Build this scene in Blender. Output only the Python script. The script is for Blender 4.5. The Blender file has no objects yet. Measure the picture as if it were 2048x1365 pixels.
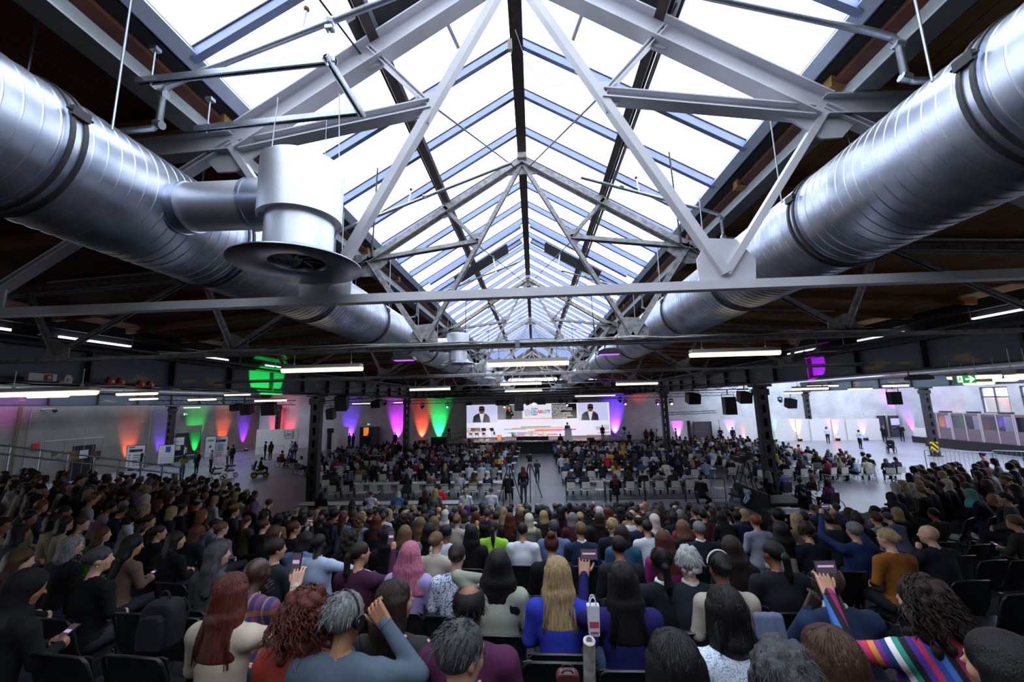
import bpy, math, random
import numpy as np
from mathutils import Vector, Matrix, Euler
random.seed(7)
SC = bpy.context.scene
COL = SC.collection
PI = math.pi
def V(*a): return Vector(a if len(a) > 1 else a[0])

# ---------------------------------------------------------------- camera (14 mm lens on a 36 mm frame)
FPX = 790.7; PCX = 1024.0; PCY = 682.5
YAW, PIT, ROL = 2.95, 8.89, -1.37
CAM = Vector((0.08, 0.0, 4.9))
def _axes():
    y, p, r = (math.radians(a) for a in (YAW, PIT, ROL))
    f = Vector((-math.sin(y)*math.cos(p), math.cos(y)*math.cos(p), math.sin(p)))
    rt = Vector((math.cos(y), math.sin(y), 0)); up = rt.cross(f)
    return rt*math.cos(r)+up*math.sin(r), -rt*math.sin(r)+up*math.cos(r), f
RT, UP, FW = _axes()
def ray(x, y): return FW + RT*((x-PCX)/FPX) - UP*((y-PCY)/FPX)
def at_x(x, y, X): d = ray(x, y); return CAM + d*((X-CAM.x)/d.x)
def at_y(x, y, Y): d = ray(x, y); return CAM + d*((Y-CAM.y)/d.y)
def at_z(x, y, Z): d = ray(x, y); return CAM + d*((Z-CAM.z)/d.z)
def proj(p):
    d = Vector(p)-CAM; z = d.dot(FW)
    return PCX+FPX*d.dot(RT)/z, PCY-FPX*d.dot(UP)/z, z
def make_camera():
    cd = bpy.data.cameras.new('camera'); co = bpy.data.objects.new('camera', cd); COL.objects.link(co)
    cd.sensor_fit = 'HORIZONTAL'; cd.sensor_width = 36.0; cd.lens = FPX/2048*36.0
    cd.clip_start = .05; cd.clip_end = 500
    m = Matrix((RT, UP, -FW)).transposed().to_4x4(); m.translation = CAM
    co.matrix_world = m; SC.camera = co
make_camera()
SC.view_settings.view_transform = 'Standard'; SC.view_settings.look = 'None'
SC.view_settings.gamma = 1; SC.view_settings.exposure = 0.64; SC.view_settings.use_curve_mapping = False
try:
    SC.cycles.max_bounces = 6; SC.cycles.diffuse_bounces = 3; SC.cycles.glossy_bounces = 3
    SC.cycles.transmission_bounces = 4; SC.cycles.transparent_max_bounces = 10
    SC.cycles.use_denoising = True; SC.cycles.caustics_reflective = False; SC.cycles.caustics_refractive = False
    SC.cycles.sample_clamp_indirect = 6.0
    SC.cycles.use_adaptive_sampling = True; SC.cycles.adaptive_threshold = 0.02
except Exception: pass

# ---------------------------------------------------------------- materials
MATS = {}
def srgb(h):
    if isinstance(h, str):
        h = h.lstrip('#'); c = [int(h[i:i+2], 16)/255 for i in (0, 2, 4)]
    else: c = list(h)
    return tuple((x/12.92 if x <= .04045 else ((x+.055)/1.055)**2.4) for x in c)+(1,)
def mat(name, col='#888888', rough=.6, metal=0.0, spec=.5, noise=0, nscale=8, col2=None, bump=0, bscale=40, emit=None, estr=0, stretch=None, coat=0, sheen=0):
    if name in MATS: return MATS[name]
    m = bpy.data.materials.new(name); m.use_nodes = True; nt = m.node_tree; N = nt.nodes; L = nt.links
    b = N['Principled BSDF']; b.inputs['Roughness'].default_value = rough; b.inputs['Metallic'].default_value = metal
    b.inputs['Specular IOR Level'].default_value = spec
    b.inputs['Base Color'].default_value = srgb(col)
    if sheen: b.inputs['Sheen Weight'].default_value = sheen
    vec = None
    if noise or bump or col2:
        tc = N.new('ShaderNodeTexCoord'); vec = tc.outputs['Object']
        if stretch:
            mp = N.new('ShaderNodeMapping'); mp.inputs['Scale'].default_value = stretch; L.new(vec, mp.inputs['Vector']); vec = mp.outputs[0]
    if noise or col2:
        nz = N.new('ShaderNodeTexNoise'); nz.inputs['Scale'].default_value = nscale; nz.inputs['Detail'].default_value = 4; L.new(vec, nz.inputs['Vector'])
        rp = N.new('ShaderNodeValToRGB'); L.new(nz.outputs['Fac'], rp.inputs['Fac'])
        c = srgb(col)
        rp.color_ramp.elements[0].position = .35; rp.color_ramp.elements[1].position = .65
        if col2: a, d = c, srgb(col2)
        else: a = tuple(x*(1-noise) for x in c[:3])+(1,); d = tuple(min(1, x*(1+noise)) for x in c[:3])+(1,)
        rp.color_ramp.elements[0].color = a; rp.color_ramp.elements[1].color = d
        L.new(rp.outputs[0], b.inputs['Base Color'])
    if bump:
        n2 = N.new('ShaderNodeTexNoise'); n2.inputs['Scale'].default_value = bscale; n2.inputs['Detail'].default_value = 3; L.new(vec, n2.inputs['Vector'])
        bp = N.new('ShaderNodeBump'); bp.inputs['Strength'].default_value = bump; bp.inputs['Distance'].default_value = .01
        L.new(n2.outputs['Fac'], bp.inputs['Height']); L.new(bp.outputs[0], b.inputs['Normal'])
    if emit:
        b.inputs['Emission Color'].default_value = srgb(emit); b.inputs['Emission Strength'].default_value = estr
    MATS[name] = m; return m

def band_mat(name, col, col2, axis=1, width=.14, line=.012, rough=.7, nz=.25, jit=None):
    """boards / panels: straight joints along one object axis, with a tone of its own for each board"""
    if name in MATS: return MATS[name]
    m = bpy.data.materials.new(name); m.use_nodes = True; nt = m.node_tree; N = nt.nodes; L = nt.links
    b = N['Principled BSDF']; b.inputs['Roughness'].default_value = rough
    tc = N.new('ShaderNodeTexCoord'); sp = N.new('ShaderNodeSeparateXYZ'); L.new(tc.outputs['Object'], sp.inputs[0])
    dv = N.new('ShaderNodeMath'); dv.operation = 'DIVIDE'; dv.inputs[1].default_value = width; L.new(sp.outputs[axis], dv.inputs[0])
    fl = N.new('ShaderNodeMath'); fl.operation = 'FLOOR'; L.new(dv.outputs[0], fl.inputs[0])
    fr = N.new('ShaderNodeMath'); fr.operation = 'FRACT'; L.new(dv.outputs[0], fr.inputs[0])
    wn = N.new('ShaderNodeTexWhiteNoise'); wn.noise_dimensions = '1D'; L.new(fl.outputs[0], wn.inputs['W'])
    ns = N.new('ShaderNodeTexNoise'); ns.inputs['Scale'].default_value = 2.2; ns.inputs['Detail'].default_value = 5; L.new(tc.outputs['Object'], ns.inputs['Vector'])
    ad = N.new('ShaderNodeMath'); ad.operation = 'MULTIPLY_ADD'; ad.inputs[1].default_value = nz; L.new(wn.outputs[0], ad.inputs[0]); L.new(ns.outputs['Fac'], ad.inputs[2])
    rp = N.new('ShaderNodeValToRGB'); L.new(ad.outputs[0], rp.inputs['Fac'])
    rp.color_ramp.elements[0].position = .35; rp.color_ramp.elements[1].position = .85
    rp.color_ramp.elements[0].color = srgb(col); rp.color_ramp.elements[1].color = srgb(col2)
    gt = N.new('ShaderNodeMath'); gt.operation = 'GREATER_THAN'; gt.inputs[1].default_value = line/width; L.new(fr.outputs[0], gt.inputs[0])
    mx = N.new('ShaderNodeMix'); mx.data_type = 'RGBA'; mx.inputs['A'].default_value = tuple(.25*c for c in srgb(col)[:3])+(1,)
    L.new(gt.outputs[0], mx.inputs['Factor']); L.new(rp.outputs[0], mx.inputs['B']); L.new(mx.outputs['Result'], b.inputs['Base Color'])
    MATS[name] = m; return m

def brick_mat(name, c1, c2, mortar, w=.5, h=.2, ms=.012, rough=.8, rot=None):
    if name in MATS: return MATS[name]
    m = bpy.data.materials.new(name); m.use_nodes = True; nt = m.node_tree; N = nt.nodes; L = nt.links
    b = N['Principled BSDF']; b.inputs['Roughness'].default_value = rough
    tc = N.new('ShaderNodeTexCoord'); mp = N.new('ShaderNodeMapping'); L.new(tc.outputs['Object'], mp.inputs[0])
    if rot: mp.inputs['Rotation'].default_value = rot
    br = N.new('ShaderNodeTexBrick'); L.new(mp.outputs[0], br.inputs['Vector'])
    br.inputs['Color1'].default_value = srgb(c1); br.inputs['Color2'].default_value = srgb(c2); br.inputs['Mortar'].default_value = srgb(mortar)
    br.inputs['Scale'].default_value = 1; br.inputs['Mortar Size'].default_value = ms; br.inputs['Brick Width'].default_value = w; br.inputs['Row Height'].default_value = h
    ns = N.new('ShaderNodeTexNoise'); ns.inputs['Scale'].default_value = .7; ns.inputs['Detail'].default_value = 6; L.new(tc.outputs['Object'], ns.inputs['Vector'])
    mr = N.new('ShaderNodeMapRange'); mr.inputs['To Min'].default_value = .6; mr.inputs['To Max'].default_value = 1.35; L.new(ns.outputs['Fac'], mr.inputs['Value'])
    mx = N.new('ShaderNodeMix'); mx.data_type = 'RGBA'; mx.blend_type = 'MULTIPLY'; mx.inputs['Factor'].default_value = 1
    L.new(br.outputs['Color'], mx.inputs['A']); L.new(mr.outputs[0], mx.inputs['B']); L.new(mx.outputs['Result'], b.inputs['Base Color'])
    MATS[name] = m; return m

def glass_mat(name, tint='#f4f8ff', gloss=.08, rough=.05):
    if name in MATS: return MATS[name]
    m = bpy.data.materials.new(name); m.use_nodes = True; nt = m.node_tree; N = nt.nodes; L = nt.links
    for n in list(N):
        if n.type != 'OUTPUT_MATERIAL': N.remove(n)
    o = [n for n in N if n.type == 'OUTPUT_MATERIAL'][0]
    t = N.new('ShaderNodeBsdfTransparent'); t.inputs[0].default_value = srgb(tint)
    g = N.new('ShaderNodeBsdfGlossy'); g.inputs['Roughness'].default_value = rough
    x = N.new('ShaderNodeMixShader'); x.inputs[0].default_value = gloss
    L.new(t.outputs[0], x.inputs[1]); L.new(g.outputs[0], x.inputs[2]); L.new(x.outputs[0], o.inputs['Surface'])
    MATS[name] = m; return m
def emit_mat(name, col, s):
    if name in MATS: return MATS[name]
    m = bpy.data.materials.new(name); m.use_nodes = True; nt = m.node_tree; b = nt.nodes['Principled BSDF']
    b.inputs['Base Color'].default_value = srgb('#101010'); b.inputs['Emission Color'].default_value = srgb(col); b.inputs['Emission Strength'].default_value = s
    MATS[name] = m; return m

# ---------------------------------------------------------------- mesh builder
class MB:
    def __init__(s): s.v = []; s.f = []; s.m = []
    def add(s, vs, fs, m=0):
        o = len(s.v); s.v += [tuple(p) for p in vs]; s.f += [tuple(i+o for i in f) for f in fs]; s.m += [m]*len(fs); return s
    def box(s, c, d, m=0, rz=0, M=None):
        R = M or (Matrix.Rotation(rz, 3, 'Z') if rz else None); c = Vector(c); vs = []
        for x in (-.5, .5):
            for y in (-.5, .5):
                for z in (-.5, .5):
                    p = Vector((x*d[0], y*d[1], z*d[2])); vs.append(c+(R@p if R else p))
        return s.add(vs, [(0,1,3,2),(4,6,7,5),(0,4,5,1),(2,3,7,6),(0,2,6,4),(1,5,7,3)], m)
    def frame(s, p0, p1, up=(0,0,1)):
        d = (Vector(p1)-Vector(p0)); l = d.length; d.normalize(); u = Vector(up)
        if abs(d.dot(u)) > .98: u = Vector((0,1,0)) if abs(d.y) < .9 else Vector((1,0,0))
        a = d.cross(u).normalized(); b = a.cross(d).normalized(); return d, a, b, l
    def bar(s, p0, p1, w, h, m=0, up=(0,0,1), off=(0,0)):
        d, a, b, l = s.frame(p0, p1, up); p0 = Vector(p0)+a*off[0]+b*off[1]; p1 = Vector(p1)+a*off[0]+b*off[1]; vs = []
        for p in (p0, p1):
            for x, y in ((-1,-1),(1,-1),(1,1),(-1,1)): vs.append(p+a*(x*w/2)+b*(y*h/2))
        return s.add(vs, [(3,2,1,0),(4,5,6,7),(0,1,5,4),(1,2,6,5),(2,3,7,6),(3,0,4,7)], m)
    def ibeam(s, p0, p1, w, h, t=.012, m=0, up=(0,0,1)):
        s.bar(p0, p1, w, t, m, up, (0, h/2-t/2)); s.bar(p0, p1, w, t, m, up, (0, -h/2+t/2)); return s.bar(p0, p1, t, h-2*t, m, up)
    def angle(s, p0, p1, w, h, gap=.02, t=.008, m=0, up=(0,0,1)):
        """double angle member: two L profiles back to back"""
        for sg in (-1, 1):
            s.bar(p0, p1, t, h, m, up, (sg*(gap/2+t/2), 0)); s.bar(p0, p1, w/2, t, m, up, (sg*(gap/2+w/4), -h/2+t/2))
        return s
    def tube(s, p0, p1, r, n=10, r2=None, m=0, caps=True):
        d, a, b, l = s.frame(p0, p1); r2 = r if r2 is None else r2; vs = []
        for p, q in ((Vector(p0), r), (Vector(p1), r2)):
            for i in range(n): t = 2*PI*i/n; vs.append(p+a*(q*math.cos(t))+b*(q*math.sin(t)))
        fs = [(i, (i+1) % n, n+(i+1) % n, n+i) for i in range(n)]
        if caps: fs += [tuple(range(n-1, -1, -1)), tuple(range(n, 2*n))]
        return s.add(vs, fs, m)
    def path(s, pts, r, n=6, m=0, closed=False):
        pts = [Vector(p) for p in pts]; K = len(pts); vs = []; ref = Vector((0,0,1)); prev = None
        for i, p in enumerate(pts):
            q0 = pts[(i-1) % K] if closed or i > 0 else p; q1 = pts[(i+1) % K] if closed or i < K-1 else p
            d = (q1-q0).normalized(); u = ref if abs(d.dot(ref)) < .95 else Vector((1,0,0))
            if prev is not None: u = prev
            a = d.cross(u)
            if a.length < 1e-4: a = d.cross(Vector((.3,.9,.2)))
            a.normalize(); b = a.cross(d).normalized(); prev = b
            rr = r[i] if isinstance(r, (list, tuple)) else r
            for k in range(n): t = 2*PI*k/n; vs.append(p+a*(rr*math.cos(t))+b*(rr*math.sin(t)))
        fs = []
        for i in range(K if closed else K-1):
            j = (i+1) % K
            for k in range(n): fs.append((i*n+k, i*n+(k+1) % n, j*n+(k+1) % n, j*n+k))
        if not closed: fs += [tuple(range(n-1, -1, -1)), tuple((K-1)*n+k for k in range(n))]
        return s.add(vs, fs, m)
    def lathe(s, prof, c=(0,0,0), n=24, m=0, M=None, sx=1, sy=1):
        c = Vector(c); vs = []
        for r, z in prof:
            for i in range(n):
                t = 2*PI*i/n; p = Vector((r*math.cos(t)*sx, r*math.sin(t)*sy, z)); vs.append(c+(M@p if M else p))
        K = len(prof); fs = [(i*n+k, i*n+(k+1) % n, (i+1)*n+(k+1) % n, (i+1)*n+k) for i in range(K-1) for k in range(n)]
        if prof[0][0] > 1e-5: fs.append(tuple(range(n-1, -1, -1)))
        if prof[-1][0] > 1e-5: fs.append(tuple((K-1)*n+k for k in range(n)))
        return s.add(vs, fs, m)
    def ell(s, c, r, n=12, k=8, m=0, M=None):
        pr = [(math.sin(PI*i/k), -math.cos(PI*i/k)) for i in range(k+1)]; c = Vector(c); vs = []
        for a, z in pr:
            for i in range(n):
                t = 2*PI*i/n; p = Vector((a*math.cos(t)*r[0], a*math.sin(t)*r[1], z*r[2])); vs.append(c+(M@p if M else p))
        return s.add(vs, [(i*n+j, i*n+(j+1) % n, (i+1)*n+(j+1) % n, (i+1)*n+j) for i in range(k) for j in range(n)], m)
    def prism(s, poly, o, ax, ay, th, m=0):
        """flat outline poly (2-D) on axes ax, ay from origin o, thickness th centred"""
        o = Vector(o); ax = Vector(ax); ay = Vector(ay); nz = ax.cross(ay).normalized()*(th/2); n = len(poly)
        vs = [o+ax*x+ay*y-nz for x, y in poly]+[o+ax*x+ay*y+nz for x, y in poly]
        return s.add(vs, [tuple(range(n-1, -1, -1)), tuple(range(n, 2*n))]+[(i, (i+1) % n, n+(i+1) % n, n+i) for i in range(n)], m)
    def mesh(s, name, mats, smooth=False, sub=None):
        me = bpy.data.meshes.new(name); vs = s.v
        if sub: vs = [(p[0]-sub[0], p[1]-sub[1], p[2]-sub[2]) for p in vs]
        me.from_pydata(vs, [], s.f)
        for x in mats: me.materials.append(x)
        if len(mats) > 1: me.polygons.foreach_set('material_index', s.m)
        if smooth is not False:
            me.polygons.foreach_set('use_smooth', [True]*len(me.polygons))
            if smooth is not True:
                me.set_sharp_from_angle(angle=math.radians(smooth))
        me.update(); return me
    def obj(s, name, mats, parent=None, smooth=False, world=True):
        if not isinstance(mats, (list, tuple)): mats = [mats]
        sub = tuple(parent.location) if (parent is not None and world) else None
        o = bpy.data.objects.new(name, s.mesh(name, mats, smooth, sub)); COL.objects.link(o)
        if parent is not None: o.parent = parent
        return o
def empty(name, loc=(0,0,0), rz=0):
    o = bpy.data.objects.new(name, None); o.empty_display_size = .1; COL.objects.link(o); o.location = loc; o.rotation_euler = (0,0,rz); return o
def tag(o, label=None, cat=None, group=None, kind=None):
    if label: o['label'] = label
    if cat: o['category'] = cat
    if group: o['group'] = group
    if kind: o['kind'] = kind
    return o
def thing(name, label, cat, loc=(0,0,0), rz=0, group=None): return tag(empty(name, loc, rz), label, cat, group)
def struct(name, mb, mats, smooth=False): return tag(mb.obj(name, mats, None, smooth), kind='structure')
def child_of(o):
    return [c for c in COL.objects if c.parent is o]
KIDS = {}
def copy_tree(o, loc=None, rz=None, label=None, group=None):
    r = o.copy(); COL.objects.link(r)
    if loc is not None: r.location = loc
    if rz is not None: r.rotation_euler = (0,0,rz)
    if label: r['label'] = label
    if group: r['group'] = group
    if o.name not in KIDS: KIDS[o.name] = [(c, [g for g in c.children]) for c in o.children]
    for c, gs in KIDS[o.name]:
        d = c.copy(); COL.objects.link(d); d.parent = r
        for g in gs: e = g.copy(); COL.objects.link(e); e.parent = d
    return r
def lamp(kind, name, loc, energy, col, size=None, target=None, spot=None, blend=.5):
    ld = bpy.data.lights.new(name, kind); ld.energy = energy; ld.color = srgb(col)[:3] if isinstance(col, str) else col
    if size is not None:
        if kind == 'AREA': ld.shape = 'RECTANGLE'; ld.size, ld.size_y = size
        else: ld.shadow_soft_size = size
    if spot: ld.spot_size = spot; ld.spot_blend = blend
    o = bpy.data.objects.new(name, ld); COL.objects.link(o); o.location = loc
    if target is not None: o.rotation_euler = (Vector(target)-Vector(loc)).to_track_quat('-Z', 'Y').to_euler()
    return o
# ================================================================= THE HALL
WC = 11.0; ZT = 5.83
EAVE = (2.72, 7.42); APEX = (0, 9.12)
TR = [3.3, 6.45, 13.25, 20.1, 26.95, 33.8, 40.6]
m_floor = brick_mat('polished_concrete', '#7c7c86', '#74747e', '#55555e', 4.2, 3.1, .02, .36)
m_white = mat('white_steel', '#c9c8cf', .42, noise=.06, nscale=3)
m_old = mat('old_riveted_steel', '#7e7c7d', .55, metal=.05, col2='#aaa7aa', nscale=14, bump=.3, bscale=60)
m_dk = mat('dark_steel', '#2c2b2e', .5, noise=.4, nscale=6)
m_rust = mat('brown_iron', '#3a302e', .65, noise=.35, nscale=10)
m_gird = mat('girder_paint', '#3b434c', .5, col2='#4c545c', nscale=2.2)
m_alu = mat('skylight_aluminium', '#7f8cb6', .4, metal=.1, noise=.05)
m_sill = mat('sill_steel', '#b9c3da', .4, noise=.05)
m_black = mat('black_metal', '#0d0d0f', .45)
m_gal = mat('galvanised_steel', '#a9adb5', .35, metal=.85, noise=.1, nscale=20)
m_duct = mat('duct_steel', '#cbd0dc', .35, metal=1, col2='#aab2c4', nscale=5, bump=.02, bscale=8)
m_fan = mat('brushed_aluminium', '#d8dae0', .45, metal=1, noise=.05, nscale=4)
m_wood = band_mat('roof_boards', '#a07a4c', '#c89e68', 0, .16, .009, .75)  # brighter, more golden boards for the right, its sunlight put into the colour
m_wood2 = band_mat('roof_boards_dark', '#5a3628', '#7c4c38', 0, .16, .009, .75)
m_joist = mat('pine_joist', '#8a6238', .7, col2='#a97c4c', nscale=5, stretch=(1,8,8))
m_redwood = mat('red_brown_timber', '#5a2f22', .65, noise=.3, nscale=4)
m_glass = glass_mat('roof_glass')
m_conc = brick_mat('board_marked_concrete', '#86827b', '#787570', '#504e4b', 1.1, 4.2, .006, rot=(0,PI/2,0))
m_cinder = brick_mat('painted_blockwork', '#d8d6d9', '#d2d0d4', '#b5b3b8', .5, .24, .008, rot=(PI/2,0,0))
m_cinder2 = brick_mat('painted_blockwork_side', '#dcdade', '#d6d4d8', '#b9b7bc', .5, .24, .008, rot=(PI/2,0,PI/2))
m_blockgrey = brick_mat('grey_blockwork', '#a7a39c', '#9f9b95', '#84817c', .5, .24, .008, rot=(PI/2,0,0))
m_plate = mat('dark_gap', '#17161a', .8)

YB, YF = 49.0, -6.0          # back wall (behind the stage), wall behind the camera
XL, XR = -34.6, 42.0
def floor_px(px, X):
    lo, hi = 820.0, 1300.0
    for _ in range(40):
        m = (lo+hi)/2
        if at_x(px, m, X).z > 0: lo = m
        else: hi = m
    return at_x(px, lo, X)
WA, WB, WC2, WD = at_x(2019, 800, XR).y, at_x(1962, 800, XR).y, at_x(2100, 800, XR).y, at_x(2043, 800, XR).y
b = MB(); b.box(((XL+XR)/2, (YB+YF)/2, -.15), (XR-XL+4, YB-YF+4, .3)); struct('floor', b, m_floor)
# back wall: white blockwork, grey behind the stage's flank
b = MB(); b.box(((XL+XR)/2, YB+.2, 3.7), (XR-XL, .4, 7.4)); struct('wall_back', b, m_cinder)
b = MB(); b.box((XL-.2, 28, 3.7), (.4, 44, 7.4)); struct('wall_left', b, m_conc)
b = MB()
for y0, y1, z0, z1 in ((-6, WC2, 0, 7.4), (WC2, WD, 0, 2.9), (WD, WA, 0, 7.4), (WA, WB, 0, 2.9), (WC2, WD, 5.3, 7.4), (WA, WB, 5.3, 7.4), (WB, 49.2, 0, 7.4)):
    b.box((XR+.2, (y0+y1)/2, (z0+z1)/2), (.4, y1-y0, z1-z0))
struct('wall_right', b, m_cinder2)
b = MB(); b.box(((XL+XR)/2, YF-.2, 5), (XR-XL, .4, 10)); struct('wall_rear', b, m_blockgrey)
for k, (y0, y1) in enumerate(((WC2, WD), (WA, WB))):
    b = MB(); yc = (y0+y1)/2
    b.box((XR+.2, yc, 4.1), (.02, y1-y0, 2.4), 0)
    for y in (y0+.05, yc, y1-.05): b.box((XR+.12, y, 4.1), (.1, .1, 2.4), 1)
    for z in (2.95, 5.25, 4.4): b.box((XR+.12, yc, z), (.1, y1-y0, .1), 1)
    struct('window_%d' % (k+2), b, [glass_mat('window_glass'), mat('window_bars', '#4b4a52', .5)])
# brick gable outside the window
b = MB(); pts = [(-3.2, 0), (3.2, 0), (3.2, 2.3)]+[(3.2*math.cos(a), 2.3+2.1*math.sin(a)) for a in [PI*i/16 for i in range(1, 16)]]+[(-3.2, 2.3)]
b.prism(pts, (XR+9, (WA+WB)/2*1.24, 0), (0,1,0), (0,0,1), 2.0)
o = b.obj('brick_gable', brick_mat('red_brick', '#7a4a3c', '#8c5948', '#9a8d85', .24, .08, .01, rot=(PI/2,0,PI/2)))
tag(o, 'round-topped red brick gable of the building outside the aisle window', 'building')
b = MB(); b.box((XR+14, 30, -.2), (26, 90, .2)); o = struct('ground', b, mat('outside_asphalt', '#6a6a6c', .9))

# ---- roof decks beside the skylight, wood boards on joists
def zdeck(x): return 7.86-(abs(x)-3.05)*.078
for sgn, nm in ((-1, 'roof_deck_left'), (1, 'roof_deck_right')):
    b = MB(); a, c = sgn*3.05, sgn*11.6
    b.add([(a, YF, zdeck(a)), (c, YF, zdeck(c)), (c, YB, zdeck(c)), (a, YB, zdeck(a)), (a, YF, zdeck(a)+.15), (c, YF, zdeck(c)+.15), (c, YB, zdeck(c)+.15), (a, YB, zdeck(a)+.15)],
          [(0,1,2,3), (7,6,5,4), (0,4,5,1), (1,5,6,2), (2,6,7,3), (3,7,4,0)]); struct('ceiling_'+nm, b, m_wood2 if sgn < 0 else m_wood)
    y = -1.7; n = 0
    while y < 46:
        b = MB(); x0 = 2.9; 
        b.bar((sgn*x0, y, zdeck(x0)-.09), (sgn*11.2, y, zdeck(11.2)-.09), .11, .16)
        o = b.obj('roof_joist', m_joist); tag(o, 'pine joist under the boarded roof, its end standing out beside the skylight', 'roof joist', 'pine joists under the roof boards %s of the skylight' % ('west' if sgn < 0 else 'east'), 'structure')
        y += 1.71; n += 1
# aisle roofs
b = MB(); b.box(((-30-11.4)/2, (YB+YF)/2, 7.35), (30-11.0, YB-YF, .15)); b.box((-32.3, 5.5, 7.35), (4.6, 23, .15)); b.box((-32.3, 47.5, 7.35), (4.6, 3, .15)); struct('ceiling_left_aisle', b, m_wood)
b = MB(); b.box((-32.3, 31.5, 7.4), (4.6, 29, .02))  # unseen roof glazing, added to bring daylight onto the concrete wall
for i in range(14): b.box((-32.3, 18+i*2.1, 7.33), (4.6, .07, .14), 1)
struct('window_6', b, [m_glass, m_alu])
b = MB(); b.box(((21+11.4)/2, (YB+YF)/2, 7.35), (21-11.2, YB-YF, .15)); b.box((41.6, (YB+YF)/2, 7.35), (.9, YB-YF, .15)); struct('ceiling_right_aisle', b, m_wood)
b = MB(); b.box((31.1, (YB+YF)/2, 7.4), (20.2, YB-YF, .02))  # out-of-view skylight, widened to brighten the aisle wall and floor
for i in range(26): b.box((31.1, YF+1+i*2.1, 7.33), (20.2, .07, .14), 1)
for x in (21.2, 24, 27, 30.2, 33.5, 37.2): b.box((x, (YB+YF)/2, 7.3), (.1, YB-YF, .14), 1)
struct('window_5', b, [m_glass, m_alu])

# ---- skylight glazing: glass panes on aluminium bars
SE, SR = (2.76, 7.96), (0, 9.66)       # eave and ridge line of the glass
for sgn, nm in ((-1, 'window_0'), (1, 'window_1')):
    b = MB(); Y0, Y1 = -5.8, 33.9
    nx, nz = -(SR[1]-SE[1])/3.24, 2.76/3.24
    b.add([(sgn*SE[0], Y0, SE[1]), (0, Y0, SR[1]), (0, Y1, SR[1]), (sgn*SE[0], Y1, SE[1])], [(0,1,2,3) if sgn > 0 else (3,2,1,0)], 0)
    struct(nm, b, m_glass)
    i = 0; y = 4.54-.855*12
    while y < 33.9:
        b = MB(); p0 = Vector((sgn*SE[0], y, SE[1]-.06)); p1 = Vector((0, y, SR[1]-.06)); nrm = Vector((sgn*.524, 0, .852))
        b.bar(p0, p1, .065, .05, 0, nrm, (0, -.02)); b.bar(p0, p1, .028, .09, 0, nrm, (0, .02))
        b.bar(p0, p1, .05, .012, 1, nrm, (0, .075))
        o = b.obj('glazing_bar', [m_alu, m_dk]); tag(o, 'blue-grey aluminium glazing bar running down the skylight from ridge to eave', 'glazing bar', 'glazing bars of the skylight', 'structure')
        y += .855
    # eave: steel sill, dark strip painting the gap's shade, red timber, grey channel
    for nm2, pr, mm in (('trim_skylight_sill', [(2.74, 7.97), (2.90, 7.90), (2.92, 7.93), (2.76, 8.0)], m_sill), ('trim_skylight_sill', [(2.70, 7.90), (2.80, 7.83), (2.86, 7.87), (2.74, 7.96)], m_sill),
                        ('trim_dark_gap', [(2.84, 7.84), (2.96, 7.79), (2.98, 7.86), (2.88, 7.9)], m_plate),
                        ('trim_red_timber', [(2.93, 7.74), (3.02, 7.70), (3.06, 7.86), (2.97, 7.88)], m_redwood)):
        b = MB(); n = 4
        vs = [(sgn*x, Yq, z) for Yq in (-5.8, YB) for x, z in pr]
        fs = [tuple(range(4)), tuple(range(7, 3, -1))]+[(i, 4+i, 4+(i+1) % 4, (i+1) % 4) for i in range(4)]
        b.add(vs, fs); struct(nm2, b, mm)
    b = MB(); X = sgn*3.03
    b.bar((X, -5.8, 7.64), (X, YB, 7.64), .014, .25); b.bar((X+sgn*.06, -5.8, 7.52), (X+sgn*.06, YB, 7.52), .13, .016); b.bar((X+sgn*.06, -5.8, 7.76), (X+sgn*.06, YB, 7.76), .13, .016)
    b.bar((X-sgn*.04, -5.8, 7.515), (X-sgn*.04, YB, 7.515), .1, .014)
    o = b.obj('channel_purlin', mat('grey_channel', '#aab0b4', .4, noise=.08)); tag(o, 'grey steel channel running the length of the hall below the %s edge of the skylight' % ('west' if sgn < 0 else 'east'), 'steel channel', kind='structure')
    # side purlin: dark steel with paler strip
    b = MB(); X = sgn*1.42; up = (sgn*.524, 0, .852)
    b.bar((X, -5.8, 8.53), (X, YB, 8.53), .1, .03, 0, up, (0, -.09)); b.bar((X, -5.8, 8.53), (X, YB, 8.53), .02, .18, 0, up); b.bar((X, -5.8, 8.53), (X, YB, 8.53), .1, .02, 0, up, (0, .09))
    b.bar((X, -5.8, 8.53), (X, YB, 8.53), .05, .02, 1, up, (.09, .05))
    o = b.obj('side_purlin', [m_rust, m_gal]); tag(o, 'brown iron purlin halfway up the %s slope of the skylight' % ('west' if sgn < 0 else 'east'), 'purlin', kind='structure')
b = MB(); b.bar((0, -5.8, 9.44), (0, YB, 9.44), .09, .2); b.bar((0, -5.8, 9.33), (0, YB, 9.33), .15, .03); b.bar((.07, -5.8, 9.47), (.07, YB, 9.47), .03, .16, 1)
tag(b.obj('ridge_beam', [m_rust, m_alu]), 'brown iron ridge beam under the top of the skylight', 'ridge beam', kind='structure')

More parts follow.
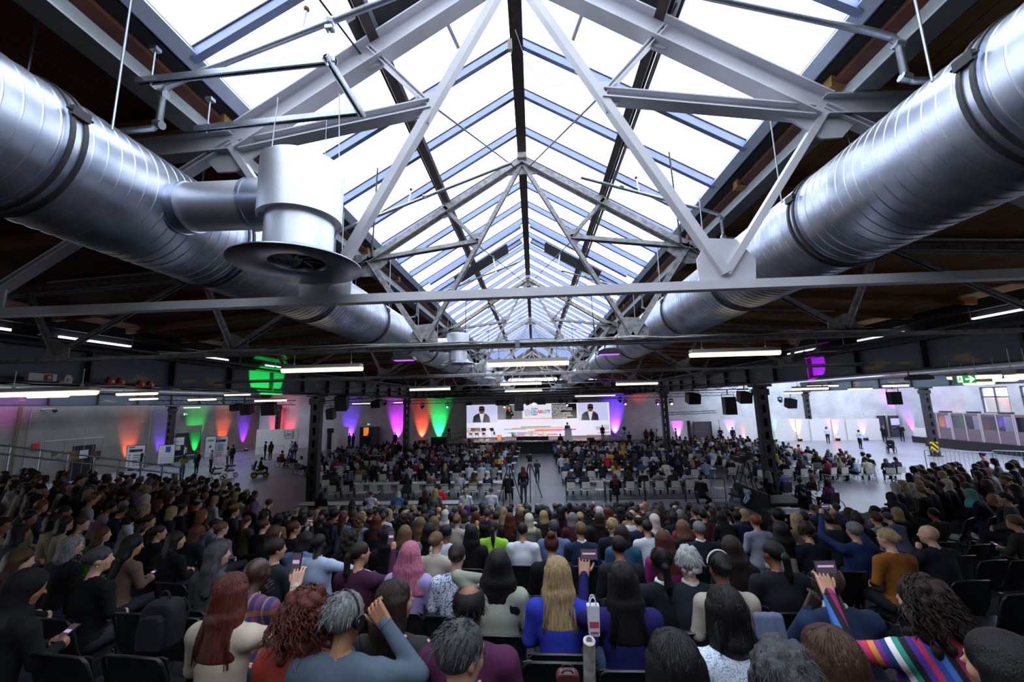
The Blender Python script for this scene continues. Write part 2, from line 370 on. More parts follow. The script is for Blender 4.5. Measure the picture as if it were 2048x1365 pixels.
# ---- roof trusses
def truss(Y, new):
    name = 'roof_truss'
    k = TR.index(Y)
    lab = ('white-painted new steel roof truss, the one overhead closest to the camera' if new else
           'old grey riveted steel roof truss, %s behind the white truss' % ['', 'the first', 'the second', 'the third', 'the fourth', 'the fifth', 'the sixth'][k])
    t = thing(name, lab, 'roof truss', (0, Y, ZT), 0, None); m = m_white if new else m_old
    def memb(nm, p, q, w, h, kind):
        b = MB(); P = (p[0], Y, p[1]); Q = (q[0], Y, q[1])
        if kind == 'I': b.ibeam(P, Q, w, h, .014, up=(0,0,1))
        elif kind == 'A': b.angle(P, Q, w, h, .03, .01, up=(0,0,1) if abs(p[0]-q[0]) > .3 else (0,0,1))
        elif kind == 'T': b.bar(P, Q, w, .012, up=(0,1,0), off=(0,0)); b.bar(P, Q, .012, h, up=(0,1,0))
        else: b.bar(P, Q, w, h)
        b.obj(nm, m, t)
    for s in (-1, 1):
        E = (s*EAVE[0], EAVE[1]); A = (0, 9.22 if new else 9.16); Mr = (s*1.42, 8.36); N = (s*.80, 7.68); G = (s*1.72, 5.93); G2 = (s*5.05, 5.93); T3 = (s*5.76, 7.32); G3 = (s*8.3, 5.93); T4 = (s*9.0, 7.1); O = (s*11.1, 6.98)
        if new:
            memb('rafter', A, E, .16, .24, 'I'); memb('rafter', E, (s*11.1, 7.04), .14, .2, 'I')
            memb('web_strut', (s*.02, 9.1), G, .10, .07, 'B')
            memb('web_strut', G, (E[0], E[1]-.05), .09, .06, 'B')
            memb('web_strut', E, G2, .10, .06, 'I'); memb('web_strut', G2, T3, .1, .06, 'I'); memb('web_strut', T3, G3, .1, .06, 'I'); memb('web_strut', G3, T4, .1, .06, 'I')
            memb('web_strut', Mr, N, .08, .05, 'I'); memb('web_strut', N, (E[0]-s*.1, E[1]-.05), .13, .10, 'I')
        else:
            memb('rafter', A, E, .14, .13, 'A'); memb('rafter', E, O, .14, .13, 'A')
            memb('web_strut', (s*.03, 9.05), G, .08, .07, 'A'); memb('web_strut', G, E, .09, .08, 'A')
            memb('web_strut', E, G2, .09, .08, 'A'); memb('web_strut', G2, T3, .08, .07, 'A'); memb('web_strut', T3, G3, .08, .07, 'A'); memb('web_strut', G3, T4, .08, .07, 'A')
            memb('web_strut', Mr, N, .07, .06, 'A'); memb('web_strut', N, E, .08, .08, 'A')
        for nm, (x, z), poly in (('gusset_plate', G, [(-.22, -.1), (.24, -.1), (.26, .12), (.12, .3), (-.10, .32), (-.22, .14)]), ('gusset_plate', G2, [(-.26, -.1), (.22, -.1), (.16, .2), (.02, .26), (-.26, .12)]),
                                 ('gusset_plate', E, [(-.34, -.06), (-.2, .22), (.05, .1), (.36, .1), (.34, -.06), (.12, -.3), (-.06, -.3)]), ('gusset_plate', Mr, [(-.16, .06), (.1, -.1), (-.02, -.24), (-.12, -.2)]), ('gusset_plate', N, [(-.1, .16), (.14, .12), (.16, -.08), (.02, -.18)]),
                                 ('gusset_plate', G3, [(-.26, -.1), (.22, -.1), (.16, .2), (.02, .26), (-.26, .12)]), ('gusset_plate', T3, [(-.2, .05), (.2, .02), (.12, -.2), (-.12, -.2)])):
            b = MB(); b.prism([(s*px, pz) for px, pz in poly] if s > 0 else [(s*px, pz) for px, pz in poly][::-1], (x, Y, z), (1,0,0), (0,0,1), .02)
            if not new:
                for q in range(10):
                    px, pz = poly[q % len(poly)]; b.ell((x+s*px*.62*(1-.25*(q//len(poly))), Y-.014, z+pz*.62), (.016, .01, .016), 6, 4)
            b.obj(nm, m, t)
    b = MB()
    if new: b.bar((-11.1, Y, ZT), (11.1, Y, ZT), .09, .075)
    else: b.angle((-11.1, Y, ZT), (11.1, Y, ZT), .10, .06, .03, .012)
    b.obj('tie_beam', m, t)
    if not new:
        b = MB(); b.prism([(-.3, -.2), (.3, -.2), (.16, .06), (-.16, .06)], (0, Y, 9.08), (1,0,0), (0,0,1), .03); b.box((0, Y, 9.2), (.16, .2, .1)); b.obj('gusset_plate', m, t)
    return t
for i, Y in enumerate(TR): truss(Y, i == 0)

# ---- bracing rods in the skylight
def rods():
    k = 0
    for (p, q) in (((-.8, 3.3, 7.7), (-.1, 6.45, 9.0)), ((.8, 3.3, 7.7), (.1, 6.45, 9.0)), ((-1.5, 3.3, 8.3), (-2.7, .3, 9.1)), ((1.5, 3.3, 8.5), (2.2, .4, 9.3)),
                   ((-.8, 6.45, 7.6), (-.1, 13.25, 9.0)), ((.8, 6.45, 7.6), (.1, 13.25, 9.0)), ((-.8, 13.25, 7.6), (-.1, 20.1, 9.0)), ((.8, 13.25, 7.6), (.1, 20.1, 9.0))):
        b = MB(); b.tube(p, q, .011, 6); o = b.obj('brace_rod', m_dk); tag(o, 'thin dark bracing rod slanting between two roof trusses under the glass', 'bracing rod', 'bracing rods under the skylight'); k += 1
    for s in (-1, 1):
        for (X, Y, z0, z1) in ((2.05, 5.0, 6.9, 8.2), (1.9, 11.5, 6.9, 8.3), (1.9, 17.5, 6.9, 8.3)):
            b = MB(); b.tube((s*X, Y, z0), (s*X*.98, Y, z1), .012, 6); b.tube((s*X, Y, z0), (s*X, Y, z0+.22), .02, 8)
            o = b.obj('hanger_rod', m_dk); tag(o, 'upright dark hanger rod with a thicker lower end inside the skylight', 'hanger rod', 'upright hanger rods inside the skylight')
rods()
# water pipes following the roof slope, with elbow down to the channel
def roof_pipe(Y, s, r):
    t = thing('condensate_pipe', 'grey galvanised pipe crossing the skylight slope and bending down by the channel', 'pipe', (s*3.0, Y, 7.2), 0, 'galvanised pipes crossing the skylight slopes')
    b = MB(); x0 = .15 if s < 0 else .9
    b.path([(s*x0, Y, 8.62-(x0)*.4), (s*2.72, Y, 7.62), (s*2.86, Y, 7.56)], r, 8); b.obj('pipe_run', m_gal, t, 50)
    b = MB(); b.path([(s*2.86, Y, 7.56), (s*2.9, Y, 7.5), (s*2.9, Y, 7.24), (s*2.94, Y, 7.18), (s*7.5, Y, 6.95)], r, 8); b.obj('drop_pipe', m_gal, t, 50)
    for x, z in ((1.5, 8.08), (2.9, 7.5), (2.9, 7.22)): b = MB(); b.tube((s*x-.03, Y, z), (s*x+.03, Y, z-.02), r*1.35, 8); b.obj('pipe_sleeve', m_gal, t)
    b = MB(); b.tube((s*1.75, Y, 7.97), (s*1.72, Y, 8.2), .012, 6); b.ell((s*1.72, Y, 8.205), (.025,)*3, 8, 6, 1)
    b.obj('support_bolt', [m_gal, mat('copper_cap', '#7a4a38', .5)], t)
for Y, s in ((2.75, -1), (2.75, 1), (5.6, -1), (5.6, 1), (9.9, -1), (9.9, 1), (16.5, 1), (16.5, -1)): roof_pipe(Y, s, .026)

# ---- spiral ducts
def duct(s, X, Z, r, Y0, Y1):
    t = thing('spiral_duct', 'long ribbed silver ventilation duct along the %s side of the skylight' % ('west' if s < 0 else 'east'), 'ventilation duct', (X, Y0, Z))
    n = 56; pitch = .088; vs = []; fs = []; rings = int((Y1-Y0)/pitch)
    prof = ((0, 0), (.42, 0), (.445, .0), (.465, .0028), (.50, .0045), (.535, .0028), (.555, 0), (.58, 0))
    K = 0
    for i in range(rings):
        for fy, dr in prof:
            y = Y0+(i+fy)*pitch
            for j in range(n):
                a = 2*PI*j/n; vs.append((X+(r+dr)*math.cos(a), y+pitch*j/n*0, Z+(r+dr)*math.sin(a)))
            K += 1
    fs = [(i*n+j, (i+1)*n+j, (i+1)*n+(j+1) % n, i*n+(j+1) % n) for i in range(K-1) for j in range(n)]
    b = MB(); b.add(vs, fs); b.obj('duct_shell', m_duct, t, True)
    y = Y0+.6; k = 0
    for y in [2.05, 3.55, 5.3, 7.3, 9.3, 11.3, 13.3, 15.3, 17.3, 19.3, 22.3, 25.3, 28.3, 31.3, 34.3]:
        b = MB()
        for dy in (-.035, .035): b.lathe([(r+.004, -.012), (r+.022, -.012), (r+.022, .012), (r+.004, .012)], (X, y+dy, Z), 48, 0, Matrix.Rotation(PI/2, 3, 'X'))
        b.lathe([(r+.003, -.05), (r+.011, -.05), (r+.011, .05), (r+.003, .05)], (X, y, Z), 48, 1, Matrix.Rotation(PI/2, 3, 'X'))
        a = PI*.12 if s < 0 else PI*.88
        b.box((X+(r+.03)*math.cos(a), y, Z+(r+.03)*math.sin(a)), (.03, .1, .06), 0)
        b.tube((X+(r+.03)*math.cos(a), y-.07, Z+(r+.03)*math.sin(a)), (X+(r+.03)*math.cos(a), y+.07, Z+(r+.03)*math.sin(a)), .009, 6)
        b.obj('band_clamp', [m_dk, m_duct], t, 40)
        for sx in (-1, 1): b = MB(); b.tube((X+sx*r*.8, y+.25, Z+r*.6), (X+sx*r*.8, y+.25, zdeck(X)), .008, 6); b.obj('hanger', m_gal, t)
    return t
duct(-1, -3.10, 6.55, .44, -4.5, 36)
duct(1, 2.96, 6.52, .46, -4.5, 36)

# ---- fan drums on the left duct
def fan_unit(Y, X, lab):
    t = thing('ceiling_fan_drum', lab, 'air outlet', (X, Y, 6.0), 0)
    Z0 = 5.92
    b = MB(); b.tube((-2.75, Y+.02, 6.52), (X-.2, Y, 6.50), .19, 28); b.obj('branch_duct', m_fan, t, 40)
    b = MB(); b.tube((-2.74, Y+.01, 6.51), (-2.6, Y+.01, 6.51), .2, 28); b.tube((-2.735, Y+.01, 6.51), (-2.70, Y+.01, 6.51), .207, 28); b.obj('coupling', m_duct, t, 40)
    b = MB(); b.tube((X-.40, Y, 6.50), (X-.2, Y, 6.5), .2, 28); b.tube((X-.40, Y, 6.50), (X-.37, Y, 6.5), .206, 28); b.obj('coupling', m_duct, t, 40)
    b = MB(); b.lathe([(0, 6.80), (.29, 6.80), (.30, 6.79), (.30, 6.34), (.292, 6.34), (.285, 6.36), (0, 6.36)], (X, Y, 0), 48); b.obj('drum', m_fan, t, 40)
    b = MB(); b.lathe([(.245, 6.36), (.245, 6.06), (.235, 6.06), (.235, 6.36)], (X, Y, 0), 48); b.obj('neck', m_fan, t, 40)
    b = MB(); b.lathe([(.20, 6.10), (.25, 6.075), (.46, 5.985), (.465, 5.975), (.455, 5.97), (.245, 5.99), (.205, 6.0), (.195, 6.04), (.20, 6.10)], (X, Y, 0), 56); b.obj('flange_ring', mat('flange_metal', '#8a8d98', .3, metal=1), t, 40)
    b = MB()
    for i in range(8):
        a = 2*PI*i/8; c, sn = math.cos(a), math.sin(a); R = Matrix.Rotation(a, 3, 'Z') @ Matrix.Rotation(.6, 3, 'X')
        b.box((X+.11*c, Y+.11*sn, 6.045), (.17, .08, .006), 0, M=R)
    b.tube((X, Y, 6.03), (X, Y, 6.14), .045, 16); b.obj('swirl_blades', mat('blade_grey', '#7c7f88', .4, metal=.6), t)
    for sx, sy in ((-.29, 0), (.29, 0), (0, .29)): b = MB(); b.tube((X+sx, Y+sy, 6.74), (X+sx*.9, Y+sy, 7.45), .004, 5); b.obj('hanger', m_gal, t)
    return t
fan_unit(2.82, -1.70, 'big silver air outlet drum with a wide round flange hanging above the left tribune')
fan_unit(10.6, -1.95, 'silver air outlet drum with round flange beyond the first riveted truss')
fan_unit(17.6, -2.02, 'third silver air outlet drum, beyond the second riveted truss')
fan_unit(24.4, -2.02, 'small far silver air outlet drum, beyond the third riveted truss')
# strut rails that carry the drum
def strut_rail(p0, p1, lab):
    t = thing('strut_rail', lab, 'strut rail', (Vector(p0)+Vector(p1))/2)
    b = MB(); b.bar(p0, p1, .045, .006, 0, off=(0, .022)); b.bar(p0, p1, .006, .045, 0, off=(.02, 0)); b.bar(p0, p1, .006, .045, 0, off=(-.02, 0))
    d = Vector(p1)-Vector(p0); n = int(d.length/.055)
    b.bar(p0, p1, .012, .006, 0, off=(.016, -.02)); b.bar(p0, p1, .012, .006, 0, off=(-.016, -.02)); b.obj('channel', m_gal, t)
    b = MB()
    for i in range(n): p = Vector(p0)+d*((i+.5)/n); b.box(p+Vector((0, 0, -.021)), (.02, .008, .004))
    b.obj('slot_edge', m_dk, t)
    b = MB(); b.tube(Vector(p0)+d*.07+Vector((0, 0, -.05)), Vector(p0)+d*.07+Vector((0, 0, .28)), .008, 6); b.box(Vector(p0)+d*.07+Vector((0, 0, .28)), (.06, .05, .03)); b.obj('threaded_rod', m_gal, t)
strut_rail((-2.96, 2.6, 7.47), (-1.37, 2.62, 7.56), 'perforated strut rail hung below the channel, the higher of the pair over the drum')
strut_rail((-2.80, 2.98, 7.33), (-1.34, 2.98, 7.40), 'perforated strut rail hung below the channel, the lower of the pair over the drum')
strut_rail((-1.42, 2.55, 7.54), (-1.32, 3.02, 7.38), 'short dark strut rail joining the ends of the two long rails')
# ---- main columns, box-laced
def column(X, Y, lab, h=5.6, w=.5, d=.34):
    h = 5.45 if X < 0 else 5.38
    if abs(X) > 20: h = 5.24
    t = thing('steel_column', lab, 'column', (X, Y, 0)); 
    b = MB(); 
    for sx in (-1, 1): b.box((X+sx*(w/2-.03), Y, h/2), (.06, d, h)); b.box((X+sx*(w/2-.09), Y-d/2, h/2), (.14, .02, h)); b.box((X+sx*(w/2-.09), Y+d/2, h/2), (.14, .02, h))
    b.obj('flange_pair', m_dk, t)
    b = MB(); z = .3
    while z < h-.2: b.box((X, Y-d/2, z), (w-.2, .015, .26)); b.box((X, Y+d/2, z), (w-.2, .015, .26)); z += .62
    b.obj('batten_plates', m_dk, t)
    b = MB(); b.box((X, Y, h+.06), (w+.3, d+.3, .12)); b.box((X, Y, .03), (w+.2, d+.2, .06)); b.box((X, Y, h-.25), (w+.12, d+.1, .3)); b.obj('cap_plate', m_dk, t)
for X, Y, l in ((-11, 19.9, 'dark riveted steel column left of the tables, rising behind the tribune'), (11, 19.9, 'dark riveted steel column beside the mixing desk'),
                (-11, 34.4, 'dark steel column before the magenta-lit wall'), (11, 34.4, 'dark steel column right of the stage screen'),
                (31.2, 33.6, 'dark steel column in the bright aisle with a striped guard at its foot'), (-33.2, 35.2, 'dark steel column against the concrete wall'),
                (-31.5, 48, 'dark far column in the corner beside the red light'), (31.2, 47.6, 'dark steel column behind the white partition')):
    column(X, Y, l)
b = MB(); b.box((30.9, 33.25, .75), (.5, .12, .75))
m = bpy.data.materials.new('hazard_stripes'); m.use_nodes = True; N = m.node_tree.nodes; L = m.node_tree.links
tc = N.new('ShaderNodeTexCoord'); w = N.new('ShaderNodeTexWave'); w.bands_direction = 'DIAGONAL'; w.inputs['Scale'].default_value = 1.6; L.new(tc.outputs['Object'], w.inputs['Vector'])
gt = N.new('ShaderNodeMath'); gt.operation = 'GREATER_THAN'; gt.inputs[1].default_value = .5; L.new(w.outputs['Fac'], gt.inputs[0])
mx = N.new('ShaderNodeMix'); mx.data_type = 'RGBA'; mx.inputs['A'].default_value = srgb('#141414'); mx.inputs['B'].default_value = srgb('#e0b800'); L.new(gt.outputs[0], mx.inputs['Factor']); L.new(mx.outputs['Result'], N['Principled BSDF'].inputs['Base Color'])
tag(b.obj('column_guard', m), 'yellow and black striped guard at the foot of the aisle column', 'column guard')

# ---- plate girders
def girder(X, s, z0, z1, Y0, Y1, lab, step=2.3):
    t = thing('plate_girder', lab, 'girder', (X, Y0, z0))
    b = MB(); b.box((X, (Y0+Y1)/2, (z0+z1)/2), (.03, Y1-Y0, z1-z0)); b.obj('web_plate', m_gm, t)
    b = MB(); b.box((X, (Y0+Y1)/2, z0), (.42, Y1-Y0, .05)); b.box((X, (Y0+Y1)/2, z1), (.42, Y1-Y0, .05)); b.box((X, (Y0+Y1)/2, z1+.1), (.12, Y1-Y0, .14))
    b.obj('flange', m_dk, t)
    y = Y0+.7
    while y < Y1:
        b = MB(); b.box((X, y, (z0+z1)/2), (.36, .07, z1-z0-.05)); b.obj('stiffener', m_dk, t); y += step
    return t
m_gm = m = bpy.data.materials.new('girder_plate'); m.use_nodes = True; N = m.node_tree.nodes; L = m.node_tree.links
tc = N.new('ShaderNodeTexCoord'); mp = N.new('ShaderNodeMapping'); mp.inputs['Scale'].default_value = (1, .9, 3.2); L.new(tc.outputs['Object'], mp.inputs[0])
ns = N.new('ShaderNodeTexNoise'); ns.inputs['Scale'].default_value = .8; ns.inputs['Detail'].default_value = 5; L.new(mp.outputs[0], ns.inputs['Vector'])
rp = N.new('ShaderNodeValToRGB'); L.new(ns.outputs['Fac'], rp.inputs['Fac']); e = rp.color_ramp.elements
e[0].position = .0; e[0].color = srgb('#3a444d'); e[1].position = .66; e[1].color = srgb('#8a6f4a'); x = e.new(.60); x.color = srgb('#46515a')
L.new(rp.outputs[0], N['Principled BSDF'].inputs['Base Color']); N['Principled BSDF'].inputs['Roughness'].default_value = .45
girder(-11, 1, 5.62, 6.42, -3, 48.8, 'dark steel plate girder on the left row of columns, with worn paint')
girder(11, -1, 5.56, 6.36, -3, 48.8, 'dark steel plate girder on the right row of columns')
girder(-33.2, 1, 5.45, 6.4, -3, 48.8, 'far dark plate girder along the top of the concrete wall', 3.1)
girder(31.6, -1, 5.4, 6.3, -3, 48.8, 'far dark plate girder across the bright aisle', 3.1)
for s, X in ((-1, -10.72), (1, 10.72)):
    b = MB(); b.path([(X, -3, 6.56), (X, 45, 6.56)], .055, 10)
    for y in range(0, 46, 2): b.tube((X, y-.04, 6.56), (X, y+.04, 6.56), .07, 10); b.tube((X, y, 6.56), (X, y, 6.95), .014, 6)
    tag(b.obj('heating_pipe', mat('pipe_grey', '#5b6068', .3, metal=.6), None, 50), 'grey pipe with sleeves running along the top of the %s girder' % ('west' if s < 0 else 'east'), 'pipe')
    b = MB(); b.bar((s*10.95, -3, 6.92), (s*10.95, 48.8, 6.92), .12, .12); tag(b.obj('eaves_beam', m_rust), 'brown beam carrying the truss ends above the %s girder' % ('west' if s < 0 else 'east'), 'beam', kind='structure')
    for k, y in enumerate((7.0, 9.6, 13.2, 17)):
        b = MB(); b.box((s*11.25, y, 6.72), (.06, 1.7, .06)); tag(b.obj('strip_window', emit_mat('daylight_slot', '#dfe8ff', 2.0)), 'narrow slot of daylight above the %s girder' % ('west' if s < 0 else 'east'), 'window', 'daylight slots above the %s girder' % ('west' if s < 0 else 'east'), 'structure')
    b = MB(); b.box((s*11.35, 22, 6.85), (.05, 52, .9)); struct('wall_clerestory_%s' % ('west' if s < 0 else 'east'), b, m_plate)

# ---- world
w = bpy.data.worlds.new('overcast_sky'); SC.world = w; w.use_nodes = True; N = w.node_tree.nodes; L = w.node_tree.links
bg = N['Background']; bg.inputs[0].default_value = (.86, .93, 1, 1); bg.inputs[1].default_value = 3.4
# ================================================================= PEOPLE: bodies grown as one smooth skin from a posed skeleton
SKIN, TOP, LEGS, SHOE, EYE, LIP = range(6)
def _block(G, lo, vox, a, b, mg):
    i0 = [max(0, int((a[k]-mg-lo[k])/vox)) for k in range(3)]; i1 = [min(G[k], int((b[k]+mg-lo[k])/vox)+2) for k in range(3)]
    return i0, i1
def sdf_mesh(prims, vox, cuts=()):
    """smooth union of capsules ('c', p, q, r1, r2, mat, k) and ellipsoids ('e', centre, radii, rot or None, mat, k), skinned by surface nets"""
    bb = []
    for p in prims:
        if p[0] == 'c': r = max(p[3], p[4]); a = np.minimum(p[1], p[2])-r; c = np.maximum(p[1], p[2])+r
        else: r = max(p[2]); a = np.array(p[1])-r; c = np.array(p[1])+r
        bb.append((a, c))
    lo = np.min([x[0] for x in bb], axis=0)-vox*3; hi = np.max([x[1] for x in bb], axis=0)+vox*3
    G = [int(x) for x in np.ceil((hi-lo)/vox)+1]
    D = np.full(G, 1.0, np.float32); I = np.zeros(G, np.int8)
    ax = [lo[k]+vox*np.arange(G[k], dtype=np.float32) for k in range(3)]
    def dist(p, X, Y, Z):
        if p[0] == 'c':
            a = np.array(p[1], np.float32); d = np.array(p[2], np.float32)-a; L = float(d@d) or 1e-9
            t = np.clip(((X-a[0])*d[0]+(Y-a[1])*d[1]+(Z-a[2])*d[2])/L, 0, 1)
            return np.sqrt((X-a[0]-t*d[0])**2+(Y-a[1]-t*d[1])**2+(Z-a[2]-t*d[2])**2)-(p[3]+(p[4]-p[3])*t)
        x, y, z = X-p[1][0], Y-p[1][1], Z-p[1][2]
        if p[3] is not None:
            M = np.array(p[3].transposed(), np.float32); x, y, z = (M[0, 0]*x+M[0, 1]*y+M[0, 2]*z, M[1, 0]*x+M[1, 1]*y+M[1, 2]*z, M[2, 0]*x+M[2, 1]*y+M[2, 2]*z)
        r = p[2]; k0 = np.sqrt((x/r[0])**2+(y/r[1])**2+(z/r[2])**2); k1 = np.sqrt((x/r[0]**2)**2+(y/r[1]**2)**2+(z/r[2]**2)**2)+1e-6
        return k0*(k0-1)/k1
    for p, (a, c) in zip(prims, bb):
        k = p[-1]; i0, i1 = _block(G, lo, vox, a, c, k+2*vox)
        if min(i1[j]-i0[j] for j in range(3)) <= 0: continue
        sl = tuple(slice(i0[j], i1[j]) for j in range(3))
        X = ax[0][sl[0]][:, None, None]; Y = ax[1][sl[1]][None, :, None]; Z = ax[2][sl[2]][None, None, :]
        d = dist(p, X, Y, Z); S = D[sl]; I[sl] = np.where(d < S, p[-2], I[sl])
        h = np.clip(.5+.5*(S-d)/k, 0, 1); D[sl] = S*(1-h)+d*h-k*h*(1-h)
    for p in cuts:
        X = ax[0][:, None, None]; Y = ax[1][None, :, None]; Z = ax[2][None, None, :]
        D = np.maximum(D, -dist(p, X, Y, Z))
    ins = D < 0
    C = np.stack([ins[i:G[0]-1+i, j:G[1]-1+j, k:G[2]-1+k] for i in (0, 1) for j in (0, 1) for k in (0, 1)])
    s = C.sum(0); act = (s > 0) & (s < 8); idx = np.full(act.shape, -1, np.int32); cells = np.argwhere(act); idx[act] = np.arange(len(cells))
    acc = np.zeros((len(cells), 3), np.float32); cnt = np.zeros(len(cells), np.float32)
    cr = [(i, j, k) for i in (0, 1) for j in (0, 1) for k in (0, 1)]
    val = [D[cells[:, 0]+i, cells[:, 1]+j, cells[:, 2]+k] for i, j, k in cr]
    for a in range(8):
        for c in range(a+1, 8):
            if sum(abs(cr[a][q]-cr[c][q]) for q in range(3)) != 1: continue
            va, vc = val[a], val[c]; m = (va < 0) != (vc < 0); t = np.where(m, va/np.where(m, va-vc, 1), 0)
            for q in range(3): acc[:, q] += np.where(m, cr[a][q]+t*(cr[c][q]-cr[a][q]), 0)
            cnt += m
    vs = (cells+acc/cnt[:, None])*vox+lo
    F = []; FM = []
    for q in range(3):
        sl0 = [slice(1, -1)]*3; sl0[q] = slice(0, -1); sl1 = [slice(1, -1)]*3; sl1[q] = slice(1, None)
        A = ins[tuple(sl0)]; B = ins[tuple(sl1)]; m = A != B; e = np.argwhere(m); 
        if not len(e): continue
        off = np.ones(3, int); off[q] = 0; e = e+off; u, w = (q+1) % 3, (q+2) % 3
        def cell(du, dw): c = e.copy(); c[:, u] -= du; c[:, w] -= dw; return idx[c[:, 0], c[:, 1], c[:, 2]]
        quad = np.stack([cell(1, 1), cell(0, 1), cell(0, 0), cell(1, 0)], 1)
        inA = A[m]; quad[~inA] = quad[~inA][:, ::-1]
        pi = e.copy(); pi[~inA, q] += 1; FM.append(I[pi[:, 0], pi[:, 1], pi[:, 2]]); F.append(quad)
    F = np.concatenate(F); FM = np.concatenate(FM); ok = (F >= 0).all(1)
    return vs, F[ok], FM[ok]
def np_mesh(name, vs, fs, fm, mats):
    me = bpy.data.meshes.new(name); n = len(fs)
    me.vertices.add(len(vs)); me.vertices.foreach_set('co', np.asarray(vs, np.float32).ravel())
    me.loops.add(n*4); me.loops.foreach_set('vertex_index', np.asarray(fs, np.int32).ravel())
    me.polygons.add(n); me.polygons.foreach_set('loop_start', np.arange(0, n*4, 4, dtype=np.int32)); me.polygons.foreach_set('loop_total', np.full(n, 4, np.int32))
    for m in mats: me.materials.append(m)
    me.update(calc_edges=True)
    me.polygons.foreach_set('material_index', np.asarray(fm, np.int32)); me.polygons.foreach_set('use_smooth', np.ones(n, bool)); me.validate(); return me

def rotx(a): return Matrix.Rotation(math.radians(a), 3, 'X')
def roty(a): return Matrix.Rotation(math.radians(a), 3, 'Y')
def rotz(a): return Matrix.Rotation(math.radians(a), 3, 'Z')
# pose: hip height, lean forward (deg), knees, ankles, arms (elbow, wrist) in upright torso space, hand style
POSES = {
 'lap':   dict(hip=.52, lean=3,  arms=[(-.235,.02,.25,-.10,.24,.15,'r'), (.235,.02,.25,.10,.24,.15,'r')]),
 'lean':  dict(hip=.52, lean=24, arms=[(-.25,.12,.27,-.08,.33,.18,'r'), (.25,.12,.27,.08,.33,.18,'r')]),
 'read':  dict(hip=.52, lean=10, arms=[(-.23,.08,.26,-.08,.30,.27,'h'), (.23,.08,.26,.07,.30,.27,'h')]),
 'phone': dict(hip=.52, lean=0,  arms=[(-.24,.20,.36,-.07,.36,.62,'h'), (.25,.20,.36,.075,.36,.62,'h')]),
 'phone_r':dict(hip=.52, lean=2, arms=[(-.235,.04,.25,-.10,.24,.16,'r'), (.27,.22,.38,.22,.36,.62,'h')]),
 'phone_l':dict(hip=.52, lean=2, arms=[(-.28,.20,.38,-.24,.36,.62,'h'), (.235,.04,.25,.10,.24,.16,'r')]),
 'high':  dict(hip=.52, lean=-2, arms=[(-.26,.26,.56,-.13,.40,.80,'h'), (.27,.26,.56,.10,.42,.80,'h')]),
 'chin':  dict(hip=.52, lean=8,  arms=[(-.24,.20,.24,-.07,.17,.50,'f'), (.235,.10,.22,.02,.28,.18,'r')]),
 'ear':   dict(hip=.52, lean=2,  arms=[(-.235,.02,.25,-.10,.24,.15,'r'), (.33,.10,.42,.15,.13,.64,'f')]),
 'nape':  dict(hip=.52, lean=4,  arms=[(-.34,.0,.62,-.10,.02,.60,'f'), (.235,.02,.25,.10,.24,.15,'r')]),
 'wave':  dict(hip=.52, lean=0,  arms=[(-.30,.12,.42,-.30,.18,.66,'o'), (.235,.02,.25,.10,.24,.15,'r')]),
 'rest':  dict(hip=.52, lean=-4, arms=[(-.27,-.02,.26,-.20,.16,.14,'r'), (.42,-.02,.44,.62,.06,.36,'r')]),
 'cross': dict(hip=.52, lean=3,  legx=1, arms=[(-.23,.04,.25,-.06,.22,.18,'r'), (.23,.04,.25,.08,.22,.16,'r')]),
 'stand': dict(hip=.93, lean=0,  arms=[(-.24,.0,.20,-.23,.06,-.04,'r'), (.24,.0,.20,.23,.06,-.04,'r')]),
 'folded':dict(hip=.93, lean=0,  arms=[(-.25,.06,.24,.06,.19,.26,'f'), (.25,.06,.24,-.06,.21,.23,'f')]),
 'standphone':dict(hip=.93, lean=0, arms=[(-.23,.10,.26,-.06,.30,.44,'h'), (.23,.10,.26,.06,.30,.44,'h')]),
 'walk':  dict(hip=.92, lean=6,  stride=.22, arms=[(-.25,.06,.22,-.2,.20,.02,'r'), (.25,-.08,.22,.24,-.04,-.02,'r')]),
 'bend':  dict(hip=.90, lean=78, arms=[(-.22,.2,.38,-.12,.42,.46,'r'), (.22,.2,.38,.12,.42,.46,'r')]),
 'point': dict(hip=.93, lean=0, arms=[(-.24,.0,.22,-.14,.12,.10,'r'), (.42,.06,.36,.62,.12,.26,'o')]),
 'squat': dict(hip=.38, lean=14, floor=1, arms=[(-.24,.12,.24,-.12,.30,.24,'r'), (.24,.12,.24,.12,.30,.24,'r')]),
}
def head_prims(prims, M, c, bald=False, eyes=True, lod=0):
    """head: cranium, jaw, nose, brow, lips, ears; M turns it, c is its centre"""
    R = M
    def W(p): return tuple(c+R@Vector(p))
    S = SKIN
    prims += [('e', W((0, -.012, .028)), (.078, .096, .088), R, S, .02), ('e', W((0, .022, -.035)), (.062, .072, .082), R, S, .03), ('c', W((0, .055, -.085)), W((0, .06, -.088)), .026, .026, S, .025)]
    if lod < 2:
        prims += [('c', W((0, .088, .012)), W((0, .108, -.022)), .009, .013, S, .012), ('c', W((-.035, .075, .032)), W((.035, .075, .032)), .014, .014, S, .015)]
        for s in (-1, 1): prims += [('e', W((s*.079, -.005, -.008)), (.010, .019, .030), R, S, .006), ('e', W((s*.04, .062, -.025)), (.022, .02, .022), R, S, .02)]
        if eyes and lod == 0:
            for s in (-1, 1): prims.append(('e', W((s*.03, .081, .012)), (.013, .007, .007), R, EYE, .002))
            prims.append(('c', W((-.018, .088, -.052)), W((.018, .088, -.052)), .007, .007, LIP, .005))
